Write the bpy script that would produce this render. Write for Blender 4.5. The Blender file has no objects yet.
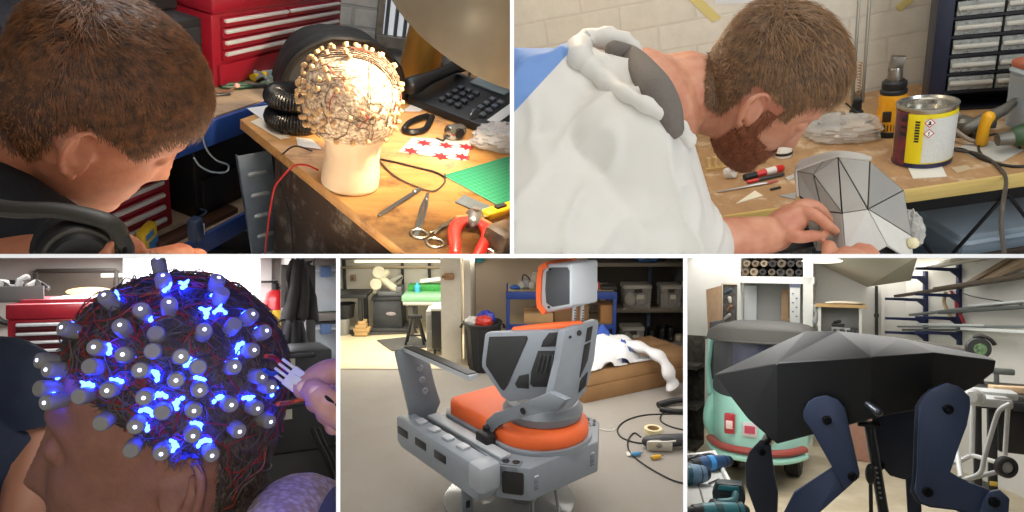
import bpy, bmesh, math, random
from math import sin, cos, pi, radians, sqrt, atan2
from mathutils import Vector as V, Matrix, Euler, noise
from mathutils.bvhtree import BVHTree
random.seed(7)
sc = bpy.context.scene
col = sc.collection
F = 640.0                                   # focal length in pixels of the 1024 px wide frame
# ---------------------------------------------------------------- camera, world, exposure
cd = bpy.data.cameras.new('camera'); cam = bpy.data.objects.new('camera', cd); col.objects.link(cam)
cd.sensor_width = 36; cd.lens = 36*F/1024; cd.clip_start = .02; cd.clip_end = 60
cam.rotation_euler = (pi/2, 0, 0)
sc.camera = cam
vs = sc.view_settings
vs.view_transform = 'Standard'; vs.look = 'None'; vs.gamma = 1; vs.use_curve_mapping = False; vs.exposure = 0
w = bpy.data.worlds.new('world'); sc.world = w; w.use_nodes = True
w.node_tree.nodes['Background'].inputs[0].default_value = (.86, .93, 1, 1)
w.node_tree.nodes['Background'].inputs[1].default_value = .13

# Five rooms share the viewing point; each has its own gravity frame (panel centre u, v and look-down angle in degrees)
PAN = {'A': (256, 128, 22), 'B': (768, 128, 18), 'C': (170, 384, 10.0), 'D': (512, 384, 20), 'E': (855, 384, 7.0)}
def frame_of(k):
    cu, cv, p = PAN[k]
    dx, dz = (cu-512)/F, (256-cv)/F
    return Matrix.Rotation(-atan2(dx, 1), 4, 'Z') @ Matrix.Rotation(atan2(dz, math.hypot(dx, 1))+radians(p), 4, 'X')
PMS = {k: frame_of(k) for k in PAN}
PM = PMS['A']; CUR = 'A'
PANEL_OF = {}
def panel(k):
    global PM, CUR
    PM = PMS[k]; CUR = k
def ray(u, v): return PM.to_3x3().transposed() @ V(((u-512)/F, 1, (256-v)/F))
def atz(u, v, z): d = ray(u, v); return d*(z/d.z)
def aty(u, v, y): d = ray(u, v); return d*(y/d.y)
def atx(u, v, x): d = ray(u, v); return d*(x/d.x)
def atd(u, v, r): return ray(u, v).normalized()*r
def atp(u, v, p0, n):                        # on the plane through p0 with normal n
    d = ray(u, v); n = V(n); return d*(V(p0).dot(n)/d.dot(n))
def lamp(kind, name, loc, energy, color=(1,1,1), size=.1, target=None, size_y=None, spot=None, blend=.3):
    l = bpy.data.lights.new(name, kind); l.energy = energy; l.color = color
    if kind == 'AREA':
        l.size = size
        if size_y: l.shape = 'RECTANGLE'; l.size_y = size_y
    elif kind != 'SUN': l.shadow_soft_size = size
    if spot: l.spot_size = radians(spot); l.spot_blend = blend
    o = bpy.data.objects.new(name, l); col.objects.link(o)
    m = Matrix.Translation(V(loc))
    if target is not None: m = m @ (V(target)-V(loc)).to_track_quat('-Z', 'Y').to_matrix().to_4x4()
    o.matrix_world = PM @ m
    return o
def under_board(name, u, y, energy, color, size, size_y=None):
    """unseen area light added right below the white board over the lower rooms, shining straight down"""
    o = lamp('AREA', name, (0, 0, 0), energy, color, size, size_y=size_y)
    d = V(((u-512)/F, 1, 0))*y; o.matrix_world = Matrix.Translation((d.x, d.y, -.012)); return o
panel('A')
lamp('AREA', 'skylight_workbench', (-.2, 2.6, 1.3), 22, (.95,.97,1), 1.2, (.05,1.9,-.6))
lamp('SPOT', 'desk_lamp_bulb', (.38, 1.12, -.18), 34, (1,.80,.55), .03, (.17,1.2,-.5), spot=125, blend=.6)
lamp('AREA', 'aisle_fill', (-.02, 1.25, .55), 3.5, (1,.9,.8), .3, (-.02,1.85,-1.1))  # unseen light added to brighten the lower bench shelf
lamp('POINT', 'desk_lamp_glow', (.52, 1.2, -.06), 3, (1,.80,.55), .03)
panel('B')
lamp('AREA', 'strip_light_bench', (.2, 1.15, 1.2), 20, (1,.96,.9), 1.3, (.15,1.7,-.5))
lamp('AREA', 'bench_fill', (1.1, .5, .15), 9, (.9,.95,1), .6, (.35,1.7,-.85))  # no window there: light added to reach the dark space under the bench
panel('C')
under_board('window_daylight', 170, 2.8, 26, (.95,.97,1), 1.0)
lamp('AREA', 'front_fill', (-.55, .22, -.14), .4, (1,.93,.85), .35, (.0,.62,-.12))  # unseen fill added outside the view to light the face
under_board('nape_fill', 300, 1.0, 1.0, (1,.96,.9), .3)  # added to brighten the collar and hand behind the head
under_board('rear_fill', 70, 1.9, 7, (1,.96,.9), .6)  # unseen light added over the background
panel('D')
under_board('workshop_tube_near', 500, 2.1, 7, (1,.96,.9), .7, .5)
under_board('workshop_tube_mid', 560, 3.6, 15, (1,.96,.9), 1.2, .8)
under_board('workshop_tube_far', 420, 5.0, 17, (1,.95,.85), .9, .6)
panel('E')
under_board('garage_fill_near', 880, 1.5, 1.5, (1,.98,.95), .6)  # first of the unseen lights added to brighten the garage from above
under_board('garage_fill_side', 712, 2.2, 5, (1,.98,.95), .25)  # added to brighten the white table with the drills
under_board('garage_fill_mid', 850, 3.3, 26, (1,.98,.95), 1.4)
under_board('garage_fill_far', 800, 5.2, 25, (1,.98,.95), 1.4)
panel('A')
l_ = lamp('POINT', 'board_edge_fill', (0, 0, 0), 4.3, (1,1,1), .01); l_.location = (0, -.03, 0)  # added at the viewpoint so the front edges of the boards look white

# ---------------------------------------------------------------- materials
def lin(h):
    h = h.lstrip('#'); c = [int(h[i:i+2], 16)/255 for i in (0, 2, 4)]
    return tuple(x/12.92 if x <= .04045 else ((x+.055)/1.055)**2.4 for x in c)+(1,)
class NT:
    def __init__(s, name):
        s.m = bpy.data.materials.new(name); s.m.use_nodes = True
        s.t = s.m.node_tree; s.b = s.t.nodes['Principled BSDF']; s.out = s.t.nodes['Material Output']
    def n(s, kind, **kw):
        nd = s.t.nodes.new('ShaderNode'+kind)
        for k, v in kw.items():
            if k in nd.inputs: nd.inputs[k].default_value = v
            else: setattr(nd, k, v)
        return nd
    def l(s, a, b): s.t.links.new(a, b)
    def coord(s, scale=(1,1,1), rot=(0,0,0), what='Object'):
        tc = s.n('TexCoord'); mp = s.n('Mapping'); mp.inputs['Scale'].default_value = scale; mp.inputs['Rotation'].default_value = rot
        s.l(tc.outputs[what], mp.inputs[0]); return mp.outputs[0]
    def noise(s, vec, scale, detail=4, rough=.55):
        n = s.n('TexNoise', Scale=scale, Detail=detail, Roughness=rough); s.l(vec, n.inputs['Vector']); return n.outputs['Fac']
    def ramp(s, fac, stops):
        r = s.n('ValToRGB'); e = r.color_ramp.elements
        while len(e) < len(stops): e.new(.5)
        for i, (p, c) in enumerate(stops): e[i].position = p; e[i].color = c if not isinstance(c, str) else lin(c)
        s.l(fac, r.inputs[0]); return r.outputs[0]
    def mix(s, fac, a, b, mode='MIX'):
        m = s.n('Mix', data_type='RGBA', blend_type=mode)
        for sock, v in ((m.inputs[0], fac), (m.inputs[6], a), (m.inputs[7], b)):
            if isinstance(v, bpy.types.NodeSocket): s.l(v, sock)
            else: sock.default_value = lin(v) if isinstance(v, str) else v
        return m.outputs[2]
    def bump(s, h, strength=.3, dist=.01):
        b = s.n('Bump', Strength=strength, Distance=dist); s.l(h, b.inputs['Height']); s.l(b.outputs[0], s.b.inputs['Normal']); return b
MC = {}
def mat(c, r=.5, m=0, var=.0, sc_=30, bump=0, bs=80, alpha=1, trans=0, emit=0, coat=0, sheen=0, spec=.5, sss=0, stretch=(1,1,1), c2=None, bd=.004):
    """plain painted / plastic / metal surface, with optional mottling (var) and grain (bump)"""
    key = (c, r, m, var, sc_, bump, bs, alpha, trans, emit, coat, sheen, spec, sss, stretch, c2)
    if key in MC: return MC[key]
    n = NT('surface_'+c.lstrip('#')); b = n.b
    b.inputs['Base Color'].default_value = lin(c); b.inputs['Roughness'].default_value = r; b.inputs['Metallic'].default_value = m
    b.inputs['Alpha'].default_value = alpha; b.inputs['Transmission Weight'].default_value = trans; b.inputs['Coat Weight'].default_value = coat
    b.inputs['Sheen Weight'].default_value = sheen; b.inputs['Specular IOR Level'].default_value = spec
    if sss: b.inputs['Subsurface Weight'].default_value = sss; b.inputs['Subsurface Radius'].default_value = (.01, .004, .002); b.inputs['Subsurface Scale'].default_value = .6
    if emit: b.inputs['Emission Color'].default_value = lin(c); b.inputs['Emission Strength'].default_value = emit
    if var or bump:
        co = n.coord(stretch)
    if var:
        f = n.noise(co, sc_)
        a = lin(c); d = lin(c2) if c2 else tuple(x*(1-var) for x in a[:3])+(1,)
        e = tuple(min(1, x*(1+var*.5)) for x in a[:3])+(1,)
        n.l(n.ramp(f, [(.32, d), (.68, e)]), b.inputs['Base Color'])
    if bump: n.bump(n.noise(co, bs, 3), bump, bd)
    MC[key] = n.m; return n.m
def wood(c1, c2, scale=(2, 30, 30), r=.55, stains=None, sscale=14):
    n = NT('wood_'+c1.lstrip('#')); co = n.coord(scale)
    f = n.noise(co, 3, 6, .65); g = n.ramp(f, [(.3, c1), (.7, c2)])
    if stains:
        s = n.noise(n.coord(), sscale, 6, .7); k = n.ramp(s, [(.52, (0,0,0,1)), (.68, (1,1,1,1))])
        g = n.mix(k, g, stains)
    n.l(g, n.b.inputs['Base Color']); n.b.inputs['Roughness'].default_value = r
    n.bump(f, .15, .003); return n.m
def brick(c1, c2, mortar, bw=.225, bh=.075, msize=.008, r=.7, plane='XZ', bump=.5, dirt=None):
    n = NT('brick_'+c1.lstrip('#')); tc = n.n('TexCoord'); sx = n.n('SeparateXYZ'); cx = n.n('CombineXYZ')
    n.l(tc.outputs['Object'], sx.inputs[0]); n.l(sx.outputs[plane[0]], cx.inputs[0]); n.l(sx.outputs[plane[1]], cx.inputs[1])
    b = n.n('TexBrick', Scale=1, **{'Mortar Size': msize, 'Mortar Smooth': .3, 'Brick Width': bw, 'Row Height': bh})
    b.inputs['Color1'].default_value = lin(c1); b.inputs['Color2'].default_value = lin(c2); b.inputs['Mortar'].default_value = lin(mortar)
    n.l(cx.outputs[0], b.inputs['Vector'])
    f = n.noise(tc.outputs['Object'], 22, 5, .6)
    g = n.mix(n.ramp(f, [(.35, (.0,.0,.0,1)), (.75, (.35,.35,.35,1))]), b.outputs['Color'], dirt or c2)
    n.l(g, n.b.inputs['Base Color']); n.b.inputs['Roughness'].default_value = r
    h = n.n('Math', operation='MULTIPLY_ADD'); n.l(b.outputs['Fac'], h.inputs[0]); h.inputs[1].default_value = -1; n.l(f, h.inputs[2])
    n.bump(h.outputs[0], bump, .006); return n.m
def grid_mat(c1, c2, step, lw=.06, r=.6, plane='XY'):
    n = NT('grid_'+c1.lstrip('#')); tc = n.n('TexCoord'); sx = n.n('SeparateXYZ'); n.l(tc.outputs['Object'], sx.inputs[0])
    outs = []
    for a in plane:
        q = n.n('Math', operation='MULTIPLY'); n.l(sx.outputs[a], q.inputs[0]); q.inputs[1].default_value = 1/step
        fr = n.n('Math', operation='FRACT'); n.l(q.outputs[0], fr.inputs[0])
        lt = n.n('Math', operation='LESS_THAN'); n.l(fr.outputs[0], lt.inputs[0]); lt.inputs[1].default_value = lw; outs.append(lt.outputs[0])
    mx = n.n('Math', operation='MAXIMUM'); n.l(outs[0], mx.inputs[0]); n.l(outs[1], mx.inputs[1])
    n.l(n.mix(mx.outputs[0], c1, c2), n.b.inputs['Base Color']); n.b.inputs['Roughness'].default_value = r; return n.m
def hair_mat(c1, c2, r=.5, scale=60):
    n = NT('hair_'+c1.lstrip('#')); f = n.noise(n.coord(), scale, 4, .6)
    n.l(n.ramp(f, [(.3, c1), (.7, c2)]), n.b.inputs['Base Color']); n.b.inputs['Roughness'].default_value = r; n.bump(f, .4, .004); return n.m
def clear(c='#dfe6e8', a=.35, r=.25):
    key = ('clear', c, a, r)
    if key not in MC: MC[key] = mat(c, r, 0, alpha=a, spec=.6, bump=.05, bs=20)
    return MC[key]
# ---------------------------------------------------------------- mesh building
def basis(d, up=V((0,0,1))):
    d = V(d).normalized(); up = V(up)
    if abs(d.dot(up)) > .98: up = V((0,1,0)) if abs(d.y) < .9 else V((1,0,0))
    x = up.cross(d).normalized(); return x, d.cross(x), d
class MB:
    def __init__(s): s.v = []; s.f = []; s.mi = []; s.k = 0; s.M = None
    def add(s, vs_, fs):
        o = len(s.v)
        s.v += [tuple(s.M @ V(p)) if s.M else tuple(p) for p in vs_]; s.f += [tuple(i+o for i in f) for f in fs]; s.mi += [s.k]*len(fs); return s
    def slot(s, k): s.k = k; return s
    def at(s, M=None): s.M = M; return s
    def box(s, c, d, bev=0, M=None, seg=2):
        bm = bmesh.new(); bmesh.ops.create_cube(bm, size=1)
        bmesh.ops.scale(bm, vec=V(d), verts=bm.verts)
        if bev: bmesh.ops.bevel(bm, geom=bm.edges[:], offset=min(bev, .49*min(d)), segments=seg, affect='EDGES', profile=.5)
        mm = Matrix.Translation(V(c)) @ (M or Matrix())
        return s._bm(bm, mm)
    def _bm(s, bm, mm=None):
        bm.verts.index_update()
        s.add([(mm @ v.co if mm else v.co) for v in bm.verts], [[v.index for v in f.verts] for f in bm.faces]); bm.free(); return s
    def bx(s, lo, hi, bev=0): return s.box([(a+b)/2 for a, b in zip(lo, hi)], [abs(b-a) for a, b in zip(lo, hi)], bev)
    def tube(s, pts, r, n=8, cap=True, closed=False, flat=1, up=None):
        pts = [V(p) for p in pts]; m = len(pts)
        if m < 2: return s
        rs = r if isinstance(r, (list, tuple)) else [r]*m
        vs_, fs = [], []; x = None
        for i, p in enumerate(pts):
            a = pts[(i-1) % m] if (i or closed) else p; b = pts[(i+1) % m] if (i < m-1 or closed) else p
            d = (b-a)
            d = d.normalized() if d.length > 1e-9 else V((0,0,1))
            if x is None or up is not None: x = basis(d, up or V((0,0,1)))[0]
            else:
                x = x-d*x.dot(d)
                x = x.normalized() if x.length > 1e-6 else basis(d)[0]
            y = d.cross(x)
            for k in range(n):
                t = 2*pi*k/n; vs_.append(p+x*(rs[i]*cos(t))+y*(rs[i]*flat*sin(t)))
        for i in range(m if closed else m-1):
            for k in range(n):
                j = (i+1) % m; fs.append((i*n+k, i*n+(k+1) % n, j*n+(k+1) % n, j*n+k))
        if cap and not closed: fs.append(tuple(range(n))[::-1]); fs.append(tuple((m-1)*n+k for k in range(n)))
        return s.add(vs_, fs)
    def cyl(s, a, b, r, r2=None, n=20): return s.tube([a, b], [r, r if r2 is None else r2], n)
    def limb(s, pts, rs, n=14):
        """tapered tube with round ends"""
        pts = [V(p) for p in pts]; P, Rr = [], []
        d0 = (pts[1]-pts[0]).normalized(); d1 = (pts[-1]-pts[-2]).normalized()
        for k in (0, 1, 2): t = (k+.35)*pi/6.2; P.append(pts[0]-d0*rs[0]*cos(t)); Rr.append(rs[0]*sin(t))
        P += pts; Rr += list(rs)
        for k in (2, 1, 0): t = (k+.35)*pi/6.2; P.append(pts[-1]+d1*rs[-1]*cos(t)); Rr.append(rs[-1]*sin(t))
        return s.tube(P, Rr, n)
    def lathe(s, prof, n=28, c=(0,0,0), axis=(0,0,1), a0=0, a1=2*pi, cap=False):
        x, y, z = basis(axis, V((0,1,0))); c = V(c); full = abs(a1-a0-2*pi) < 1e-6; cols = n if full else n+1
        vs_, fs = [], []
        for (r, h) in prof:
            for k in range(cols): t = a0+(a1-a0)*k/n; vs_.append(c+z*h+(x*cos(t)+y*sin(t))*max(r, 1e-5))
        for i in range(len(prof)-1):
            for k in range(n): j = (k+1) % cols; fs.append((i*cols+k, i*cols+j, (i+1)*cols+j, (i+1)*cols+k))
        if cap and full: fs.append(tuple(range(cols))[::-1]); fs.append(tuple((len(prof)-1)*cols+k for k in range(cols)))
        return s.add(vs_, fs)
    def prism(s, poly, t, M=None, hole=None):
        """flat polygon (x,y) extruded by t along z"""
        bm = bmesh.new(); vv = [bm.verts.new((x, y, 0)) for x, y in poly]; f = bm.faces.new(vv)
        if f.normal.z < 0: f.normal_flip()
        r = bmesh.ops.extrude_face_region(bm, geom=[f]); bmesh.ops.translate(bm, vec=(0,0,t), verts=[e for e in r['geom'] if isinstance(e, bmesh.types.BMVert)])
        bmesh.ops.recalc_face_normals(bm, faces=bm.faces); return s._bm(bm, M)
    def prismb(s, poly, t, M=None, bev=.003):
        q = MB().prism(poly, t); bm = q.bm(); bmesh.ops.bevel(bm, geom=[e for e in bm.edges], offset=bev, segments=2, affect='EDGES', profile=.5); return s._bm(bm, M)
    def bm(s):
        bm = bmesh.new(); vv = [bm.verts.new(p) for p in s.v]
        for f in s.f:
            try: bm.faces.new([vv[i] for i in f])
            except ValueError: pass
        return bm
    def ell(s, c, r, n=20, m=12, M=None):
        vs_, fs = [], []; r = (r, r, r) if isinstance(r, (int, float)) else r
        for i in range(m+1):
            p = pi*i/m
            for k in range(n): t = 2*pi*k/n; vs_.append(V((r[0]*sin(p)*cos(t), r[1]*sin(p)*sin(t), r[2]*cos(p))))
        for i in range(m):
            for k in range(n): j = (k+1) % n; fs.append((i*n+k, (i+1)*n+k, (i+1)*n+j, i*n+j))
        mm = Matrix.Translation(V(c)) @ (M or Matrix()); return s.add([mm @ p for p in vs_], fs)
    def grid(s, fn, nu, nv, thick=0):
        """sheet fn(u,v) with u, v in 0..1; thick gives it a second side"""
        P = [[V(fn(i/nu, j/nv)) for j in range(nv+1)] for i in range(nu+1)]; w_ = nv+1
        vs_ = [p for r in P for p in r]; fs = [(i*w_+j, (i+1)*w_+j, (i+1)*w_+j+1, i*w_+j+1) for i in range(nu) for j in range(nv)]
        if thick:
            Nn = []
            for i in range(nu+1):
                for j in range(nv+1):
                    a = P[min(i+1, nu)][j]-P[max(i-1, 0)][j]; b = P[i][min(j+1, nv)]-P[i][max(j-1, 0)]; q = a.cross(b)
                    Nn.append(q.normalized() if q.length > 1e-12 else V((0,0,1)))
            o = len(vs_); vs_ += [p-q*thick for p, q in zip(vs_[:o], Nn)]
            fs += [tuple(o+x for x in f[::-1]) for f in fs]
            rim = [(i, 0) for i in range(nu)]+[(nu, j) for j in range(nv)]+[(i, nv) for i in range(nu, 0, -1)]+[(0, j) for j in range(nv, 0, -1)]
            ids = [i*w_+j for i, j in rim]
            for a, b in zip(ids, ids[1:]+ids[:1]): fs.append((a, a+o, b+o, b)[::-1])
        return s.add(vs_, fs)
    def ball(s, fn, n, m):
        """closed surface fn(u,v), u wrapping round, the ends v=0 and v=1 drawn to a point"""
        rows = [[V(fn(i/n, j/m)) for i in range(n)] for j in range(m+1)]; vs_ = [p for r in rows for p in r]
        fs = [(j*n+i, j*n+(i+1) % n, (j+1)*n+(i+1) % n, (j+1)*n+i) for j in range(m) for i in range(n)]
        for r, j in ((rows[0], 0), (rows[-1], m)):
            vs_.append(sum(r, V())/n); k = len(vs_)-1
            fs += [((k, j*n+(i+1) % n, j*n+i) if j == 0 else (k, j*n+i, j*n+(i+1) % n)) for i in range(n)]
        return s.add(vs_, fs)
    def patch(s, quad, thick=.0, nu=1, nv=1):
        """flat four-corner sheet a,b,c,d with thickness"""
        a, b, c, d = [V(p) for p in quad]
        return s.grid(lambda u, v: (a*(1-u)+b*u)*(1-v)+(d*(1-u)+c*u)*v, nu, nv, thick)
def mesh_of(name, mb, mats, smooth=35):
    me = bpy.data.meshes.new(name); me.from_pydata([tuple(v) for v in mb.v], [], mb.f)
    for m in (mats if isinstance(mats, (list, tuple)) else [mats]): me.materials.append(m)
    if any(mb.mi): me.polygons.foreach_set('material_index', mb.mi)
    if smooth:
        me.polygons.foreach_set('use_smooth', [True]*len(me.polygons))
        if smooth < 180: me.set_sharp_from_angle(angle=radians(smooth))
    me.validate(); me.update(); return me
def reg(o): PANEL_OF[o.name] = CUR; return o
def pose(loc=(0,0,0), rz=0, rx=0, ry=0): return Matrix.Translation(V(loc)) @ Euler((radians(rx), radians(ry), radians(rz)), 'XYZ').to_matrix().to_4x4()
def setp(o, label, cat, group):
    if label: o['label'] = label
    if cat: o['category'] = cat
    if group: o['group'] = group
def T(name, label, cat, loc=(0,0,0), rz=0, group=None, rx=0, ry=0, M=None):
    o = bpy.data.objects.new(name, None); o.empty_display_size = .05; col.objects.link(o)
    o.matrix_world = PM @ (M if M is not None else pose(loc, rz, rx, ry)); setp(o, label, cat, group); return reg(o)
def P(name, mb, m, parent, label=None, smooth=35):
    o = bpy.data.objects.new(name, mesh_of(name, mb, m, smooth)); col.objects.link(o)
    o.parent = parent
    if label: o['label'] = label
    return reg(o)
def S(name, label, cat, mb, m, loc=(0,0,0), rz=0, group=None, rx=0, ry=0, M=None, smooth=35):
    o = bpy.data.objects.new(name, mesh_of(name, mb, m, smooth)); col.objects.link(o)
    o.matrix_world = PM @ (M if M is not None else pose(loc, rz, rx, ry)); setp(o, label, cat, group); return reg(o)
def ST(name, mb, m, parent=None, smooth=0):
    o = bpy.data.objects.new(name, mesh_of(name, mb, m, smooth)); col.objects.link(o)
    if parent: o.parent = parent
    else: o.matrix_world = PM.copy(); o['kind'] = 'structure'
    return reg(o)
def dup(root, label=None, M=None, loc=(0,0,0), rz=0, rx=0, ry=0, group=None, par=None):
    r = root.copy(); col.objects.link(r); reg(r)
    if par is None: r.matrix_world = PM @ (M if M is not None else pose(loc, rz, rx, ry))
    else: r.parent = par
    if label: r['label'] = label
    if group: r['group'] = group
    for ch in [c for c in bpy.data.objects if c.parent == root]: dup(ch, par=r)
    return r
def arc(c, r, a0, a1, n=12, ax=(1,0,0), ay=(0,1,0)):
    c, ax, ay = V(c), V(ax), V(ay); return [c+ax*(r*cos(radians(a0+(a1-a0)*i/n)))+ay*(r*sin(radians(a0+(a1-a0)*i/n))) for i in range(n+1)]
def spline(pts, k=6):
    """Catmull-Rom through pts"""
    pts = [V(p) for p in pts]; q = [pts[0]*2-pts[1]]+pts+[pts[-1]*2-pts[-2]]; out = []
    for i in range(1, len(q)-2):
        for j in range(k):
            t = j/k; a, b, c, d = q[i-1:i+3]
            out.append(.5*((2*b)+(c-a)*t+(2*a-5*b+4*c-d)*t*t+(3*b-a-3*c+d)*t**3))
    out.append(pts[-1]); return out
def rrect(x0, y0, x1, y1, r, n=4):
    out = []
    for cx, cy, a in ((x1-r, y1-r, 0), (x0+r, y1-r, 90), (x0+r, y0+r, 180), (x1-r, y0+r, 270)):
        out += [(cx+r*cos(radians(a+90*i/n)), cy+r*sin(radians(a+90*i/n))) for i in range(n+1)]
    return out
def remeshed(mb, voxel, smooth=4, name='x'):
    """one continuous skin over overlapping solids: returns a new MB"""
    me = bpy.data.meshes.new(name); me.from_pydata([tuple(v) for v in mb.v], [], mb.f)
    bm = bmesh.new(); bm.from_mesh(me); bmesh.ops.recalc_face_normals(bm, faces=bm.faces); bm.to_mesh(me); bm.free()
    o = bpy.data.objects.new(name, me); col.objects.link(o)
    md = o.modifiers.new('r', 'REMESH'); md.mode = 'VOXEL'; md.voxel_size = voxel
    if smooth: s_ = o.modifiers.new('s', 'SMOOTH'); s_.iterations = smooth; s_.factor = .5
    dg = bpy.context.evaluated_depsgraph_get(); ev = o.evaluated_get(dg); m2 = ev.to_mesh()
    out = MB(); out.v = [tuple(v.co) for v in m2.vertices]; out.f = [tuple(p.vertices) for p in m2.polygons]; out.mi = [0]*len(out.f)
    ev.to_mesh_clear(); bpy.data.objects.remove(o); bpy.data.meshes.remove(me); return out
def bvh_of(mb): return BVHTree.FromPolygons([V(v) for v in mb.v], mb.f)
# ---------------------------------------------------------------- people
def interp(tab, z):
    if z <= tab[0][0]: return tab[0][1:]
    for a, b in zip(tab, tab[1:]):
        if z <= b[0]:
            t = (z-a[0])/(b[0]-a[0]); t = t*t*(3-2*t)*.5+t*.5
            return [p+(q-p)*t for p, q in zip(a[1:], b[1:])]
    return tab[-1][1:]
HEAD = [(-.120,.030,.066,.016),(-.112,.010,.080,.034),(-.098,-.018,.086,.047),(-.080,-.045,.086,.057),(-.062,-.066,.087,.064),(-.042,-.083,.088,.070),
        (-.020,-.094,.0875,.0735),(.0,-.099,.087,.0755),(.022,-.102,.0905,.0768),(.045,-.1025,.0895,.076),(.068,-.097,.083,.072),(.088,-.084,.070,.064),(.103,-.064,.05,.050),(.113,-.038,.026,.031),(.118,-.012,.004,.006)]
def head_mb(mb, M, ears=(1,-1), nose=1.0, n=56, m=64, ear_x=-.006):
    """human head: face +x, top +z, its left +y, 0.24 m tall; overlapping ears added, to be skinned together"""
    g = lambda x, a, b: math.exp(-((x-a)/b)**2)
    def fn(u, v):
        z = -.120+.238*(.5-.5*cos(pi*(.02+.96*v))); b, f, w_ = interp(HEAD, z); t = 2*pi*u
        cx, a = (b+f)/2, (f-b)/2; c_, s_ = cos(t), sin(t)
        e = .92
        x = cx+a*math.copysign(abs(c_)**e, c_); y = w_*math.copysign(abs(s_)**e, s_)
        if c_ > 0:
            k = c_**2
            zz = z
            nz = 0
            if -.05 < zz < .012: q = (.012-zz)/.062; nz = (.006+.019*q**1.3)*min(1, (zz+.05)/.010)
            x += nose*nz*g(y, 0, .0075+.006*max(0, min(1, (.012-zz)/.06)))*1.15
            x -= .011*(g(y, .031, .015)+g(y, -.031, .015))*g(zz, .003, .011)          # eye sockets
            x += .004*(g(y, .030, .02)+g(y, -.030, .02)+.6*g(y, 0, .02))*g(zz, .022, .009)       # brow
            x += .004*(g(y, .04, .018)+g(y, -.04, .018))*g(zz, -.025, .015)           # cheeks
            x += g(y, 0, .021)*(.006*g(zz, -.066, .0055)+.0055*g(zz, -.0785, .006)-.003*g(zz, -.0722, .0028)-.005*g(zz, -.089, .006)+.005*g(zz, -.106, .011))
        return M @ V((x, y, z))
    mb.ball(fn, n, m)
    for s in (1, -1):                                                                 # eyeballs with lids
        mb.ell(M @ V((.0735, .031*s, .002)), .0125, 14, 10)
    for s in ears:
        E = M @ pose((ear_x, .0735*s, -.012), 0, 0, -12) @ Matrix.Rotation(-s*radians(24), 4, 'Z') @ Matrix.Scale(1, 4)
        hel = [(.012,0,-.002),(.015,.004*s,.012),(.009,.008*s,.026),(-.005,.011*s,.031),(-.017,.013*s,.024),(-.021,.014*s,.008),(-.017,.012*s,-.010),(-.009,.009*s,-.023),(.001,.006*s,-.030)]
        mb.limb([E @ V(p) for p in spline(hel, 4)], [.0036]*33, 8)
        mb.limb([E @ V(p) for p in spline([(-.009,.009*s,.020),(-.011,.010*s,.004),(-.007,.009*s,-.010),(.002,.008*s,-.014)], 4)], [.0036]*13, 8)
        mb.ell(E @ V((-.003,.003*s,-.001)), (.0165,.0038,.027), 14, 8); mb.ell(E @ V((.001,.005*s,-.029)), (.008,.005,.009), 10, 8)
        mb.ell(E @ V((.011,.006*s,-.004)), (.004,.004,.006), 8, 6)
    return mb
def hair_mb(skin_bvh, roots, flow, length, seg=4, wid=.0012, lift=.25, jit=.3, curl=0, rnd=random):
    """many fine tapering locks growing from roots [(p, n)] along flow(p, n) and lying over the skin"""
    mb = MB(); vs_, fs = [], []
    for p, n in roots:
        L = length(p) if callable(length) else length
        L *= rnd.uniform(.65, 1.2); d = V(flow(p, n)); j = V((rnd.gauss(0,1), rnd.gauss(0,1), rnd.gauss(0,1)))*jit
        d = (d+j); d = (d-n*d.dot(n)); d = d.normalized() if d.length > 1e-6 else basis(n)[0]
        q = p-n*.001; li = lift*rnd.uniform(.6, 1.3); side = n.cross(d).normalized(); o = len(vs_); hgt = 0
        for i in range(seg+1):
            t = i/seg; w_ = wid*(1-.75*t)
            vs_ += [q-side*w_, q+n*w_*.8, q+side*w_]
            st = L/seg; q = q+d*st+n*(li*st*(1-t*1.25)); d = (d+side*curl*rnd.uniform(-1,1)).normalized()
            h = skin_bvh.find_nearest(q)
            if h[0] is not None:
                nn = (q-h[0])
                if nn.dot(h[1]) < .0015+.002*t: q = h[0]+h[1]*(.0015+.003*rnd.random())
                n = h[1]; d = (d-n*d.dot(n)*.5).normalized()
        for i in range(seg):
            a = o+i*3; fs += [(a, a+1, a+4, a+3), (a+1, a+2, a+5, a+4)]
    return mb.add(vs_, fs)
def scatter_on(mb, count, keep, rnd=random):
    """random points (p, n) on the faces of mb where keep(p, n) holds"""
    bm = mb.bm(); bm.normal_update(); fs = [f for f in bm.faces if keep(f.calc_center_median(), f.normal)]
    if not fs: bm.free(); return []
    ar = [f.calc_area() for f in fs]; out = []
    for f in rnd.choices(fs, ar, k=count):
        v_ = [v.co for v in f.verts]; a, b = rnd.random(), rnd.random()
        p = v_[0].lerp(v_[1], a).lerp(v_[-1].lerp(v_[2 if len(v_) > 3 else 1], a), b); out.append((p.copy(), f.normal.copy()))
    bm.free(); return out
def shell(mb, keep, off):
    """the faces of mb where keep holds, pushed out by off: a cap of hair, a collar, a glove"""
    bm = mb.bm(); bmesh.ops.recalc_face_normals(bm, faces=bm.faces); bm.normal_update()
    bmesh.ops.delete(bm, geom=[f for f in bm.faces if not keep(f.calc_center_median(), f.normal)], context='FACES'); bm.normal_update()
    for v in bm.verts: v.co += v.normal*(off(v.co) if callable(off) else off)
    out = MB(); out._bm(bm); return out
def finger(mb, M, pts, r0, r1):
    pts = [M @ V(p) for p in pts]; n = len(pts); mb.limb(pts, [r0+(r1-r0)*i/(n-1) for i in range(n)], 12)

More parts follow.
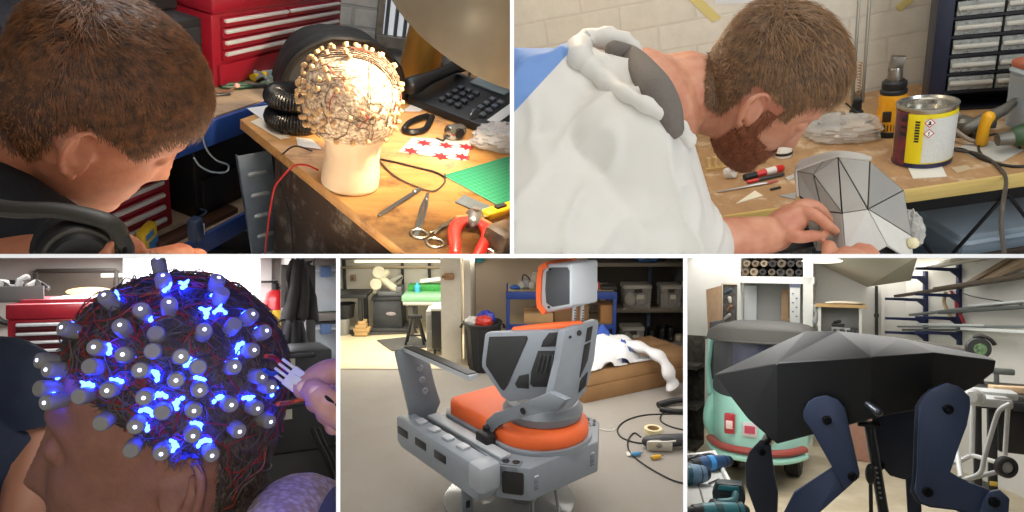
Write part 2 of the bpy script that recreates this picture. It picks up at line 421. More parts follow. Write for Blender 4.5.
# ---------------------------------------------------------------- builders shared by several rooms
RED = '#8c1427'
def crumple(c, rx_, ry_, rz_, seed, amp=.35, n=26, m=16):
    mb_ = MB(); sd_ = V((seed*3.1, seed*1.7, seed))
    def fn(a, b):
        t, p = 2*pi*a, pi*(.02+.96*b); d = V((cos(t)*sin(p), sin(t)*sin(p), cos(p)))
        r = 1+amp*noise.noise(d*2.1+sd_)+amp*.8*abs(noise.noise(d*4.7+sd_))+amp*.35*noise.noise(d*11+sd_)
        z_ = d.z*rz_*r; return V((d.x*rx_*r, d.y*ry_*r, max(-rz_*.7, z_)))+V(c)+V((0, 0, rz_*.7))
    return mb_.grid(fn, n*2, m*2)
def toM(mb_, mm): 
    mb_.v = [tuple(mm @ V(v)) for v in mb_.v]; return mb_
def tool_chest(name, label, M, W, D_, H, rows, group=None, lidfrac=.17, frame=RED, col2=RED, lip=True, base=.12):
    t = T(name, label, 'tool chest', M=M, group=group); red = mat(frame, .38, coat=.3, var=.12); red2 = mat(col2, .38, coat=.3); silver = mat('#d5d8dc', .35, .35)
    lh = H*lidfrac
    P('body', MB().box((W/2, D_/2, (H-lh)/2), (W, D_, H-lh), .006), red, t)
    if lip:
        P('lid', MB().box((W/2, D_/2-.004, H-lh/2), (W+.008, D_+.008, lh), .008), red, t)
        P('lid_tray', MB().bx((.03, .03, H), (W-.03, D_-.03, H+.012)), mat('#7d1020', .5), t)
    z1 = H-lh-.008; z0 = H*base; rh = (z1-z0)/sum(r[0] for r in rows); z = z1
    for hgt, cols_ in rows:
        h = hgt*rh
        for c in range(cols_):
            x0 = .028+(W-.056)*c/cols_; x1 = .028+(W-.056)*(c+1)/cols_-.004
            d = P('drawer', MB().box(((x0+x1)/2, -.004, z-h/2), (x1-x0, .014, h-.004), .003), red2, t)
            hm = MB().box(((x0+x1)/2, -.014, z-h*.32), (x1-x0-.004, .012, min(.022, h*.38)), .005)
            P('handle', hm, silver, d)
        z -= h
    return t
def tub(name, label, M, w_, d_, h_, lid=None, handle=None, tint='#c9d6de', a=.4, hz_=.75):
    t = T(name, label, 'plastic box', M=M)
    cm_ = clear(tint, a, .22); k = .94
    mb_ = MB(); o = [(-w_/2, -d_/2), (w_/2, -d_/2), (w_/2, d_/2), (-w_/2, d_/2)]
    for i in range(4):
        p, q = o[i], o[(i+1) % 4]; mb_.patch([V((p[0]*k, p[1]*k, 0)), V((q[0]*k, q[1]*k, 0)), V((q[0], q[1], h_)), V((p[0], p[1], h_))], -.004)
    mb_.bx((-w_/2*k, -d_/2*k, 0), (w_/2*k, d_/2*k, .004)); P('tub', mb_, cm_, t)
    P('rim', MB().tube([V((x, y, h_)) for x, y in rrect(-w_/2-.004, -d_/2-.004, w_/2+.004, d_/2+.004, .02)], .008, 6, closed=True), clear(tint, .65, .3), t)
    if lid: P('lid', MB().prismb(rrect(-w_/2-.008, -d_/2-.008, w_/2+.008, d_/2+.008, .02), .016, Matrix.Translation((0, 0, h_+.006)), .004), mat(lid, .45, alpha=.9) if lid[0] == '#' else clear(tint, .55, .3), t)
    if handle: P('handle', MB().tube(spline([(-w_*.24, -d_/2-.012, h_*.72), (-w_*.2, -d_/2-.026, h_*.84), (0, -d_/2-.03, h_*.88), (w_*.2, -d_/2-.026, h_*.84), (w_*.24, -d_/2-.012, h_*.72)]), .010, 8), mat(handle, .4), t)
    return t
def pad(poly, h, c=(0, 0, 0)):
    """soft cushion: outline (x, y) rounded over at the edges and gently domed"""
    c = V(c); n = len(poly); vs_ = []; fs = []; rings = [(.95, 0), (.985, .08), (1, .3), (1, .6), (.985, .8), (.95, .93), (.88, 1), (.6, 1.04), (.3, 1.06), (.05, 1.06)]
    for s, z in rings: vs_ += [V((c.x+(x-c.x)*s, c.y+(y-c.y)*s, c.z+z*h)) for x, y in poly]
    for k in range(len(rings)-1): fs += [(k*n+i, k*n+(i+1) % n, (k+1)*n+(i+1) % n, (k+1)*n+i) for i in range(n)]
    fs += [tuple(range(n))[::-1], tuple((len(rings)-1)*n+i for i in range(n))]; return MB().add(vs_, fs)
# ================================================================ A: bench with the wired head model, man bending over it
panel('A')
TZ, BZ = -.6, -.62
bu = V((.62, .785, 0)); bn = V((.785, -.62, 0))                        # along the back bench, and out of its front
B0 = atz(213, 118, BZ)
ANG = math.degrees(atan2(bu.y, bu.x))
wallm = brick('#d9d9d6', '#cfd1d0', '#b9bcbc', dirt='#8d9294', bump=.6)
ST('wall_back', MB().bx((-1.6, 2.55, -1.5), (1.6, 2.65, 1.2)), wallm)
ST('floor', MB().bx((-1.6, .2, -1.56), (1.6, 2.65, -1.5)), mat('#3b3532', .8, var=.3))
# window in the wall: frame, bars, panes
wl, wr = aty(375, 38, 2.54), aty(440, 48, 2.54)
win = MB().bx((wl.x, 2.5, wl.z-.02), (wr.x+.12, 2.56, wl.z+.02)).bx((wl.x, 2.51, wl.z), (wl.x+.022, 2.56, wl.z+.5))
wf = ST('window_1', win, mat('#8f8a80', .6, var=.3), smooth=0)
gb = MB()
for i in range(9): gb.bx((wl.x+.03+i*.035, 2.515, wl.z+.02), (wl.x+.042+i*.035, 2.53, wl.z+.5))
ST('window_bar', gb, mat('#5d6468', .5), wf)
ST('window_pane', MB().bx((wl.x+.02, 2.535, wl.z+.02), (wr.x+.12, 2.54, wl.z+.5)), mat('#e8eef4', .3, emit=.45), wf)
# ---- back bench with blue edges
BM = Matrix.Translation(B0) @ Matrix.Rotation(radians(ANG), 4, 'Z')    # x along the bench, y into it, z up
SZ = -.31
bench = T('workbench', 'long bench with blue steel edges and pale top under the red tool chest', 'workbench', M=BM)
blue = mat('#1d3f86', .45, var=.2); bwood = wood('#b59f85', '#9c866c', (12, 2, 12), stains='#6f6152')
P('worktop', MB().bx((-.42, .006, -.02), (.75, .6, 0)), bwood, bench)
P('front_rail', MB().box((.165, .0, -.034), (1.17, .014, .062), .004), blue, bench)
P('lower_shelf', MB().bx((-.42, .02, SZ-.02), (.75, .6, SZ)), bwood, bench, 'pale wooden shelf board under the bench')
P('shelf_rail', MB().box((.165, .012, SZ-.025), (1.17, .014, .055), .004), blue, bench)
for x in (-.38, .62):
    for y in (.03, .57): P('leg', MB().box((x, y, -.46), (.04, .04, .86), .004), blue, bench)
# ---- red tool chest
q0 = atz(214, 89, BZ)
tcx = (BM.inverted() @ q0).x; tcy = (BM.inverted() @ q0).y
chest = tool_chest('tool_chest', 'red steel tool chest with chrome drawer strips standing on the blue-edged bench', BM @ pose((tcx, tcy, .001)), .58, .26, .225, [(.9, 2), (1, 1), (1, 1), (1, 1)], base=.3)
P('base_drawer', MB().box((.27, -.004, .033), (.51, .012, .055), .003), mat(RED, .38, coat=.3), chest)
CM = BM @ pose((tcx, tcy, .2275))
# things on top of the chest
eq = T('equipment_case', 'black equipment case standing on the bench against the side of the red tool chest', 'case', M=BM @ pose((tcx-.125, tcy+.14, .001)))
P('case', MB().box((0, 0, .09), (.21, .26, .18), .008), mat('#17181b', .5), eq); P('front_panel', MB().box((0, -.132, .10), (.18, .006, .12), .002), mat('#26282d', .4), eq); P('handle', MB().tube([(-.05, -.135, .05), (-.045, -.155, .05), (.045, -.155, .05), (.05, -.135, .05)], .006, 8), mat('#3a3d42', .4), eq)
tb = T('cable_tray', 'black wire tray full of dark cables on top of the black equipment case', 'tray', M=BM @ pose((tcx-.125, tcy+.13, .182)) @ Matrix.Scale(.72, 4))
P('tray', MB().bx((-.16, -.06, 0), (.15, .08, .006)).bx((-.16, -.06, 0), (.15, -.052, .04)).bx((-.16, .072, 0), (.15, .08, .04)), mat('#15161a', .5), tb)
rr = random.Random(3); cbm = MB()
for i in range(16):
    c = V((rr.uniform(-.12, .12), rr.uniform(-.04, .06), rr.uniform(.015, .05))); pts = [c+V((cos(a*.9)*rr.uniform(.02, .06), sin(a*.9)*rr.uniform(.015, .035), rr.uniform(-.006, .02))) for a in range(9)]
    cbm.tube(spline(pts, 4), rr.uniform(.0022, .004), 6)
P('cable', cbm, mat('#1b1d22', .4), tb, 'tangle of black cable').__setitem__('kind', 'stuff')
for i, (c_, x0) in enumerate((('#8e1f2c', .17), ('#274f8f', .26), ('#b8bcc0', .33))):
    pts = [V((x0+rr.uniform(-.05, .06), .06+rr.uniform(-.04, .07), .016+rr.uniform(0, .022))) for k in range(8)]
    S('cable', ('red', 'blue', 'grey')[i]+' cable tangled on top of the red tool chest', 'cable', MB().tube(spline(pts, 6), .0035, 6), mat(c_, .4), M=CM, group=None)
st = T('clamp', 'red painted clamp on the lid of the tool chest', 'clamp', M=CM @ pose((.40, .07, .012), 8))
P('bar', MB().box((0, 0, .012), (.2, .03, .024), .006), mat('#b5203a', .35, coat=.4), st)
P('jaw', MB().box((-.03, 0, .04), (.03, .026, .05), .006).box((.075, 0, .03), (.05, .03, .03), .006), mat('#b5203a', .35, coat=.4), st)
P('screw', MB().cyl((-.11, 0, .03), (-.03, 0, .04), .006), mat('#2b2c30', .4, .6), st)
# second red unit below
LM = BM @ pose((0, 0, SZ+.001))
tool_chest('drawer_cabinet', 'red drawer cabinet with chrome strips low on the bench shelf, behind the chin', LM @ pose((-.42, .10, 0)), .38, .3, .24, [(1, 1)]*6, lip=False, lidfrac=.06, base=.06)
bc = T('storage_box', 'black storage box with a front drawer under the bench', 'box', M=LM @ pose((.01, .06, 0)))
bk = mat('#121214', .45, var=.2)
P('body', MB().box((.19, .16, .115), (.38, .3, .23), .008), bk, bc)
dr = P('drawer', MB().box((.19, .005, .07), (.35, .012, .09), .004), mat('#19191c', .4), bc); P('knob', MB().ell((.16, -.008, .13), .008), mat('#2a2a2e', .3), dr)
P('lid', MB().box((.19, .155, .236), (.395, .32, .03), .008), mat('#17171a', .5), bc)
S('hacksaw_blade', 'red flat tool lying at the foot of the black storage box', 'tool', MB().box((0, 0, .006), (.24, .03, .012), .003), mat('#8c1f1c', .5), M=LM @ pose((.26, .02, 0), 3))
S('batten', 'dark wooden batten lying on the lower bench shelf', 'batten', MB().box((0, 0, .008), (.26, .035, .016), .003), wood('#4a2f22', '#3a241a'), M=LM @ pose((-.02, .045, 0), -2))
S('packet', 'yellow and white packet standing on the lower bench shelf', 'packet', MB().box((0, 0, .05), (.09, .03, .1), .006).slot(1).box((.01, -.016, .03), (.06, .002, .04)).box((-.01, -.016, .075), (.05, .002, .02)), [mat('#d2b02a', .4), mat('#3f79b5', .4)], M=LM @ pose((-.17, .05, 0), 20) @ Matrix.Scale(.7, 4))
tf = T('plug_adapter', 'dark blue plug adapter with two prongs hanging before the lower shelf', 'adapter', M=LM @ pose((-.125, -.05, .05), 10) @ Matrix.Scale(.62, 4))
P('body', MB().box((0, 0, .05), (.05, .04, .09), .006), mat('#27364f', .4), tf); P('prong', MB().box((.035, 0, .03), (.02, .02, .05), .003), mat('#b9c2cc', .4), tf)
P('lead', MB().tube(spline([(0, 0, .01), (-.01, -.01, -.06), (0, -.02, -.16), (.02, -.02, -.3)]), .004, 6).tube(spline([(.02, 0, .09), (.03, -.03, .12), (-.01, -.03, .15)]), .003, 6), mat('#1c2740', .5), tf)
# cable loop hanging from bench front
hp = lambda u, v: atp(u, v, B0-bn*(-.03), bn)
S('hanging_cable', 'thin pale grey cable looping down in front of the black storage box', 'cable', MB().tube(spline([hp(*p) for p in ((203, 112), (202, 130), (206, 148), (216, 160), (228, 165), (226, 172), (212, 172), (200, 166), (194, 158))]), .0022, 6), mat('#93a0aa', .4))
# bits on the bench top, right of the chest
def on(u, v, h=0): return atz(u, v, BZ+h+.0008)
pl = T('pliers', 'small pliers with dark green handles lying on the bench edge', 'pliers', M=pose(on(250, 88), 15))
for s in (1, -1): P('handle', MB().limb([(.0, .004*s, .006), (-.03, .012*s, .006), (-.07, .010*s, .006)], [.005, .0065, .005], 8), mat('#17442f', .4), pl)
P('jaw', MB().limb([(0, 0, .006), (.025, 0, .006), (.045, 0, .006)], [.007, .005, .002], 8), mat('#50555a', .3, .8), pl)
tg = T('glue_tube', 'yellow and white glue tube lying on the bench by the tool chest', 'tube', M=pose(on(262, 79), 55))
P('tube', MB().tube([(-.04, 0, .012), (0, 0, .013), (.03, 0, .012)], [.013, .012, .006], 12, flat=.7), mat('#d9b929', .4), tg); P('cap', MB().cyl((.03, 0, .012), (.045, 0, .012), .006), mat('#e9e9e6', .4), tg)
dp = T('dropper', 'thin rod with a pink ball tip standing on the bench', 'dropper', M=pose(on(237, 90)))
P('ball', MB().ell((0, 0, .012), .007), mat('#e6b3a6', .4), dp); P('rod', MB().tube([(0, 0, .008), (-.02, -.02, .004), (-.05, -.04, .004)], .002, 6), mat('#8b5a4b', .5), dp)
S('screwdriver_bit', 'dark pencil stub lying at the bench edge near the head of the man', 'pencil', MB().limb([(-.02, 0, .004), (.02, 0, .004)], [.004, .003], 8), mat('#1c1c1c', .4), M=pose(on(222, 96), 25))
for i, (u, v, c_, lb, a) in enumerate(((272, 80, '#8d9aa6', 'grey crumpled cloth scrap on the bench behind the ribbed hose', 10), (281, 86, '#6e7c6d', 'green grey rag lying against the ribbed hose', 60))):
    mb_ = MB().grid(lambda a_, b_: V(((a_-.5)*.10, (b_-.5)*.07, .012+.012*noise.noise(V((a_*3+i*7, b_*3, 0)))*2)), 12, 10, .004)
    S('rag', lb, 'rag', mb_, mat(c_, .8, var=.3, sc_=80), M=pose(on(u, v), a))
# ---- table
A_, B_, C_ = atz(240, 119.5, TZ), atz(402, 250, TZ), atz(300, 92, TZ)
ab = (B_-A_).normalized(); ac = bu.copy()
poly = [A_, A_+ab*1.15, A_+ab*1.15+V((1.2, .3, 0)), V((1.4, 2.5, TZ)), A_+ac*1.02]
table = T('work_table', 'plywood work table with scuffed varnished top under the wired head model', 'table', loc=(A_.x, A_.y, -1.5))
o_ = V((A_.x, A_.y, 0)); top = [(p.x-o_.x, p.y-o_.y) for p in poly]
P('tabletop', MB().prism(top, .022, Matrix.Translation((0, 0, .878))), wood('#c99a5d', '#b58046', (3, 14, 14), .45, '#7d5734', 9), table)
sid = MB(); n_ = V((ab.y, -ab.x, 0))*-1
a0 = ab*.10+V((ab.y*-.02, ab.x*.02, 0)); 
sid.prism([(ab*t_+V((-ab.y, ab.x, 0))*w_).xy[:] for t_, w_ in ((.12, .025), (1.2, .025), (1.2, .04), (.12, .04))], .872, Matrix())
P('side_panel', sid, wood('#4c3a2b', '#3d2e22', (3, 3, 3), .7, '#8d7f70', 16), table, 'dark scuffed side panel with glue drips')
for t_ in (.06,): P('leg', MB().box(ab*t_+ac*.08+V((0, 0, .436)), (.05, .05, .872), .004), mat('#1a1b1f', .5), table)
# perforated steel strips leaning beside the table
def louvre(label, p_top, p_bot, c_, w=.075):
    M0 = p_top; d = (p_bot-p_top); L = 1.0; d.normalize(); side = V((.93, .36, 0)); side = (side-d*side.dot(d)).normalized(); nn = side.cross(d)
    mm = Matrix((side, d, nn)).transposed().to_4x4(); mm.translation = M0
    t = T('louvre_strip', label, 'louvred strip', M=mm)
    P('plate', MB().box((0, L/2, 0), (w, L, .004), .001).box((-w/2, L/2, .006), (.003, L, .014)).box((w/2, L/2, .006), (.003, L, .014)), mat(c_, .4, .5, var=.15), t)
    for i in range(14): P('louvre', MB().limb([(-.017, .05+i*.055, .001), (.017, .05+i*.055, .001)], [.007, .007], 8), mat('#aeb6bc', .35, .7), t)
    return t
pt = atp(255, 153, A_+ab*.06-bn*0, (.36, -.93, 0))
louvre('grey louvred steel strip hanging from the table corner, in front of the dark one', atd(254, 153, 1.62), atd(270, 262, 1.75), '#76828e')
louvre('dark louvred steel strip standing behind the table edge, next to the grey one', atd(281, 150, 1.78), atd(287, 262, 2.0), '#262b33')
# ---- on the table
def tt(u, v, h=0): return atz(u, v, TZ+h+.0008)
def sheet(name, label, cat, pts, c, th=.0008, group=None, m=None, lift=0.0):
    q = [tt(*p)+V((0, 0, lift)) for p in pts]; ctr = sum(q, V())/len(q)
    mb_ = MB().prism([((p-ctr).x, (p-ctr).y) for p in q], th)
    return S(name, label, cat, mb_, m or mat(c, .6), loc=ctr+V((0, 0, .0003)), group=group)
sheet('paper_sheet', 'cream paper sheet lying at the table corner', 'paper', ((250, 122), (263, 117), (291, 137), (281, 140)), '#e9dcc6')
sheet('paper_sheet', 'white paper sheet beneath the ribbed hose', 'paper', ((247, 109), (275, 105), (300, 112), (262, 120)), '#dfe0e0', lift=.001)
sheet('paper_sheet', 'white paper slip tucked between ribbed hose and foam head', 'paper', ((296, 138), (312, 140), (322, 150), (298, 147)), '#e6e2dc', lift=.001)
sheet('utility_blade', 'dark blade lying on the cream paper at the table corner', 'blade', ((265, 120), (270, 121), (285, 133), (282, 135)), '#3b3a3c', .002, lift=.002)
# ribbed hose coiled in two loops
hc = tt(296, 127, 0.001); hz = T('ribbed_hose', 'black corrugated hose coiled in two stacked loops behind the foam head', 'hose', loc=hc, rz=20)
hm = mat('#141518', .35)
for i, (z_, r_, ox) in enumerate(((.024, .05, 0), (.073, .048, -.004))):
    n_ = 120; mb_ = MB(); pts = [V((ox+cos(2*pi*k/n_)*r_, sin(2*pi*k/n_)*r_*.9, z_)) for k in range(n_)]
    mb_.tube(pts, [.0235 if k % 2 else .021 for k in range(n_)], 12, closed=True)
    P('coil', mb_, hm, hz, smooth=60)
# black padded hood / bag behind
hb = T('padded_hood', 'black padded hood with visor standing between tool chest and foam head', 'hood', loc=tt(338, 86, .022), rz=8)
def dome(a, b):
    t = pi*(1-a); r = .155+.008*noise.noise(V((a*5, b*4, 1))); y_ = (b-.5)*.13
    return V((cos(t)*r*1.05, y_-.02*(1-abs(2*a-1)), sin(t)*r*1.0+.004*noise.noise(V((a*14, b*9, 2)))))
P('shell', MB().grid(dome, 30, 10, .014), mat('#17181b', .7, bump=.3, bs=50), hb)
P('trim_edge', MB().tube([dome(i/30, 0)+V((0, -.004, 0)) for i in range(31)], .008, 8), mat('#0d0e10', .5), hb)
P('visor', MB().grid(lambda a, b: V((cos(pi*(1-a))*.13*(.2+.8*b), .01+.03*(1-b), sin(pi*(1-a))*.125*(.2+.8*b))), 20, 6, .004), mat('#3b4046', .3), hb)
P('knob', MB().ell((-.028, .01, .07), (.012, .012, .012)), mat('#0f1012', .3), hb)
P('strap', MB().tube(spline([(-.13, -.02, .01), (-.14, -.07, -.012), (-.10, -.10, -.014), (-.05, -.08, .0)]), .010, 8, flat=.4), mat('#141417', .7), hb)
# ---- foam head with wired cap
hd = T('foam_head', 'cream foam head model wearing a wired electrode cap on the plywood table', 'head model', loc=tt(350, 184))
foam = mat('#efd6b4', .75, var=.06, bump=.06, bs=90, sss=.1)
HM_ = Matrix.Translation((-.008, 0, .170)) @ Matrix.Rotation(radians(62), 4, 'Z') @ Matrix.Rotation(radians(-8), 4, 'Y') @ Matrix.Diagonal((.98, 1.12, .86, 1))
fb = MB(); head_mb(fb, HM_, ears=(), n=40, m=40)
fb.lathe([(.0, 0), (.056, 0), (.0585, .004), (.0575, .03), (.054, .055), (.054, .08), (.058, .1), (.055, .14), (0, .15)], 32)
fb = remeshed(fb, .0035, 6); P('foam_body', fb, foam, hd, smooth=180)
fbv = bvh_of(fb); rr = random.Random(11)
cam_l = hd.matrix_world.inverted() @ V((0, 0, 0)); rt = (hd.matrix_world.inverted().to_3x3() @ V((1, 0, 0)))
capz = lambda p: p.z > .125+.03*max(0, rt.dot(p)/.1)*0
P('net_cap', shell(fb, lambda p, n: p.z > .118, .0025), mat('#ead9bd', .8, var=.35, sc_=160, c2='#7c5a42', bump=.5, bs=200), hd)
hc_ = V((-.008, 0, .175))
def on_head(d, off=0):
    d = V(d).normalized(); h = fbv.ray_cast(hc_+d*.4, -d)
    return (h[0]+h[1]*off, h[1]) if h[0] else (hc_+d*.1, d)
wires = MB(); wred = MB()
for i in range(105):                                                   # netting strings and leads lying over the cap
    d = V((rr.gauss(0,1), rr.gauss(0,1), rr.gauss(.3,.7))).normalized(); ax = V((rr.gauss(0,1), rr.gauss(0,1), rr.gauss(0,1))).normalized()
    pts = []
    for k in range(8):
        p, n = on_head(d, .004+.002*rr.random())
        if p.z < .112: break
        pts.append(p); d = Matrix.Rotation(rr.uniform(.09, .16), 3, ax) @ d; ax = (ax+V((rr.gauss(0,.3), rr.gauss(0,.3), rr.gauss(0,.3)))).normalized()
    if len(pts) > 2: (wred if i % 5 == 0 else wires).tube(spline(pts, 3), .0009, 5)
for i in range(9):                                                     # ribs of the cap running across
    a = -.5+i*.13; pts = [on_head((sin(t_)*cos(a)*rt+V((0, 0, 1))*cos(t_)*.9-cam_l.normalized()*-1*(sin(a)*.9)), .004)[0] for t_ in [(-1.2+2.4*k/14) for k in range(15)]]
    wires.tube(pts, .0013, 5)
P('wire', wires, mat('#6b5848', .6), hd, 'fine grey brown wires netted over the cap').__setitem__('kind', 'stuff')
P('wire', wred, mat('#b4402a', .5), hd, 'fine red wires over the cap').__setitem__('kind', 'stuff')
pts = []; cap_d = cam_l.normalized(); upv = V((0,0,1)); sd = cap_d.cross(upv).normalized(); left = -rt
tries = 0
while len(pts) < 98 and tries < 6000:
    tries += 1
    d = V((rr.gauss(0,1), rr.gauss(0,1), rr.gauss(.2,.8))).normalized()
    p, n = on_head(d, .006)
    if p.z < .122 or n.dot(cap_d) < -.25: continue
    s_ = (p-hc_).dot(left)/.1; mn_ = .017-.007*max(-.6, min(1, s_))
    if s_ < .1 and n.dot(cap_d) > .45 and rr.random() < .9: continue
    if all((p-q).length > mn_ for q, _ in pts): pts.append((p, n))
em = mat('#c9a474', .5); eme = None
for p, n in pts:
    x, y, z_ = basis(n)
    if eme is None:
        e0 = P('electrode', MB().lathe([(0, .0), (.0047, .0), (.0047, .005), (.0034, .0068), (0, .0072)], 10), em, hd); eme = e0
        e0.matrix_local = Matrix.Translation(p) @ n.to_track_quat('Z', 'Y').to_matrix().to_4x4()
    else:
        e = e0.copy(); col.objects.link(e); reg(e); e.parent = hd; e.matrix_local = Matrix.Translation(p) @ n.to_track_quat('Z', 'Y').to_matrix().to_4x4()
# leads from the head
S('red_lead', 'red lead running off the table edge beside the foam head', 'wire', MB().tube(spline([tt(318, 170, .012), tt(306, 165, .03), tt(294, 166, .02), tt(283, 176, .004), tt(275, 187, -.03), atd(271, 205, 1.42), atd(267, 235, 1.5), atd(264, 262, 1.6)]), .0022, 6), mat('#b3231f', .4))
S('black_lead', 'black lead bending over the table edge behind the red one', 'wire', MB().tube(spline([tt(312, 151, .004), tt(296, 146, .02), tt(285, 152, .006), tt(281, 160, -.02), atd(282, 190, 1.5), atd(290, 215, 1.5), atd(294, 262, 1.6)]), .0018, 6), mat('#1b1a1a', .4))
S('grey_lead', 'two core grey lead curving from the foam head toward the cutting mat', 'wire', MB().tube(spline([tt(378, 150, .01), tt(381, 162, .004), tt(395, 176, .003), tt(415, 186, .003), tt(433, 191, .003), tt(444, 183, .003), tt(445, 174, .003)]), .0019, 6), mat('#4a4038', .4))
S('black_cable', 'black cable lying between foam head and cutting mat', 'wire', MB().tube(spline([tt(381, 159, .003), tt(395, 162, .003), tt(415, 167, .003), tt(435, 172, .003), tt(446, 178, .003)]), .0022, 6), mat('#262220', .4))
# cutting mat
mat_m = Matrix.Translation(tt(443.5, 176)) @ Matrix.Rotation(atan2((tt(509, 212)-tt(443.5, 176)).y, (tt(509, 212)-tt(443.5, 176)).x), 4, 'Z')
S('cutting_mat', 'green self-healing cutting mat with white grid on the plywood table', 'mat', MB().box((.3, .22, .0015), (.6, .44, .003), .001), grid_mat('#1f7f5c', '#58a384', .014, .07, .55), M=mat_m)
sheet('steel_plate', 'grey steel plate lying beside the cutting mat', 'plate', ((455, 203), (464, 196), (503, 213), (494, 220)), '#7f8b93', .003, m=mat('#7f8b93', .35, .6, var=.2))
sheet('patterned_card', 'white card with red star pattern lying in front of the desk phone', 'card', ((399, 152), (412, 138), (472, 141), (466, 161)), '#efe6de', .001)
pc = [o for o in bpy.data.objects if o.name == 'patterned_card'][0]; pci = pc.matrix_world.inverted() @ PM
for (u, v) in ((411, 151), (424, 143), (441, 156), (446, 145.5), (466, 147), (462, 157)):
    c = tt(u, v, .0016); P('star_print', MB().prism([(cos(k*pi/6+.2)*(.023 if k % 2 == 0 else .011), sin(k*pi/6+.2)*(.023 if k % 2 == 0 else .011)) for k in range(12)], .0006, pci @ Matrix.Translation(c)), mat('#c8303a', .5), pc, 'red star print')
# tweezers, scissors, long rod
def tweezers(label, a, b, w_):
    d = b-a; L = d.length; t = T('tweezers', label, 'tweezers', M=pose(a, math.degrees(atan2(d.y, d.x))))
    for s in (1, -1): P('arm', MB().tube(spline([(0, 0, .004), (L*.3, s*w_*.7, .004), (L*.7, s*w_*.5, .004), (L, s*.001, .003)]), [.0035]*18+[.001], 6, flat=.5), mat('#77797b', .3, .9), t)
    P('joint', MB().limb([(-.004, 0, .004), (L*.12, 0, .004)], [.004, .006], 8), mat('#8b8d90', .3, .9), t); return t
tweezers('broad steel tweezers pointing at the scissors', tt(427, 197), tt(415, 240), .006)
tweezers('long thin steel tweezers lying between foam head and cutting mat', tt(419, 191), tt(378, 217), .003)
scs = T('scissors', 'small steel scissors lying beside the red cutters', 'scissors', loc=tt(438, 232), rz=math.degrees(atan2(*(lambda d: (d.y, d.x))(tt(457, 221)-tt(430, 238)))))
sm = mat('#8a8478', .28, .9)
P('blade', MB().limb([(-.02, .004, .004), (.02, -.001, .004), (.075, -.004, .003)], [.003, .004, .001], 8), sm, scs); P('blade', MB().limb([(-.02, -.004, .006), (.02, .001, .006), (.075, .006, .004)], [.003, .004, .001], 8), sm, scs)
P('handle', MB().tube(arc((-.04, .017, .004), .016, 0, 360, 20), .003, 8), sm, scs); P('handle', MB().tube(arc((-.045, -.022, .004), .016, 0, 360, 20), .003, 8), sm, scs)
P('pivot', MB().cyl((.008, 0, .004), (.008, 0, .01), .004), sm, scs)
# red-handled cutters
ct = T('side_cutters', 'side cutters with red insulated handles on the plywood table', 'cutters', loc=tt(473, 224, 0), rz=math.degrees(atan2(*(lambda d: (d.y, d.x))(tt(476, 216)-tt(468, 255)))))
rd = mat('#c1271f', .38, coat=.3); rd2 = mat('#d9683f', .45)
for s in (1, -1):
    hnd = P('handle', MB().limb(spline([(-.012, .012*s, .012), (-.04, .028*s, .014), (-.075, .032*s, .014), (-.12, .024*s, .014), (-.15, .02*s, .012)], 3), [.009, .010, .012, .013, .0135, .013, .013, .0125, .012, .0115, .011, .0105, .010], 12), rd, ct)
    P('guard', MB().limb([(-.006, .010*s, .012), (-.016, .03*s, .013)], [.010, .008], 10), rd2, hnd)
P('head', MB().limb([(-.02, 0, .012), (.01, 0, .012), (.03, 0, .01)], [.016, .019, .008], 14), mat('#8a8b8c', .35, .85), ct)
P('pivot', MB().cyl((.005, 0, .02), (.005, 0, .034), .007), mat('#a9aaab', .3, .9), ct)
yk = T('craft_knife', 'yellow craft knife lying on the cutting mat edge', 'knife', loc=tt(482, 221, .0), rz=math.degrees(atan2(*(lambda d: (d.y, d.x))(tt(509, 213)-tt(482, 222)))))
P('handle', MB().box((.08, 0, .012), (.15, .026, .018), .006), mat('#e6b61a', .4), yk); P('slider', MB().box((.05, 0, .022), (.03, .012, .008), .003), mat('#2a2a2a', .5), yk); P('blade', MB().prism([(.005, -.007), (.005, .007), (-.018, -.007)], .002, Matrix.Translation((0, 0, .011))), mat('#b9bcc0', .3, .9), yk)
tm = T('tape_measure', 'dark worn tape measure at the table edge beside the red cutters', 'tape measure', loc=tt(502, 250), rz=30)
P('case', MB().box((0, 0, .026), (.07, .06, .052), .014), mat('#2a2320', .5, var=.4, c2='#6e5c48'), tm); P('lip', MB().box((-.038, 0, .01), (.012, .03, .014), .003), mat('#a8a49a', .3, .8), tm); P('badge', MB().cyl((0, -.03, .028), (0, -.033, .028), .018), mat('#8d8577', .5), tm)
# chrome pocket tape and disc, plastic bag
ch = T('pocket_tape', 'small chrome pocket tape in front of the desk phone', 'tape measure', loc=tt(454, 139), rz=25)
P('case', MB().box((0, 0, .02), (.06, .034, .04), .014), mat('#b4b2aa', .22, .95), ch); P('face', MB().cyl((0, -.016, .022), (0, -.02, .022), .014), mat('#4b4a48', .3, .8), ch); P('strap', MB().tube(spline([(-.03, 0, .012), (-.045, -.01, .006), (-.05, .01, .004)]), .003, 6), mat('#333', .5) if 0 else mat('#333333', .5), ch)
S('mirror_disc', 'small round steel inspection mirror leaning by the clear plastic bag', 'mirror', MB().lathe([(0, -.002), (.024, -.002), (.026, 0), (.024, .002), (0, .002)], 24, (0, 0, .026), (.3, -1, .5)).cyl((0, .004, .002), (0, .03, .002), .003), mat('#5c6063', .25, .9), loc=tt(476, 128))
S('plastic_bag', 'crumpled clear plastic bag by the desk phone', 'bag', crumple((0, 0, 0), .085, .05, .035, 4, .22), clear('#d7dade', .5, .18), loc=tt(502, 147), rz=10, smooth=25)
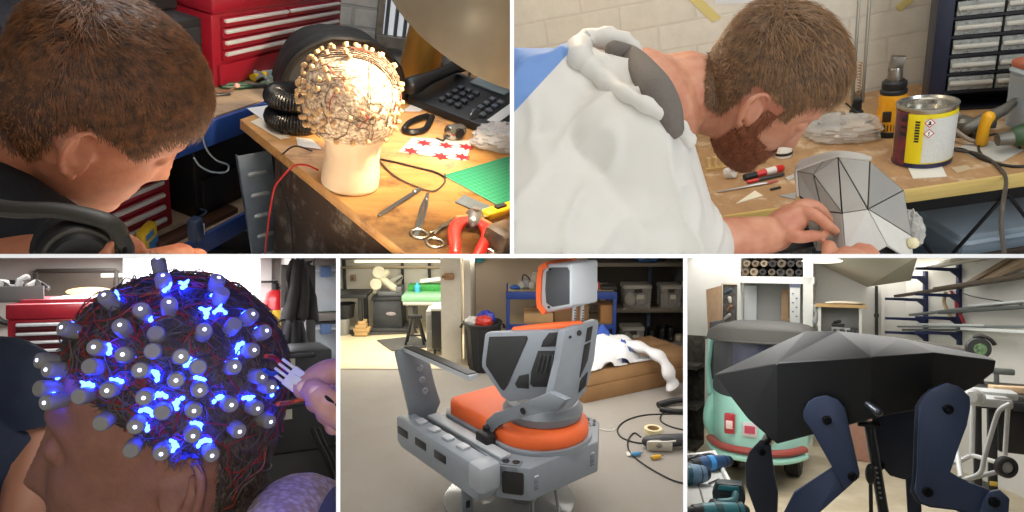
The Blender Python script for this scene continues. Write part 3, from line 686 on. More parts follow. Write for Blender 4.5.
# ---- desk phone
ph = T('desk_phone', 'black office desk phone with coiled cord beside the bronze lamp', 'phone', loc=tt(450, 121, .001), rz=42)
pb = mat('#1e2126', .42)
prof = [(0, 0), (.235, 0), (.235, .062), (.20, .066), (.0, .022)]
P('body', MB().prismb([(x, z_) for x, z_ in prof], .30, Matrix(((1,0,0,0), (0,0,1,-.15), (0,1,0,0), (0,0,0,1))), .004), pb, ph)
def onp(x, y, h=0): return V((x, y, .024+x*.213+h))
rot = Matrix.Rotation(-math.atan(.213), 4, 'Y')
hs = P('handset', MB().limb(spline([onp(.0, .14, .03), onp(.05, .125, .036), onp(.11, .118, .036), onp(.17, .118, .032), onp(.225, .125, .022)], 3), [.026, .025, .022, .019, .0175, .017, .0165, .0165, .017, .018, .021, .024, .025], 14), mat('#16181c', .35), ph)
for i in range(4):
    for j in range(6):
        if j in (3,): continue
        P('key', MB().box(onp(.04+i*.03, .06-j*.027, .004), (.018, .017, .009), .003, rot), mat('#3a4048' if j < 3 else '#525a64', .45), ph)
P('label_strip', MB().box(onp(.12, -.115, .003), (.2, .03, .004), .001, rot), mat('#cfd3d6', .5), ph, 'white paper label strip')
P('display', MB().box(onp(.2, .0, .002), (.05, .12, .006), .002, rot), mat('#6c7a80', .2), ph)
cp = [onp(.02, -.135, .012)]+[V(p) for p in ((-.02, -.15, .012), (-.08, -.12, .010), (-.11, -.05, .010), (-.085, .0, .010), (-.05, -.03, .010), (-.06, -.10, .012))]
cpath = spline([ph.matrix_world.inverted() @ (PM @ tt(u, v, .009)) for u, v in ((428, 116), (418, 119), (408, 124), (405, 130), (412, 132), (424, 130), (429, 123), (432, 117))], 12)
coil = []
for i, p in enumerate(cpath):
    d = (cpath[min(i+1, len(cpath)-1)]-cpath[max(i-1, 0)]); x, y, _ = basis(d)
    for k in range(6): a = 2*pi*k/6; q = cpath[min(i+1, len(cpath)-1)]; coil.append(p.lerp(q, k/6)+x*(.0065*cos(a))+y*(.0065*sin(a)))
P('coiled_cord', MB().tube(coil, .0024, 5), mat('#15171a', .4), ph)
# headset / strap thing, orange-edged mask, brass cylinder
ms = T('dust_mask', 'grey breathing mask with orange edge lying against the bronze lamp', 'mask', loc=tt(440, 79), rz=5)
P('shell', MB().grid(lambda a, b: V(((a-.5)*.075*(1-.5*b*b), -.012*sin(pi*a)-.01*b, .09*(1-b)+.035)), 14, 10, .012), mat('#8b929b', .5), ms)
P('edge', MB().tube([V(((a_-.5)*.08*(1-.5*b_*b_), -.006*sin(pi*a_), .09*(1-b_)+.035)) for a_, b_ in [(0, .25), (0, .5), (0.06, .8), (.2, 1), (.5, 1.06), (.8, 1), (.94, .8), (1, .5), (1, .25)]], .007, 8), mat('#d08a26', .45), ms)
for s in (1, -1): P('strap', MB().tube(spline([(.035*s, 0, .085), (.075*s, .0, .10), (.095*s, -.01, .07), (.085*s, -.03, .02)]), .010, 8, flat=.45), mat('#4a515b', .5), ms)
P('valve', MB().cyl((0, -.02, .04), (0, -.035, .035), .016), mat('#33383f', .4), ms)
cl = tt(408, 84)
S('brass_cylinder', 'tall gold coloured metal cylinder standing behind the foam head', 'cylinder', MB().lathe([(0, 0), (.062, 0), (.064, .004), (.056, .22), (.052, .222), (0, .222)], 36), mat('#c79a4c', .3, .5, var=.1, stretch=(1, 1, .05)), loc=V((.475, 1.98, TZ+.008)), ry=5)
hdn = T('black_device', 'black flat cable tray with red wire lying behind the foam head', 'device', loc=tt(415, 96), rz=30)
P('case', MB().box((0, 0, .012), (.16, .07, .024), .006), mat('#1b1b1f', .4), hdn); P('red_wire', MB().tube(spline([(-.05, -.02, .026), (-.02, -.035, .032), (.01, -.01, .03), (-.02, .015, .027)]), .002, 6), mat('#b5302c', .4), hdn); P('white_plug', MB().box((.05, -.02, .03), (.03, .02, .014), .003), mat('#d9dadd', .4), hdn)
sheet('paper_sheet', 'white paper sheet between foam head and desk phone', 'paper', ((402, 112), (413, 104), (432, 100), (420, 112)), '#e3e4e8', .001, lift=.001)
# ---- bronze lamp shade
lc = atd(471, 25, 1.16)
axis = V((.30, -.30, .9)).normalized()
lt = T('desk_lamp', 'big bronze desk lamp with domed metal shade over the desk phone', 'lamp', M=Matrix.Translation(lc) @ axis.to_track_quat('Z', 'Y').to_matrix().to_4x4())
bz = NT('bronze'); n_ = bz.noise(bz.coord((1, 1, 1)), 9, 3); bz.l(bz.ramp(n_, [(.3, '#9a8b72'), (.7, '#b3a286')]), bz.b.inputs['Base Color']); bz.b.inputs['Metallic'].default_value = .4; bz.b.inputs['Roughness'].default_value = .42
R_ = .16
P('shade', MB().lathe([(R_, 0), (R_*.985, .03), (R_*.93, .065), (R_*.82, .10), (R_*.62, .13), (R_*.36, .148), (.03, .156)], 48).lathe([(.03, .152), (R_*.35, .144), (R_*.6, .126), (R_*.8, .097), (R_*.91, .063), (R_*.965, .03), (R_*.98, 0), (R_, 0)], 48), bz.m, lt, smooth=60)
P('socket', MB().lathe([(.0, .2), (.03, .2), (.032, .15), (.03, .12)], 20), mat('#2a2622', .4), lt)
P('bulb', MB().ell((0, 0, .09), (.03, .03, .036)), mat('#fff0d0', .3, emit=3), lt)
ab_ = lt.matrix_world.inverted() @ (PM @ V((1.15, 1.9, TZ)))
P('arm', MB().tube(spline([(0, 0, .19), (.06, .05, .26), (.3, .3, .2), ab_]), .012, 10), mat('#4a4136', .4, .7), lt)
# ---- the man
hcen = atd(99, 108, .89)
MH = Matrix.Translation(hcen) @ Matrix.Rotation(radians(10), 4, 'Z') @ Matrix.Rotation(radians(36), 4, 'Y') @ Matrix.Rotation(radians(14), 4, 'X') @ Matrix.Diagonal((1.0, 1.0, 1.08, 1))
inv = MH.inverted()
man = T('person', 'man in dark clothes with headphones around his neck bending toward the foam head', 'person', loc=(hcen.x, hcen.y, -1.5))
mi_ = man.matrix_world.inverted() @ PM
sk = MB(); head_mb(sk, MH)
nb = MH @ V((-.035, 0, -.06)); ne = MH @ V((-.10, .0, -.175)); ch_ = ne+V((-.02, .0, -.15))
sk.limb([nb, ne, ne+V((-.03, .0, -.08))], [.056, .060, .075], 20)
sh = ne+V((.02, -.02, -.1))
sk.limb([ne+V((-.05, .0, -.06)), ne+V((-.12, .05, -.25)), V((ne.x-.15, ne.y, -1.1))], [.10, .17, .16], 24)
# right arm reaching to the table edge (its forearm shows at the lower edge)
el, wr_ = atd(128, 252, .70)+V((.0, .0, -.02)), atd(146, 272, .85)
sk.limb([ne+V((.0, -.06, -.12)), el, wr_], [.055, .036, .026], 16)
sk.limb([wr_, wr_+V((.03, .06, -.02))], [.026, .02], 10)
for k in range(4): finger(sk, Matrix.Translation(wr_+V((.02+.006*k, .05, -.02))), [(0, 0, 0), (.01, .04, -.012), (.012, .065, -.03)], .009, .007)
finger(sk, Matrix.Translation(wr_+V((.02, .03, -.02))), [(0, 0, 0), (.03, .02, -.01), (.04, .04, -.02)], .010, .008)
sk = remeshed(sk, .0032, 3)
skin_ = NT('skin_warm'); c_ = skin_.coord(); skin_.l(skin_.ramp(skin_.noise(c_, 40, 5), [(.3, '#b06a4c'), (.7, '#c98462')]), skin_.b.inputs['Base Color']); skin_.b.inputs['Roughness'].default_value = .5
skin_.b.inputs['Subsurface Weight'].default_value = .15; skin_.b.inputs['Subsurface Radius'].default_value = (.01, .004, .002); skin_.bump(skin_.noise(c_, 260, 2), .15, .002)
skw = MB(); skw.v = [tuple(mi_ @ V(v)) for v in sk.v]; skw.f = sk.f; skw.mi = sk.mi
P('body', skw, skin_.m, man, smooth=180)
def hairy(p):
    q = inv @ p
    if q.z < -.075 or abs(q.y) > .1: return False
    if q.x > .030: return q.z > .070-.35*max(0, abs(q.y)-.03)-.0 or (q.x < .046 and q.z > .012)
    if q.x > -.030: return q.z > .024
    return q.z > -.055
skb = bvh_of(sk); rr = random.Random(5)
capm = shell(sk, lambda p, n: hairy(p), .004)
hm_ = hair_mat('#301b0f', '#623a1e', .45, 160)
hr = P('hair', toM(capm, mi_), hm_, man, smooth=180)
roots = scatter_on(sk, 15000, lambda p, n: hairy(p), rr)
crown = MH @ V((-.06, 0, .11)); fwd = (MH.to_3x3() @ V((1, 0, 0))); dwn = (MH.to_3x3() @ V((0, 0, -1)))
def flow(p, n):
    q = inv @ p; return fwd*(1.0 if q.x > -.06 else -.1)+dwn*(.9 if q.z < .08 else .15)+(p-crown)*3
def hlen(p): q = inv @ p; return .012+.028*max(0, min(1, (q.z-.01)/.07))
hb_ = hair_mb(skb, roots, flow, hlen, 4, .0009, .22, .35, .12, rr)
P('hair_lock', toM(hb_, mi_), hair_mat('#3b2412', '#8a562c', .42, 90), hr, smooth=180)['kind'] = 'stuff'
# shirt: shell over shoulders, arms
def clothed(p, n):
    q = p-ne; return (q.z < -.03 and (p-el).dot(wr_-el) < 0) and (inv @ p).z < -.13
P('shirt', toM(shell(sk, clothed, .006), mi_), mat('#15141a', .85, bump=.3, bs=120), man, smooth=180)
P('collar', MB().at(mi_).limb([atd(-70, 225, .92), atd(-5, 226, .90), atd(46, 250, .88), atd(60, 290, .86)], [.10, .070, .060, .08], 20), mat('#131218', .9, bump=.3, bs=120), man, 'dark hooded collar', smooth=180)
# headphones round the neck
hp_ = T('headphones', 'black over-ear headphones hanging around the neck of the man by the foam head', 'headphones', M=Matrix.Translation(atd(66, 252, .72)) @ Matrix.Scale(.86, 4))
hpm = mat('#0f0d0b', .5); d_ = V((.25, -.9, .3)).normalized()
P('ear_cup', MB().lathe([(0, .03), (.026, .03), (.036, .022), (.041, .006), (.040, -.012), (.034, -.02), (0, -.02)], 32, (.012, 0, -.005), d_), hpm, hp_)
P('cushion', MB().lathe([(.020, -.02), (.024, -.040), (.034, -.044), (.043, -.036), (.044, -.022), (.036, -.016)], 32, (.012, 0, -.005), d_), mat('#0e0d0c', .6), hp_)
P('cup_ring', MB().tube([V((.012, 0, -.005))+basis(d_)[0]*(.033*cos(t_))+basis(d_)[1]*(.033*sin(t_))+d_*.024 for t_ in [2*pi*k/32 for k in range(32)]], .0025, 8, closed=True), mat('#3a352c', .5), hp_)
P('headband', MB().tube(spline([(.055, -.006, .012), (.045, .0, .036), (.0, .01, .044), (-.05, .02, .04), (-.12, .06, .03)]), .011, 10, flat=.6), mat('#2b271e', .45), hp_)
P('yoke', MB().tube(spline([(.054, -.012, -.01), (.06, -.006, .01), (.05, 0, .03)]), .006, 8), hpm, hp_)
S('hanging_jacket', 'dark navy jacket hanging behind the head of the man', 'jacket', MB().grid(lambda a, b: aty(-45+a*70+6*sin(b*7), -60+b*110, 1.6)+V((0, .03*sin(a*13+b*2), 0)), 24, 12, .02), mat('#141c2e', .85, bump=.3, bs=60))
# ================================================================ B: man in white coverall taping a faceted shell together at the bench
panel('B')
HB = -.6
BY = 17.0
u_ = V((cos(radians(BY)), sin(radians(BY)), 0)); v_ = V((-u_.y, u_.x, 0))
F0 = atz(724, 216, HB)
BB = Matrix.Translation(F0) @ Matrix.Rotation(radians(BY), 4, 'Z')
BBi = BB.inverted()
def bt(u, v, h=0): return atz(u, v, HB+h+.0006)
def dirdeg(a, b): d = b-a; return math.degrees(atan2(d.y, d.x))
wb = MB().bx((-1.6, 0, -1.2), (1.4, .1, 1.2)); 
wo = bpy.data.objects.new('wall_brick', mesh_of('wall_brick', wb, brick('#dcd6c8', '#d8d1c2', '#d2cabb', .215, .072, .004, dirt='#b9b1a0', bump=.35), 0)); col.objects.link(wo); wo.matrix_world = PM @ BB @ pose((0, .72, 0)); wo['kind'] = 'structure'; reg(wo)
ST('floor', MB().bx((-1.2, .3, -1.55), (1.6, 2.6, -1.5)), mat('#45423f', .8, var=.3))
bench = T('workbench', 'chipboard workbench with pale yellow front edge on a dark steel trestle', 'workbench', M=BB)
P('worktop', MB().bx((-.5, .003, -.028), (1.2, .70, 0)), wood('#a98358', '#8f6c46', (10, 4, 10), .6, '#c9b394', 12), bench)
P('edge_strip', MB().box((.35, 0, -.014), (1.7, .006, .03), .002), wood('#c9b06a', '#b89c55', (2, 20, 20), .5), bench, 'pale yellow edge strip')
bk = mat('#17161a', .5, .3)
P('rail', MB().bx((-.5, .06, -.085), (1.2, .09, -.03)), bk, bench)
P('pipe', MB().cyl((.02, .03, -.235), (1.2, .03, -.17), .012), mat('#4c4038', .5, .6, var=.4), bench, 'brown lower pipe of the trestle')
for a, b in ((.18, .27), (.38, .27), (.38, .48), (.60, .48), (.60, .71), (.82, .71)):
    P('lattice_bar', MB().cyl((a, .06, -.07), (b, .05, -.225), .004, n=8), bk, bench)
P('pipe_clamp', MB().box((.20, .02, -.228), (.03, .045, .04), .006, Matrix.Rotation(.2, 4, 'Y')).cyl((.16, .0, -.245), (.24, .0, -.235), .008), mat('#232326', .5, .4), bench)
P('leg', MB().bx((.9, .05, -.9), (.94, .09, -.03)), bk, bench)
# masking tape on the wall
def onwall(u, v, off=.0015): return atp(u, v, (BB @ V((0, .72-off, 0)))[:], v_)
for lb, q in (('yellow masking tape strip on the wall above the head of the man', ((687, -2), (699, -4), (722, 18), (712, 22))), ('yellow masking tape piece on the wall beside the drawer cabinet', ((895, 6), (908, -3), (914, 0), (900, 12)))):
    S('masking_tape', lb, 'tape', MB().patch([onwall(*p) for p in q], .0006, 6, 2), mat('#d3c27c', .7))
S('paper_note', 'white paper note taped to the brick wall', 'paper', MB().patch([onwall(*p, .001) for p in ((712, -6), (752, -6), (752, 3), (716, 4))], .0005), mat('#d7d9da', .7))
# ---- drawer cabinet
c0 = bt(926, 112)
CM2 = Matrix.Translation(c0) @ Matrix.Rotation(radians(BY-22), 4, 'Z')
cb = T('drawer_cabinet', 'navy steel cabinet with rows of clear plastic drawers against the brick wall', 'cabinet', M=CM2)
nv = mat('#1c2338', .45, var=.15); nv2 = mat('#10141f', .5)
ch_, rw, rh = .62, .098,   .045
P('side_panel', MB().box((.018, .07, ch_/2), (.036, .14, ch_), .003), nv, cb)
P('divider', MB().box((.036+2*rw+.016, .055, ch_/2), (.03, .15, ch_), .003), nv2, cb)
P('back_panel', MB().bx((.034, .115, 0), (.62, .14, ch_)), nv2, cb)
for i in range(14): P('shelf', MB().bx((.036, .0, i*rh), (.62, .12, i*rh+.006)), nv2, cb)
cp_ = mat('#c0c4c0', .35, alpha=.4, var=.25, sc_=60); lipm = mat('#c4c2b8', .4, alpha=.8); cont = mat('#8b8c88', .7, var=.6, sc_=45, c2='#3b3f45')
for i in range(1, 14):
    for x0, wd in ((.038, rw), (.038+rw, rw), (.038+2*rw+.034, rw), (.038+3*rw+.034, rw)):
        d = P('drawer', MB().bx((x0+.003, .0, i*rh+.008), (x0+wd-.003, .004, i*rh+rh-.004)).bx((x0+.003, .0, i*rh+.008), (x0+.006, .1, i*rh+.036)).bx((x0+wd-.006, .0, i*rh+.008), (x0+wd-.003, .1, i*rh+.036)), cp_, cb)
        P('lip', MB().box((x0+wd/2, -.005, i*rh+.026), (wd-.008, .010, .011), .004), lipm, d)
        P('contents', MB().box((x0+wd/2, .05, i*rh+.024), (wd-.014, .08, .03), .006), cont, d)
# ---- paint can
cn = bt(921, 160); can = T('resin_can', 'round metal can with yellow edged label and hazard signs on the bench', 'can', M=Matrix.Translation(cn) @ Matrix.Rotation(radians(6), 4, 'Z') @ Matrix.Scale(.80, 4))
r, h = .0705, .162
P('body', MB().lathe([(0, .001), (r-.002, 0), (r, .004), (r, h-.006), (r+.002, h-.003), (r+.002, h), (r-.005, h+.001), (r-.008, h-.006), (r-.020, h-.007), (r-.022, h-.020), (0, h-.022)], 56), mat('#b9b6ac', .25, .9), can)
def band(a0, a1, z0, z1, off=.0006): return MB().lathe([(r+off, z0), (r+off, z1)], 40, a0=radians(a0), a1=radians(a1))
P('label', band(-185, 20, .006, h-.012), mat('#e3cf17', .4), can, 'bright yellow label')
P('foot_band', band(-200, 40, .003, .015, .0012), mat('#232345', .4), can, 'dark blue band around the foot')
P('text_panel', band(-108, -25, .018, h-.024, .0012), mat('#cfd0cb', .5, var=.12, sc_=250), can, 'pale grey panel with fine print')
P('picture_panel', band(-180, -140, .008, h-.010, .0012), mat('#2b2333', .35, var=.9, sc_=28, c2='#8d2c34'), can, 'dark picture panel with red and purple')
gl = MB(); 
def spot_(a, z, w_, hh, off=.0024):
    a = radians(a); p = V((cos(a)*(r+off), sin(a)*(r+off), z)); x = V((-sin(a), cos(a), 0)); return p, x, w_, hh
for k in range(8):
    p, x, w_, hh = spot_(-120, h-.034-k*.0075, .011, .0045); 
    gl.patch([p-x*w_/2, p+x*w_/2, p+x*w_/2+V((0,0,hh)), p-x*w_/2+V((0,0,hh))], .0004)
for k in range(3):
    p, x, w_, hh = spot_(-148, h-.035-k*.019, .016, .009); gl.patch([p-x*w_/2, p+x*w_/2, p+x*w_/2+V((0,0,hh)), p-x*w_/2+V((0,0,hh))], .0004)
for z in (.128, .100):
    p, x, w_, hh = spot_(-99, z, .02, .02, .0022); q = .0125
    hz_ = P('hazard_sign', MB().add([p-x*q, p-V((0,0,q)), p+x*q, p+V((0,0,q))], [(0,1,2,3)]), mat('#c22a2a', .5), can, 'red bordered hazard diamond')
    p2 = p+p.normalized()*.0004; q = .0098; n2 = V((p.x, p.y, 0)).normalized()
    P('hazard_field', MB().add([p2+n2*.0004-x*q, p2+n2*.0004-V((0,0,q)), p2+n2*.0004+x*q, p2+n2*.0004+V((0,0,q))], [(0,1,2,3)]), mat('#efeee9', .5), hz_)
    mk = MB(); p3 = p2+n2*.0012
    if z > .11:
        mk.ell(p3+V((0,0,.002)), (.0028, .0006, .0028), 10, 6).ell(p3-V((0,0,.003)), (.0042, .0006, .0022), 10, 6)
    else: mk.box(p3+V((0,0,.001)), (.0022, .0008, .007)).box(p3-V((0,0,.005)), (.0022, .0008, .002))
    P('hazard_symbol', mk, mat('#161616', .5), hz_)
glo = P('print_mark', gl, mat('#1d1d1d', .5), can, 'black vertical print')
# ---- heat gun
hg = T('heat_gun', 'yellow and black heat gun standing nozzle up beside the can', 'heat gun', M=Matrix.Translation(bt(890, 134)) @ Matrix.Rotation(radians(-8), 4, 'Z') @ Matrix.Scale(.86, 4))
yl = mat('#dd9a12', .42, var=.08); bl = mat('#17171a', .5)
P('body', MB().lathe([(0, .006), (.036, .006), (.039, .014), (.038, .06), (.034, .085), (.036, .10), (.033, .118), (0, .12)], 28), yl, hg)
P('foot', MB().lathe([(0, 0), (.036, 0), (.040, .003), (.041, .016), (.039, .018)], 28), bl, hg)
P('collar', MB().lathe([(.030, .116), (.034, .12), (.034, .128), (.029, .132), (.031, .136), (.031, .150), (.024, .156), (0, .156)], 28), bl, hg)
P('nozzle', MB().lathe([(.018, .15), (.019, .16), (.018, .185), (.016, .19)], 24).prismb([(-.02, .18), (.016, .178), (.022, .218), (-.014, .222)], .024, Matrix(((1,0,0,0), (0,0,1,-.012), (0,1,0,0), (0,0,0,1))), .003), mat('#8d8880', .3, .9, var=.3), hg)
P('handle', MB().limb(spline([(.02, .0, .095), (.06, .0, .088), (.082, .005, .06), (.075, .005, .034), (.05, 0, .02)], 4), [.015]*17, 12), yl, hg)
P('badge', MB().box((-.012, -.0365, .062), (.022, .006, .03), .002), mat('#2a2013', .5), hg)
for i in range(5): P('vent', MB().box((-.016+i*.008, -.0375, .03), (.003, .004, .018), .001), bl, hg)
P('cord', MB().tube(spline([(-.03, .02, .02), (-.06, .03, .03), (-.09, .06, .05), (-.12, .1, .065)]), .003, 8), bl, hg)
# ---- sprung arm lamp
al = T('arm_lamp', 'slim silver spring arm of a bench lamp standing before the brick wall', 'lamp', loc=bt(856, 118), rz=10)
sv = mat('#a9a79d', .3, .85)
P('base', MB().box((0, 0, .012), (.03, .03, .024), .005).cyl((.0, 0, .02), (0, 0, .05), .012), mat('#1d1d1f', .5), al)
for x in (-.011, .013): P('arm', MB().cyl((x, 0, .04), (x+.004, .01, .345), .0042, n=10), sv, al)
P('spring', MB().tube([V((.002+.0045*cos(k*.9), .0045*sin(k*.9), .06+k*.0011)) for k in range(80)], .0013, 5), mat('#b08050', .4, .6), al)
P('joint', MB().lathe([(0, -.008), (.016, -.006), (.018, 0), (.016, .006), (0, .008)], 20, (.004, .01, .055), (0, -1, 0)), sv, al)
P('elbow', MB().prismb([(-.022, .0), (.0, -.016), (.026, .004), (.022, .03), (-.002, .042), (-.024, .024)], .012, Matrix(((1,0,0,0), (0,0,1,.004), (0,1,0,.345), (0,0,0,1))), .002).cyl((-.02, .004, .37), (.03, .004, .36), .003), mat('#77766f', .35, .7), al)
P('upper_arm', MB().cyl((.0, .01, .38), (-.03, .03, .8), .0042, n=10), sv, al)
# ---- stuff on the bench
S('clear_bag', 'crumpled clear plastic bag behind the faceted shell', 'bag', crumple((0, 0, 0), .085, .06, .035, 9, .2), clear('#d8d4cc', .42, .15), loc=bt(842, 138), rz=-12, smooth=25)
bkb = T('black_pouch', 'black pouch lying behind the clear bag next to the face', 'pouch', loc=bt(822, 127), rz=20)
P('body', MB().box((0, 0, .014), (.11, .07, .028), .012, seg=3), mat('#16171a', .55, bump=.3), bkb); P('zip', MB().tube([(-.05, -.034, .02), (0, -.038, .022), (.05, -.034, .02)], .003, 6), mat('#3b3c40', .4), bkb)
bo = T('white_bottle', 'small white bottle with black ring beside the chin of the man', 'bottle', loc=bt(783, 156), rz=0)
P('body', MB().lathe([(0, 0), (.020, 0), (.021, .004), (.020, .03), (.012, .042), (.008, .05), (0, .05)], 24), mat('#e7e3d8', .4), bo); P('ring', MB().lathe([(.0212, .006), (.0222, .007), (.0222, .012), (.0212, .013)], 24), mat('#1a1a1a', .5), bo)
def pen(name, label, a, b, r_, c_body, c_cap, c_mid=None):
    d = b-a; L = d.length; t = T(name, label, 'pen', M=pose(a+V((0, 0, r_+.0005)), math.degrees(atan2(d.y, d.x))))
    P('barrel', MB().tube([(L*.3, 0, 0), (L*.32, 0, 0), (L*.96, 0, 0), (L, 0, 0)], [r_*.9, r_, r_, r_*.8], 14), mat(c_body, .4), t)
    P('cap', MB().tube([(0, 0, 0), (L*.02, 0, 0), (L*.31, 0, 0)], [r_*.8, r_*1.05, r_*1.05], 14), mat(c_cap, .4), t)
    if c_mid: P('label_band', MB().tube([(L*.55, 0, 0), (L*.8, 0, 0)], r_*1.03, 14), mat(c_mid, .5), t)
    return t
pen('marker', 'red marker pen with black cap and white band on the bench', bt(744, 181), bt(783, 171), .008, '#c42420', '#1b1b1d', '#d8d2c8')
pen('pencil', 'red tipped dark pencil lying beside the marker pen', bt(747, 184), bt(784, 176), .004, '#2c2728', '#c22d2a')
sw = T('scalpel', 'grey scalpel lying between the marker pen and the card triangle', 'scalpel', M=pose(bt(718, 193), dirdeg(bt(718, 193), bt(762, 185))))
P('handle', MB().limb([(0, 0, .003), (.05, 0, .003), (.09, 0, .004), (.115, 0, .003)], [.002, .0022, .004, .003], 8), mat('#a7a39b', .35, .8), sw); P('tip', MB().limb([(.112, 0, .003), (.135, 0, .003)], [.0035, .002], 8), mat('#b34a3a', .4), sw)
def flat(name, label, cat, pts, c, th=.0015, m=None):
    q = [bt(*p) for p in pts]; ct_ = sum(q, V())/len(q)
    return S(name, label, cat, MB().prism([((p-ct_).x, (p-ct_).y) for p in q], th), m or mat(c, .6), loc=ct_)
flat('card_triangle', 'cream card triangle lying at the front of the bench', 'card', ((736, 204), (755, 191), (763, 196)), '#d8cfb9')
flat('card_offcut', 'dark grey card offcut next to the faceted shell', 'card', ((778, 196), (796, 193), (795, 200)), '#8f8d8a')
flat('pencil_stub', 'tiny dark pencil stub behind the card triangle', 'pencil', ((770, 190), (780, 187.5), (781, 188.5), (771, 191)), '#2e2a28', .004)
flat('card_strip', 'grey card strip lying left of the shell rim', 'card', ((785, 178), (800, 172), (803, 175), (788, 181)), '#b1aea6')
flat('white_card', 'white card sheet in front of the can', 'card', ((907, 166), (941, 165), (947, 177), (913, 179)), '#dcd9cd')
flat('card_scrap', 'worn beige scrap on the bench right of the white card', 'scrap', ((951, 168), (966, 165), (973, 169), (957, 173)), '#bda888', .0006)
flat('dark_blade', 'dark thin blade lying left of the white card', 'blade', ((897, 163), (908, 165), (909, 167), (898, 165)), '#4a4540', .001)
rack = T('wooden_rack', 'row of pale wooden pegs on the bench behind the beard', 'rack', loc=bt(735, 166), rz=14)
P('board', MB().bx((-.07, -.012, 0), (.07, .012, .006)), wood('#b99a62', '#a5864f'), rack)
for i in range(9): P('peg', MB().cyl((-.062+i*.0155, 0, .006), (-.062+i*.0155, 0, .03), .0045, n=10), wood('#cbb27c', '#b89b62'), rack)
S('plastic_cup', 'small clear plastic cup lying by the beard', 'cup', MB().lathe([(0, 0), (.012, 0), (.015, .02), (.0145, .02), (.0118, .001), (0, .001)], 20, (0, 0, .012), (.8, -.3, .3)), clear('#e3e3e0', .5), loc=bt(726, 178))
# tools on the right
dk = mat('#2b2a27', .5); sl = mat('#6d6a62', .45, .5, var=.3)
sp = T('spray_gun', 'grey metal spray gun and hose fittings heaped behind the can', 'spray gun', M=Matrix.Translation(bt(984, 134)) @ Matrix.Rotation(radians(25), 4, 'Z') @ Matrix.Scale(.72, 4))
P('body', MB().limb([(-.06, 0, .03), (0, 0, .05), (.06, 0, .07), (.10, .01, .088)], [.02, .022, .016, .010], 12), sl, sp); P('grip', MB().limb([(-.01, 0, .045), (-.03, -.02, .015), (-.045, -.03, .012)], [.016, .014, .012], 12), dk, sp)
P('cup', MB().lathe([(0, 0), (.03, 0), (.032, .05), (.02, .06), (0, .06)], 20, (-.055, .03, .0), (0, 0, 1)), mat('#6f6b60', .4, .4), sp); P('hose', MB().tube(spline([(-.045, -.03, .012), (-.06, -.07, .008), (-.10, -.06, .02), (-.11, .0, .05), (-.07, .03, .075)]), .007, 10), mat('#86796a', .5), sp)
yt = T('yellow_tool', 'yellow plastic tool handle standing between spray gun and green drill', 'tool', loc=bt(981, 146), rz=10)
P('handle', MB().limb([(0, 0, .01), (.0, 0, .04), (.006, 0, .065)], [.012, .011, .013], 12), mat('#e0a219', .4), yt); P('trigger', MB().box((.014, -.006, .05), (.012, .01, .018), .003), dk, yt)
gd = T('green_drill', 'dark green power drill lying at the edge of the bench', 'drill', loc=bt(1048, 148), rz=12)
gm = mat('#2f4a2c', .45, var=.1)
P('body', MB().limb([(-.06, 0, .035), (0, 0, .04), (.06, 0, .04), (.12, 0, .038)], [.022, .034, .036, .03], 16), gm, gd); P('chuck', MB().cyl((-.10, 0, .032), (-.06, 0, .034), .013, .018), sl, gd); P('grip', MB().limb([(.05, -.02, .03), (.03, -.08, .02)], [.022, .02], 12), gm, gd); P('nameplate', MB().box((.02, -.034, .05), (.05, .004, .014), .001), mat('#d5d3c4', .5), gd)
for lb, pts, r_, c_ in (('grey power cord curving over the bench edge down to the plastic boxes', ((955, 150), (975, 153), (990, 160), (1003, 172), (1006, 182)), .0035, '#4b453e'), ('black cord lying behind the can toward the drill', ((948, 150), (962, 149), (985, 160), (1010, 166), (1030, 166)), .003, '#1d1a19'), ('thin dark cord looped around the yellow tool', ((985, 158), (979, 150), (981, 140), (995, 134), (1012, 138), (1020, 148)), .0025, '#262220')):
    P3 = [bt(u, v, r_) for u, v in pts]
    if 'curving' in lb: P3 += [atd(1004, 198, 1.38), atd(1001, 222, 1.36), atd(1005, 260, 1.38)]
    S('extension_lead', lb, 'cord', MB().tube(spline(P3), r_, 8), mat(c_, .5))
flat('white_paper', 'white paper under the yellow tool and the cords', 'paper', ((955, 148), (985, 140), (1024, 150), (1002, 162), (975, 158)), '#b9b7ae', .0006)
tub('storage_tub', 'clear plastic tub with orange red lid at the end of the bench', Matrix.Translation(bt(1062, 126)) @ Matrix.Rotation(radians(BY), 4, 'Z'), .17, .13, .13, lid='#b5654c', tint='#b9c8d2')
uz = HB-.46
def under(u, v, y_): return aty(u, v, y_)
t1 = tub('plastic_crate', 'clear plastic storage box with dark blue handle under the bench, in front of the others', Matrix.Translation(under(1012, 262, 1.66)+V((0, .10, -.135))) @ Matrix.Rotation(radians(BY+4), 4, 'Z'), .40, .28, .24, lid='clear', handle='#2636a8', tint='#c9dae6', a=.45)
tub('plastic_crate', 'bluish plastic storage box without handle under the bench, behind the shell', Matrix.Translation(under(888, 262, 1.88)+V((-.03, 0, .03))) @ Matrix.Rotation(radians(BY+30), 4, 'Z'), .28, .22, .20, lid='clear', tint='#8fb3cc', a=.65)
tub('plastic_crate', 'clear plastic storage box with dark blue handle under the bench, far back below the cord', Matrix.Translation(under(1012, 203, 2.13)+V((0, 0, -.115))) @ Matrix.Rotation(radians(BY), 4, 'Z'), .36, .20, .20, lid='clear', handle='#1d2a78', tint='#bccad6', a=.6)
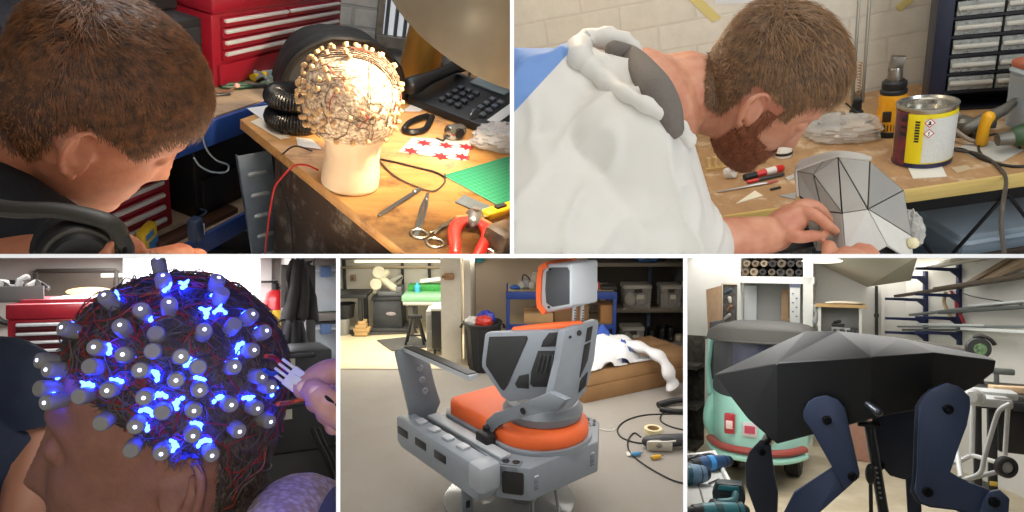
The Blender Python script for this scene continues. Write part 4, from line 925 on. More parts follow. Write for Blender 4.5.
# ---- faceted shell
A = {'P0': (797, 171, 1.135), 'P1': (813, 174, 1.11), 'P2': (823, 161.5, 1.135), 'P3': (838, 157, 1.13), 'P4': (870, 161, 1.125), 'P5': (904, 190, 1.10), 'P6': (912, 236, 1.075), 'A': (842, 213, 1.035), 'B': (868, 209, 1.035), 'L': (822, 211, 1.065), 'W': (799, 196, 1.10), 'Q': (815, 251, 1.04), 'R': (845, 252, 1.0), 'S': (877, 252, 1.01), 'U': (888, 246, 1.015), 'X': (914, 262, 1.06), 'D': (845, 262, .99)}
A = {k: atd(*v) for k, v in A.items()}
shl = T('faceted_shell', 'faceted grey card shell with taped seams held by the man in the white coverall', 'card model', loc=A['A'], rz=0)
shi = shl.matrix_world.inverted() @ PM; cA = sum(A.values(), V())/len(A); back = (cA-V((0, 0, 0))).normalized()
def tile(*ks, c='#a3a099', name='facet', label=None):
    pts = [A[k] for k in ks]; ct_ = sum(pts, V())/len(pts); n = (pts[1]-pts[0]).cross(pts[2]-pts[0]).normalized()
    if n.dot(ct_) > 0: n = -n
    ins = []
    m_ = len(pts)
    for i in range(m_):
        p = pts[i]; e1 = (pts[i-1]-p).normalized(); e2 = (pts[(i+1) % m_]-p).normalized(); s_ = max(.3, e1.cross(e2).length)
        ins.append(p+(e1+e2)*(.0011/s_))
    vs2 = ins+[p-n*.003 for p in ins]; fs = [tuple(range(m_)), tuple(range(2*m_-1, m_-1, -1))]+[(i, i+m_, (i+1) % m_+m_, (i+1) % m_) for i in range(m_)]
    P(name, MB().at(shi).add(vs2, fs), mat(c, .55, var=.06, sc_=25), shl, label, 0)
tile('P0', 'P2', 'P1'); tile('P2', 'P3', 'P1'); tile('P1', 'P3', 'A'); tile('P1', 'A', 'L'); tile('P0', 'P1', 'L', 'W'); tile('P3', 'B', 'A'); tile('P3', 'P4', 'B'); tile('P4', 'P5', 'B', c='#8b8984'); tile('P5', 'P6', 'B', c='#918f89')
tile('B', 'P6', 'X', 'U', c='#c9c6bd', label='pale inner facet'); tile('A', 'B', 'U', 'S', 'R', c='#bdbab3', label='pale centre facet'); tile('A', 'R', 'Q', 'L'); tile('L', 'Q', 'W')
rim = [A[k] for k in ('W', 'P0', 'P2', 'P3', 'P4', 'P5', 'P6', 'X')]; ins_ = [A[k] for k in ('Q', 'L', 'P1', 'A', 'B', 'B', 'U', 'U')]
lining = MB(); pts = [A['A'], A['B']]; allp = [A[k] for k in ('W', 'P0', 'P2', 'P3', 'P4', 'P5', 'P6', 'X', 'S', 'R', 'Q')]; cc_ = (A['A']+A['B'])/2
vs2 = [cc_+(p-cc_)*1.0+back*.006 for p in allp]+[cc_+back*.010]+[cc_+(p-cc_)*.98+back*.012 for p in allp]+[cc_+back*.018]
n_ = len(allp); fs = [(i, (i+1) % n_, n_) for i in range(n_)]+[(n_+1+(i+1) % n_, n_+1+i, 2*n_+1) for i in range(n_)]+[(i, n_+1+i, n_+1+(i+1) % n_, (i+1) % n_) for i in range(n_)]
P('lining', MB().at(shi).add(vs2, fs), mat('#24201d', .8), shl, 'dark seam tape behind the facets', 0)
rp = spline([A['W']+back*.012, A['P0']+V((0, .012, .004)), atd(815, 157, 1.17), atd(838, 152.5, 1.18), atd(860, 155, 1.17), A['P4']+V((.004, .012, 0))], 6)
P('rim_band', MB().at(shi).grid(lambda a, b: rp[min(len(rp)-1, int(a*(len(rp)-1)+.5))]*(1-b)+b*([A['W'], A['P0'], A['P2'], A['P3'], A['P4'], A['P4']][min(5, int(a*5+.001))].lerp([A['W'], A['P0'], A['P2'], A['P3'], A['P4'], A['P4']][min(5, int(a*5+.001)+1)], a*5-int(a*5+.001))), 30, 3, .003), mat('#cbc8c1', .55), shl, 'pale curved rim band')
P('knob', MB().at(shi).ell(atd(913, 243, 1.06), .008, 12, 8), mat('#d9cfa8', .4), shl)
# glass bowl edge behind the shell and the rubber mat in the corner
S('bubble_wrap', 'clump of clear bubble wrap hanging beside the faceted shell', 'bubble wrap', crumple((0, 0, 0), .017, .02, .030, 21, .3, 14, 10), clear('#d6d4cc', .5, .15), loc=atd(912, 226, 1.14)+V((0, 0, -.03)), smooth=25)
S('rubber_mat', 'black ribbed rubber mat below the forearm', 'mat', MB().grid(lambda a, b: atd(700+a*110, 238+b*30, 1.28-.06*b)+V((0, 0, .003*sin(a*160))), 90, 4, .004), mat('#17171a', .55))
S('black_bar', 'black bar below the hand, at the edge of the rubber mat', 'bar', MB().tube([atd(722, 262, 1.10), atd(770, 249, 1.11), atd(812, 243, 1.12)], .012, 4, up=V((0, 0, 1))), mat('#1d2027', .4))
S('white_wire', 'white wire looping over the rubber mat', 'wire', MB().tube(spline([atd(720, 244, 1.24), atd(735, 250, 1.22), atd(748, 244, 1.22), atd(742, 258, 1.2)]), .002, 6), mat('#cfcfcf', .5))
# ---- the man
hc2 = atd(764, 87, 1.12)
MH = Matrix.Translation(hc2) @ Matrix.Rotation(radians(4), 4, 'Z') @ Matrix.Rotation(radians(46), 4, 'Y') @ Matrix.Rotation(radians(10), 4, 'X') @ Matrix.Diagonal((1.0, 1.0, 1.06, 1))
inv = MH.inverted()
man = T('person', 'bearded man in a white coverall with blue back bending over the faceted shell', 'person', loc=(hc2.x-.3, hc2.y, -1.5)); mi_ = man.matrix_world.inverted() @ PM
sk = MB(); head_mb(sk, MH)
n0 = MH @ V((-.03, 0, -.055)); n1 = atd(692, 92, 1.12); n2 = atd(640, 112, 1.08); up_ = atd(560, 150, 1.02); pel = atd(410, 235, 1.04)
sk.limb([n0, n1, n2], [.060, .066, .085], 20)
sk.limb([n2, up_, pel], [.10, .125, .13], 24)
sho, elb, wri = atd(622, 158, .90), atd(640, 256, .88), atd(775, 234, 1.0)
sk.limb([n2, sho], [.08, .06], 16); sk.limb([sho, elb], [.055, .042], 16); sk.limb([elb, elb.lerp(wri, .45), wri], [.044, .040, .0265], 18)
hand = []
K1 = atd(797, 223, .995); ax = (K1-wri)
# palm and five fingers of the right hand, tips resting on the shell
sk.limb([wri, atd(786, 225, .995), atd(796, 218, .998)], [.024, .025, .019], 16); sk.limb([wri, atd(782, 222, 1.005), atd(790, 214, 1.01)], [.02, .021, .016], 14)
def fing(px, r0, r1): 
    p = [atd(*q) for q in px]; n_ = len(p); sk.limb(spline(p, 3), [r0+(r1-r0)*i/(3*(n_-1)) for i in range(3*(n_-1)+1)], 12)
fing(((800, 211, .995), (815, 215, .985), (826, 224, .995), (835, 231, 1.018)), .0092, .0068)      # index
fing(((797, 207, 1.005), (812, 205, 1.005), (822, 211, 1.015), (829, 221, 1.038)), .0092, .0068)    # middle
fing(((792, 209, 1.015), (806, 203, 1.02), (815, 207, 1.03), (821, 215, 1.05)), .0086, .0064)       # ring
fing(((786, 213, 1.02), (797, 205, 1.03), (806, 206, 1.04), (812, 212, 1.055)), .0078, .006)        # little
fing(((784, 233, .985), (799, 237, .975), (811, 236, .985), (823, 236, 1.01)), .0105, .0075)        # thumb
# left hand coming up from below the shell
w2 = atd(850, 300, .95); sk.limb([atd(760, 330, .90), w2], [.04, .028], 14); sk.limb([w2, atd(850, 272, .965)], [.03, .032], 14)
for px, a, b in ((((832, 272, .97), (830, 258, .975), (829, 247, .995)), .012, .010), (((846, 270, .965), (852, 258, .965), (860, 249, .985)), .012, .0095), (((856, 272, .965), (862, 260, .965), (868, 250, .985)), .0115, .009), (((863, 274, .965), (868, 262, .97), (873, 254, .99)), .0105, .0085), (((838, 272, .965), (842, 260, .96), (846, 252, .985)), .012, .0095)): fing(px, a, b)
sk = remeshed(sk, .0024, 3)
skn = NT('skin_pink'); c_ = skn.coord(); fz = skn.noise(c_, 26, 5); skn.l(skn.ramp(fz, [(.3, '#b87459'), (.7, '#d29a7c')]), skn.b.inputs['Base Color']); skn.b.inputs['Roughness'].default_value = .48; skn.b.inputs['Subsurface Weight'].default_value = .15; skn.b.inputs['Subsurface Radius'].default_value = (.01, .004, .002); skn.bump(skn.noise(c_, 280, 2), .15, .002)
bd = MB(); bd.v = [tuple(mi_ @ V(v)) for v in sk.v]; bd.f = sk.f; bd.mi = sk.mi
P('body', bd, skn.m, man, smooth=180)
def hairy(p):
    q = inv @ p
    if q.z < -.09 or abs(q.y) > .1 or q.length > .15: return False
    if q.x > .030: return q.z > .064-.35*max(0, abs(q.y)-.03) or (q.x < .046 and q.z > .004)
    if q.x > -.030: return q.z > .022
    return q.z > -.05+.9*max(0, -.06-q.x)
def beardy(p):
    q = inv @ p
    if q.x < -.002 or abs(q.y) > .09 or q.length > .15 or q.z < -.135: return False
    return (q.z < -.052 and not (q.x > .078 and abs(q.y) < .02 and -.084 < q.z < -.060)) or (q.x < .030 and q.z < .004 and q.x > .010) or (.0 < q.x < .06 and q.z < -.030-.25*q.x)
skb = bvh_of(sk); rr = random.Random(8)
hr = P('hair', toM(shell(sk, lambda p, n: hairy(p), .003), mi_), hair_mat('#4d3420', '#745334', .5, 160), man, smooth=180)
crown = MH @ V((-.06, 0, .11)); fwd = MH.to_3x3() @ V((1, 0, 0)); dwn = MH.to_3x3() @ V((0, 0, -1))
hl = hair_mb(skb, scatter_on(sk, 13000, lambda p, n: hairy(p), rr), lambda p, n: fwd*(1.0 if (inv @ p).x > -.06 else 0)+dwn*(.8 if (inv @ p).z < .07 else .1)+(p-crown)*3, lambda p: .008+.032*max(0, min(1, ((inv @ p).z-.02)/.07)), 4, .0009, .35, .35, .12, rr)
P('hair_lock', toM(hl, mi_), hair_mat('#583f28', '#906a44', .45, 90), hr, smooth=180)['kind'] = 'stuff'
be = P('beard', toM(shell(sk, lambda p, n: beardy(p), .0025), mi_), hair_mat('#5a2e1c', '#8a4a2c', .55, 200), man, smooth=180)
bl_ = hair_mb(skb, scatter_on(sk, 5000, lambda p, n: beardy(p), rr), lambda p, n: dwn+fwd*.35, .012, 3, .0007, .5, .5, .2, rr)
P('beard_hair', toM(bl_, mi_), hair_mat('#6d3a22', '#a2603a', .5, 90), be, smooth=180)['kind'] = 'stuff'
# coverall: one sewn shell over torso and sleeve
cv = MB()
cv.limb([atd(622, 122, 1.06), atd(600, 130, 1.05), up_, pel], [.085, .125, .165, .175], 28)
cv.limb([atd(612, 128, 1.04), sho], [.10, .085], 20); cv.limb([sho, sho.lerp(elb, .5), elb], [.088, .075, .068], 20); cv.limb([elb, elb.lerp(wri, .40)], [.074, .055], 18); cv.limb([sho+V((.03, 0, -.02)), elb.lerp(wri, .28)+V((0, 0, .02))], [.075, .058], 18)
cv.limb([sho+V((-.1, 0, -.05)), atd(550, 262, .88)], [.12, .14], 20)
cv = remeshed(cv, .005, 14)
bm = cv.bm(); bm.normal_update()
for v in bm.verts:
    p = v.co; w1 = V((p.x*5+p.z*2, p.y*4, p.z*2.2-p.x)); f1 = noise.noise(w1+V((noise.noise(w1+V((7, 1, 3))), noise.noise(w1+V((2, 9, 5))), noise.noise(w1+V((4, 6, 8)))))*.5); w2 = V((p.x*13-p.z*9, p.y*9, p.z*7+p.x*6)); f2 = noise.noise(w2)
    v.co = p+v.normal*(.017*max(0, 1-abs(f1)*5)**1.5+.006*max(0, 1-abs(f2)*4)+.008*f1)
pa, pb_, pc_ = atd(577, 44, .95), atd(505, 122, .95), atd(500, 66, .95)
nrm = (pb_-pa).cross(pa).normalized()
if nrm.dot(pc_) < 0: nrm = -nrm
bmesh.ops.bisect_plane(bm, geom=bm.verts[:]+bm.edges[:]+bm.faces[:], plane_co=(0, 0, 0), plane_no=nrm)
cv = MB(); cv._bm(bm)
cvo = mat('#d3cfc7', .62, bump=.12, bs=40, sss=.05); bluem = mat('#6c90c8', .7)
cvs = MB(); cvs.v = [tuple(mi_ @ V(v)) for v in cv.v]; cvs.f = cv.f
cvs.mi = [1 if (lambda c: c.dot(nrm) > 0 and c.x < pa.x)(sum((V(cv.v[i]) for i in f), V())/len(f)) else 0 for f in cv.f]
P('coverall', cvs, [cvo, bluem], man, 'white disposable coverall with a blue back panel', smooth=180)
cvb, bdb = bvh_of(cv), bvh_of(sk)
def cast(u, v, off):
    d = ray(u, v).normalized(); hs_ = [h for h in (cvb.ray_cast(V(), d), bdb.ray_cast(V(), d)) if h[0] is not None]
    if not hs_: return None
    h = min(hs_, key=lambda h: h[3]); return h[0]-d*off
def drape(pts, off):
    out = []; last = None
    for u, v in pts:
        p = cast(u, v, off)
        if p is None: p = atd(u, v, last.length if last else 1.0)
        out.append(p); last = p
    return out
roll = spline(drape(((636, 50), (625, 42), (605, 38), (583, 44), (579, 56), (590, 68), (608, 83), (630, 97), (655, 110), (676, 124), (688, 140)), .006), 4)
P('hood_roll', MB().at(mi_).limb(roll, [.010+.009*sin(pi*min(1, i/28))+.002*sin(i*1.9) for i in range(len(roll))], 14), cvo, man, 'rolled down white hood', smooth=180)
gcol = spline(drape(((614, 50), (630, 58), (645, 74), (658, 92), (668, 112), (673, 128)), .004), 4)
P('sweater_collar', MB().at(mi_).limb(gcol, [.014+.007*sin(pi*i/20) for i in range(21)], 16), mat('#6c655e', .9, bump=.4, bs=180), man, 'grey ribbed collar', smooth=180)
# ================================================================ C: head with the lit electrode cap
panel('C')
FZ = -1.5
ST('wall_back', MB().bx((-2.4, 3.9, -2.0), (1.2, 4.0, -.01)), mat('#b7b1a8', .8, var=.08, sc_=3))
ST('floor', MB().bx((-2.6, .3, FZ-.05), (1.3, 4.0, FZ)), mat('#8d887e', .7, var=.15, sc_=4))
# bright window in the wall: frame, panes
wa, wb_ = aty(137, 258, 3.9), aty(259, 335, 3.9)
wn = ST('window_1', MB().bx((wa.x-.06, 3.84, wb_.z-.06), (wb_.x+.06, 3.9, wb_.z)).bx((wa.x-.06, 3.84, wb_.z), (wa.x, 3.9, -.01)).bx((wb_.x, 3.84, wb_.z), (wb_.x+.06, 3.9, -.01)), mat('#e8e6e0', .5))
ST('window_pane', MB().bx((wa.x, 3.87, wb_.z), (wb_.x, 3.88, -.012)), mat('#fbfbff', .4, emit=2.2), wn)
# framed mirror on the wall
ma, mb2 = aty(35, 271, 3.85), aty(116, 300, 3.85)
mr = T('wall_mirror', 'wide dark framed mirror on the wall above the red tool cabinet', 'mirror', loc=((ma.x+mb2.x)/2, 3.88, (ma.z+mb2.z)/2))
w_, h_ = mb2.x-ma.x, ma.z-mb2.z
P('frame', MB().box((0, 0, h_/2), (w_, .03, .02), .004).box((0, 0, -h_/2), (w_, .03, .02), .004).box((-w_/2, 0, 0), (.02, .03, h_), .004).box((w_/2, 0, 0), (.02, .03, h_), .004), mat('#4b443b', .5), mr)
P('glass', MB().box((0, .005, 0), (w_-.02, .012, h_-.02)), mat('#6f665a', .25, .3, var=.3, sc_=4), mr)
P('painted_lamp_reflection', MB().ell((.05, -.004, -.03), (.10, .004, .022), 16, 8), mat('#ffe3a8', .4, emit=.9), mr, 'yellow lamp reflection painted on the mirror'); P('painted_tube_reflection', MB().box((.22, -.004, .05), (.24, .006, .022), .003), mat('#f4efe2', .4, emit=.5), mr, 'white tube lamp reflection painted on the mirror')  # glowing shapes set on the glass imitate reflected lamps
# red tool cabinet
ca = aty(7, 426, 2.9)
tool_chest('tool_cabinet', 'tall red tool cabinet with pale drawer strips behind the left shoulder', pose((ca.x, 2.9, ca.z), -8),   .40, .30, .44, [(.9, 1), (.8, 1), (.8, 1), (.8, 1), (1.2, 1), (1.2, 1), (1.2, 1), (1.2, 1), (1.3, 1)], frame='#8c1524', col2='#451016', lidfrac=.13, base=.03)
cbn = [o for o in bpy.data.objects if o.name.startswith('tool_cabinet')][0]; ctop = cbn.matrix_world.inverted()
S('side_cabinet', 'red steel side cabinet standing against the tall tool cabinet', 'cabinet', MB().box((.10, .14, .2), (.2, .28, .40), .008).slot(1).box((.1, -.004, .30), (.17, .012, .15), .004).box((.1, -.004, .12), (.17, .012, .15), .004), [mat('#9a1b30', .4), mat('#871427', .4)], M=pose((ca.x+.415, 2.86, ca.z), -8))
S('cabinet_base', 'brown wooden base beneath the red tool cabinet', 'base', MB().bx((-.2, -.02, -.0), (.75, .34, ca.z-FZ-.002), .006), wood('#7b5a3c', '#654729'), M=pose((ca.x, 2.9, FZ+.001), -8))
S('paper_stack', 'crumpled white papers on top of the red tool cabinet', 'paper', MB().grid(lambda a, b: V((.12+a*.28, .04+b*.2, .444+.03*a*noise.noise(V((a*4, b*3, 2)))+.012)), 14, 8, .01), mat('#d8d4cc', .7), M=pose((ca.x, 2.9, ca.z), -8))
crk = T('clutter_box', 'grey jumble of tools in an open tray on the red tool cabinet', 'tray', M=pose((ca.x-.02, 2.98, ca.z+.4415), -8))
P('tray', MB().bx((-.1, 0, 0), (.12, .14, .008)).bx((-.1, 0, 0), (.12, .008, .06)).bx((-.1, 0, 0), (-.092, .14, .06)), mat('#4c4a48', .5), crk)
for i in range(6): P('tool', MB().limb([(-.07+i*.03, .03+.01*(i % 3), .012), (-.06+i*.03, .05, .06+.02*(i % 2)), (-.05+i*.032, .06, .09-.02*(i % 3))], [.010, .013, .014], 8), mat(('#5a5754', '#77736d', '#3b3937')[i % 3], .5), crk)
hkk = aty(8, 305, 3.6)
S('hanging_cable', 'dark cable loop hanging on the wall beside the red tool cabinet', 'cable', MB().tube(arc(aty(10, 303, 3.86), .07, 0, 330, 20, (1, 0, 0), (0, 0, 1.4)), .014, 8), mat('#2a2725', .5))
# fire extinguisher
fx = aty(283, 346, 3.5)
fe = T('fire_extinguisher', 'red fire extinguisher hanging on the wall left of the coats', 'fire extinguisher', loc=(fx.x, 3.78, fx.z-.02))
P('cylinder', MB().lathe([(0, 0), (.05, 0), (.06, .012), (.06, .24), (.045, .28), (.02, .30), (0, .30)], 24), mat('#b3161c', .35, coat=.3), fe); P('label', MB().lathe([(.0608, .08), (.0608, .19)], 14, a0=radians(-130), a1=radians(-60)), mat('#d8b23a', .5), fe)
P('valve', MB().lathe([(0, .295), (.02, .295), (.02, .335), (0, .34)], 14).box((-.03, 0, .345), (.09, .02, .012), .003), mat('#22201f', .5), fe); P('hose', MB().tube(spline([(.02, -.02, .32), (.07, -.03, .26), (.075, -.02, .12), (.06, -.02, .04)]), .010, 8), mat('#1c1b1b', .5), fe); P('bracket', MB().box((0, .075, .15), (.05, .03, .2), .004), mat('#8f1a1a', .5), fe)
pr = aty(275, 352, 3.5)
S('red_crate', 'red plastic crate below the fire extinguisher', 'crate', MB().box((0, 0, .09), (.16, .2, .18), .008).slot(1).box((0, -.102, .13), (.08, .006, .03), .004), [mat('#8f2320', .5), mat('#4a1010', .5)], loc=(pr.x-.10, 3.6, pr.z-.20))
# coats on a hook
hk = aty(292, 258, 3.3)
def coat(name, label, u0, u1, v0, v1, y_, c_, seed, hem=.0):
    def fn(a, b):
        q = .18+.82*min(1, b*1.7)**.7; u = (u0+u1)/2+(a-.5)*(u1-u0)*q*(1+.12*sin(b*6+seed)); v = v0+(v1-v0)*b-8*sin(pi*a)*(b > .97)
        p = aty(u, v, y_); return p+V((0, -.05*abs(sin(a*9+seed+b*2))*min(1, b*2)-.03*sin(pi*a), 0))
    t = T(name, label, 'coat', loc=aty((u0+u1)/2, v0, y_)); ti_ = t.matrix_world.inverted() @ PM
    P('cloth', MB().at(ti_).grid(fn, 30, 20, .012), mat(c_, .9, bump=.3, bs=60), t, smooth=60); P('loop', MB().at(ti_).tube(spline([aty((u0+u1)/2-1, v0+3, y_), aty((u0+u1)/2, v0-4, y_+.02), aty((u0+u1)/2+1, v0+3, y_)]), .004, 6), mat('#1b1b1b', .8), t)
    return t
coat('coat', 'dark grey jacket hanging on the hook in front of the shelves', 281, 314, 260, 322, 2.7, '#2a2826', 1)
coat('coat', 'long black coat hanging beneath the dark grey jacket', 276, 312, 318, 398, 2.76, '#17161a', 3)
S('coat_rail', 'dark steel post with the coat hook beside the shelves', 'post', MB().bx((hk.x-.02, 2.82, FZ), (hk.x+.02, 2.86, -.02), .003).limb([(hk.x, 2.83, -.03), (hk.x, 2.76, -.035), (hk.x, 2.74, -.015)], [.006]*3, 8), mat('#2c2a28', .5))
# shelves with boxes
sx0, sx1 = aty(296, 300, 3.1).x, aty(420, 300, 3.1).x
shf = T('shelf_unit', 'grey brown shelf unit behind the raised hand', 'shelf', loc=(sx0, 3.1, FZ))
shm = mat('#6b655c', .6)
for v in (258, 314, 372): P('shelf_board', MB().bx((0, 0, aty(310, v, 3.1).z-FZ-.035), (sx1-sx0, .45, aty(310, v, 3.1).z-FZ)), shm, shf)
P('back_panel', MB().bx((0, .45, 0), (sx1-sx0, .47, 1.48)), mat('#3c3833', .8), shf)
for x in (.0, sx1-sx0-.03): P('post', MB().bx((x, .02, 0), (x+.03, .05, 1.48)), shm, shf)
for v, lb, cont_ in ((313, 'clear storage box with blue clips on the upper shelf behind the hand', ('#b98c72', '#c46a4a', '#5e6f93')), (371, 'clear storage box with pale tools on the lower shelf behind the hand', ('#8d8a84', '#a8a49c', '#6d6a66'))):
    z0 = aty(310, v, 3.1).z; t = tub('storage_box', lb, Matrix.Translation((sx0+.26, 3.28, z0+.002)), .44, .30, .20 if v == 313 else .19, lid='clear', tint='#b9c2c6', a=.45)
    for i, c_ in enumerate(cont_): P('contents', MB().ell((-.13+i*.12, -.02, .07), (.06, .07, .055), 12, 8), mat(c_, .6), t)
    for s in (-1, 1): P('clip', MB().box((s*.12, -.165, .19), (.05, .014, .05), .004), mat('#41597f', .5), t)
# dark crates low at right
for (u, v, y_, wd, hh, lb) in ((293, 452, 2.4, .30, .20, 'black tool case with pale label standing low behind the neck, under the smaller one'), (296, 412, 2.44, .26, .15, 'smaller black tool case stacked upon the other behind the neck')):
    p = aty(u, v, y_); t = T('tool_case', lb, 'tool case', loc=(p.x, y_+.1, aty(293, 452, 2.4).z+(.209 if 'smaller black' in lb else 0)))
    P('body', MB().box((0, 0, hh/2), (wd, .22, hh), .012), mat('#171719', .5), t); P('label', MB().box((-.04, -.113, hh*.7), (.07, .004, .035), .001), mat('#b4b09f', .5), t); P('handle', MB().tube([(-.06, -.11, hh*.86), (-.05, -.135, hh*.9), (.05, -.135, hh*.9), (.06, -.11, hh*.86)], .008, 8), mat('#222226', .5), t)
p = aty(293, 452, 2.4)
S('low_stand', 'dark low stand carrying the black tool cases', 'stand', MB().bx((p.x-.17, 2.4, FZ+.001), (p.x+.17, 2.62, p.z-.002), .004), mat('#2a2826', .6))
S('white_rail', 'pale grey board lying behind the black tool cases', 'board', MB().bx((-.3, 0, 0), (.3, .04, .05), .004), mat('#8b8782', .6), loc=(aty(310, 415, 2.9).x, 2.9, aty(310, 418, 2.9).z))
# ---- the head
R0 = Matrix.Rotation(radians(174), 4, 'Z') @ Matrix.Rotation(radians(-6), 4, 'Y') @ Matrix.Rotation(radians(-13), 4, 'X') @ Matrix.Diagonal((.86, 1.0, 1.10, 1))
eye = atd(60, 451, .60)
MH = Matrix.Translation(eye-(R0.to_3x3() @ V((.075, .031, .0)))) @ R0; inv = MH.inverted(); hcn = MH @ V((0, 0, .02))
man = T('person', 'man in profile wearing a cap of lit blue electrodes and a fleece collared jacket', 'person', loc=(hcn.x, hcn.y, FZ)); mi_ = man.matrix_world.inverted() @ PM
sk = MB(); head_mb(sk, MH, n=72, m=80, ear_x=-.026)
n0 = MH @ V((-.035, 0, -.07)); n1 = MH @ V((-.07, 0, -.19))
sk.limb([n0, n1, n1+V((.02, 0, -.12))], [.060, .064, .09], 20); sk.limb([n1+V((.04, -.12, -.10)), n1+V((.02, 0, -.09)), n1+V((.04, .14, -.10))], [.07, .10, .07], 18); sk.limb([n1+V((.02, 0, -.15)), n1+V((.03, .0, -.5))], [.14, .15], 18)
sk = remeshed(sk, .0024, 3)
skn = NT('skin_shadow'); c_ = skn.coord(); skn.l(skn.ramp(skn.noise(c_, 45, 5), [(.3, '#8a5b46'), (.7, '#a5715a')]), skn.b.inputs['Base Color']); skn.b.inputs['Roughness'].default_value = .5; skn.bump(skn.noise(c_, 300, 2), .2, .002)
def loc_(mb_): return toM(mb_, mi_)
skb = bvh_of(sk); bd = MB(); bd.v = list(sk.v); bd.f = sk.f; bd.mi = sk.mi; P('body', loc_(bd), skn.m, man, smooth=180)
def hairy(p):
    q = inv @ p
    if abs(q.y) > .1 or q.length > .17: return False
    if q.x > -.052: return q.z > .020+max(0, q.x+.012)*.55
    return q.z > -.085+.6*max(0, -.085-q.x) and q.x > -.14
rr = random.Random(4)
hr = P('hair', loc_(shell(sk, lambda p, n: hairy(p), .003)), hair_mat('#2b211a', '#54463a', .5, 220), man, smooth=180)
dwn = MH.to_3x3() @ V((0, 0, -1)); fwd = MH.to_3x3() @ V((1, 0, 0)); crown = MH @ V((-.06, 0, .11))
P('hair_lock', loc_(hair_mb(skb, scatter_on(sk, 12000, lambda p, n: hairy(p), rr), lambda p, n: (dwn*.9-fwd*.25 if (inv @ p).x < .02 else fwd*.6-dwn*.3)+(p-crown)*2, lambda p: .005 if (inv @ p).x > -.01 else .008+.012*max(0, min(1, (inv @ p).z/.06)), 3, .0007, .35, .35, .1, rr)), hair_mat('#332820', '#6a5a4b', .5, 120), hr, smooth=180)['kind'] = 'stuff'
# cap of electrodes, leads and LEDs
EL = [(318,18),(326,42),(438,47),(445,72),(210,80),(338,93),(281,106),(470,135),(505,117),(128,142),(240,137),(311,153),(410,147),(532,150),(188,182),(305,190),(362,201),(245,197),(508,188),(397,222),(470,222),(88,205),(96,227),(178,223),(279,230),(524,242),(352,249),(79,265),(214,269),(400,269),(92,293),(157,281),(287,284),(543,262),(463,298),(324,313),(388,310),(515,305),(540,331),(201,336),(270,342),(479,351),(386,360),(262,390),(322,396),(424,399)]
LE = [(227,97),(322,65),(287,130),(355,60),(400,118),(430,88),(513,157),(497,124),(485,187),(145,155),(207,190),(257,212),(112,236),(112,290),(178,270),(235,262),(290,320),(320,290),(335,380),(410,380),(385,345),(390,255),(385,228),(367,297),(440,295),(490,295),(460,225),(535,275),(533,330),(360,210),(280,345),(300,245),(220,88),(440,120)]
hcc = MH @ V((-.005, 0, .035))
def pix(p):
    q = PM.to_3x3() @ p; return 512+F*q.x/q.y, 256-F*q.z/q.y
def seat(x, y, off):
    u, v = u0, v0 = x/2, 256+y/2
    for _ in range(4):                                    # the visible tip, not the foot, lies where the photo shows it
        p, n = surf(u, v); a, b = pix(p+n*off); u += (u0-a)*.8; v += (v0-b)*.8
    return surf(u, v)
def surf(u, v):
    d = ray(u, v).normalized(); h = skb.ray_cast(V(), d)
    if h[0] is not None: return h[0], h[1]
    t = hcc.dot(d); q = d*t; h = skb.find_nearest(q); return h[0], (q-h[0]).normalized()
cap = T('electrode_cap', 'netted cap of wires with grey electrodes and glowing blue lights worn on the head', 'electrode cap', loc=hcc); ci = cap.matrix_world.inverted() @ PM
em = mat('#8f8b80', .5, var=.08); ed = mat('#c9d2ff', .4, emit=4); e0 = None
for k, (x, y) in enumerate(EL):
    p, n = seat(x, y, .013); n = (n+(-p).normalized()*.28).normalized(); p = p+n*.004
    mloc = ci @ Matrix.Translation(p) @ n.to_track_quat('Z', 'Y').to_matrix().to_4x4()
    if e0 is None:
        e0 = P('electrode', MB().lathe([(0, -.004), (.0046, -.004), (.0056, .0), (.0058, .010), (.0054, .0116), (.0047, .0124), (0, .0124)], 20), em, cap); e0.matrix_local = mloc
        tip = P('light_tip', MB().lathe([(0, .0124), (.0013, .0124), (.0012, .0130), (0, .0132)], 10), ed, e0)
    else:
        e = e0.copy(); col.objects.link(e); reg(e); e.parent = cap; e.matrix_local = mloc
        if k % 4 != 3: t2 = tip.copy(); col.objects.link(t2); reg(t2); t2.parent = e
lm = mat('#1226ff', .3, emit=95); l0 = None
for x, y in LE:
    p, n = seat(x, y, .0065); p = p+n*.0060; mloc = ci @ Matrix.Translation(p) @ n.to_track_quat('Z', 'Y').to_matrix().to_4x4() @ Matrix.Rotation(rr.uniform(0, 3), 4, 'Z')
    if l0 is None: l0 = P('led', MB().tube(arc((0, 0, .001), .0048, -70, 80, 8), [.0009, .0018, .0012, .0021, .0016, .0020, .0012, .0017, .0008], 7).tube([(.003, 0, .0), (.0062, .001, .003), (.0075, .0005, .0055)], [.0008, .0014, .0006], 6), lm, cap, 'glowing blue light'); l0.matrix_local = mloc
    else: e = l0.copy(); col.objects.link(e); reg(e); e.parent = cap; e.matrix_local = mloc
nets = [MB(), MB(), MB()]
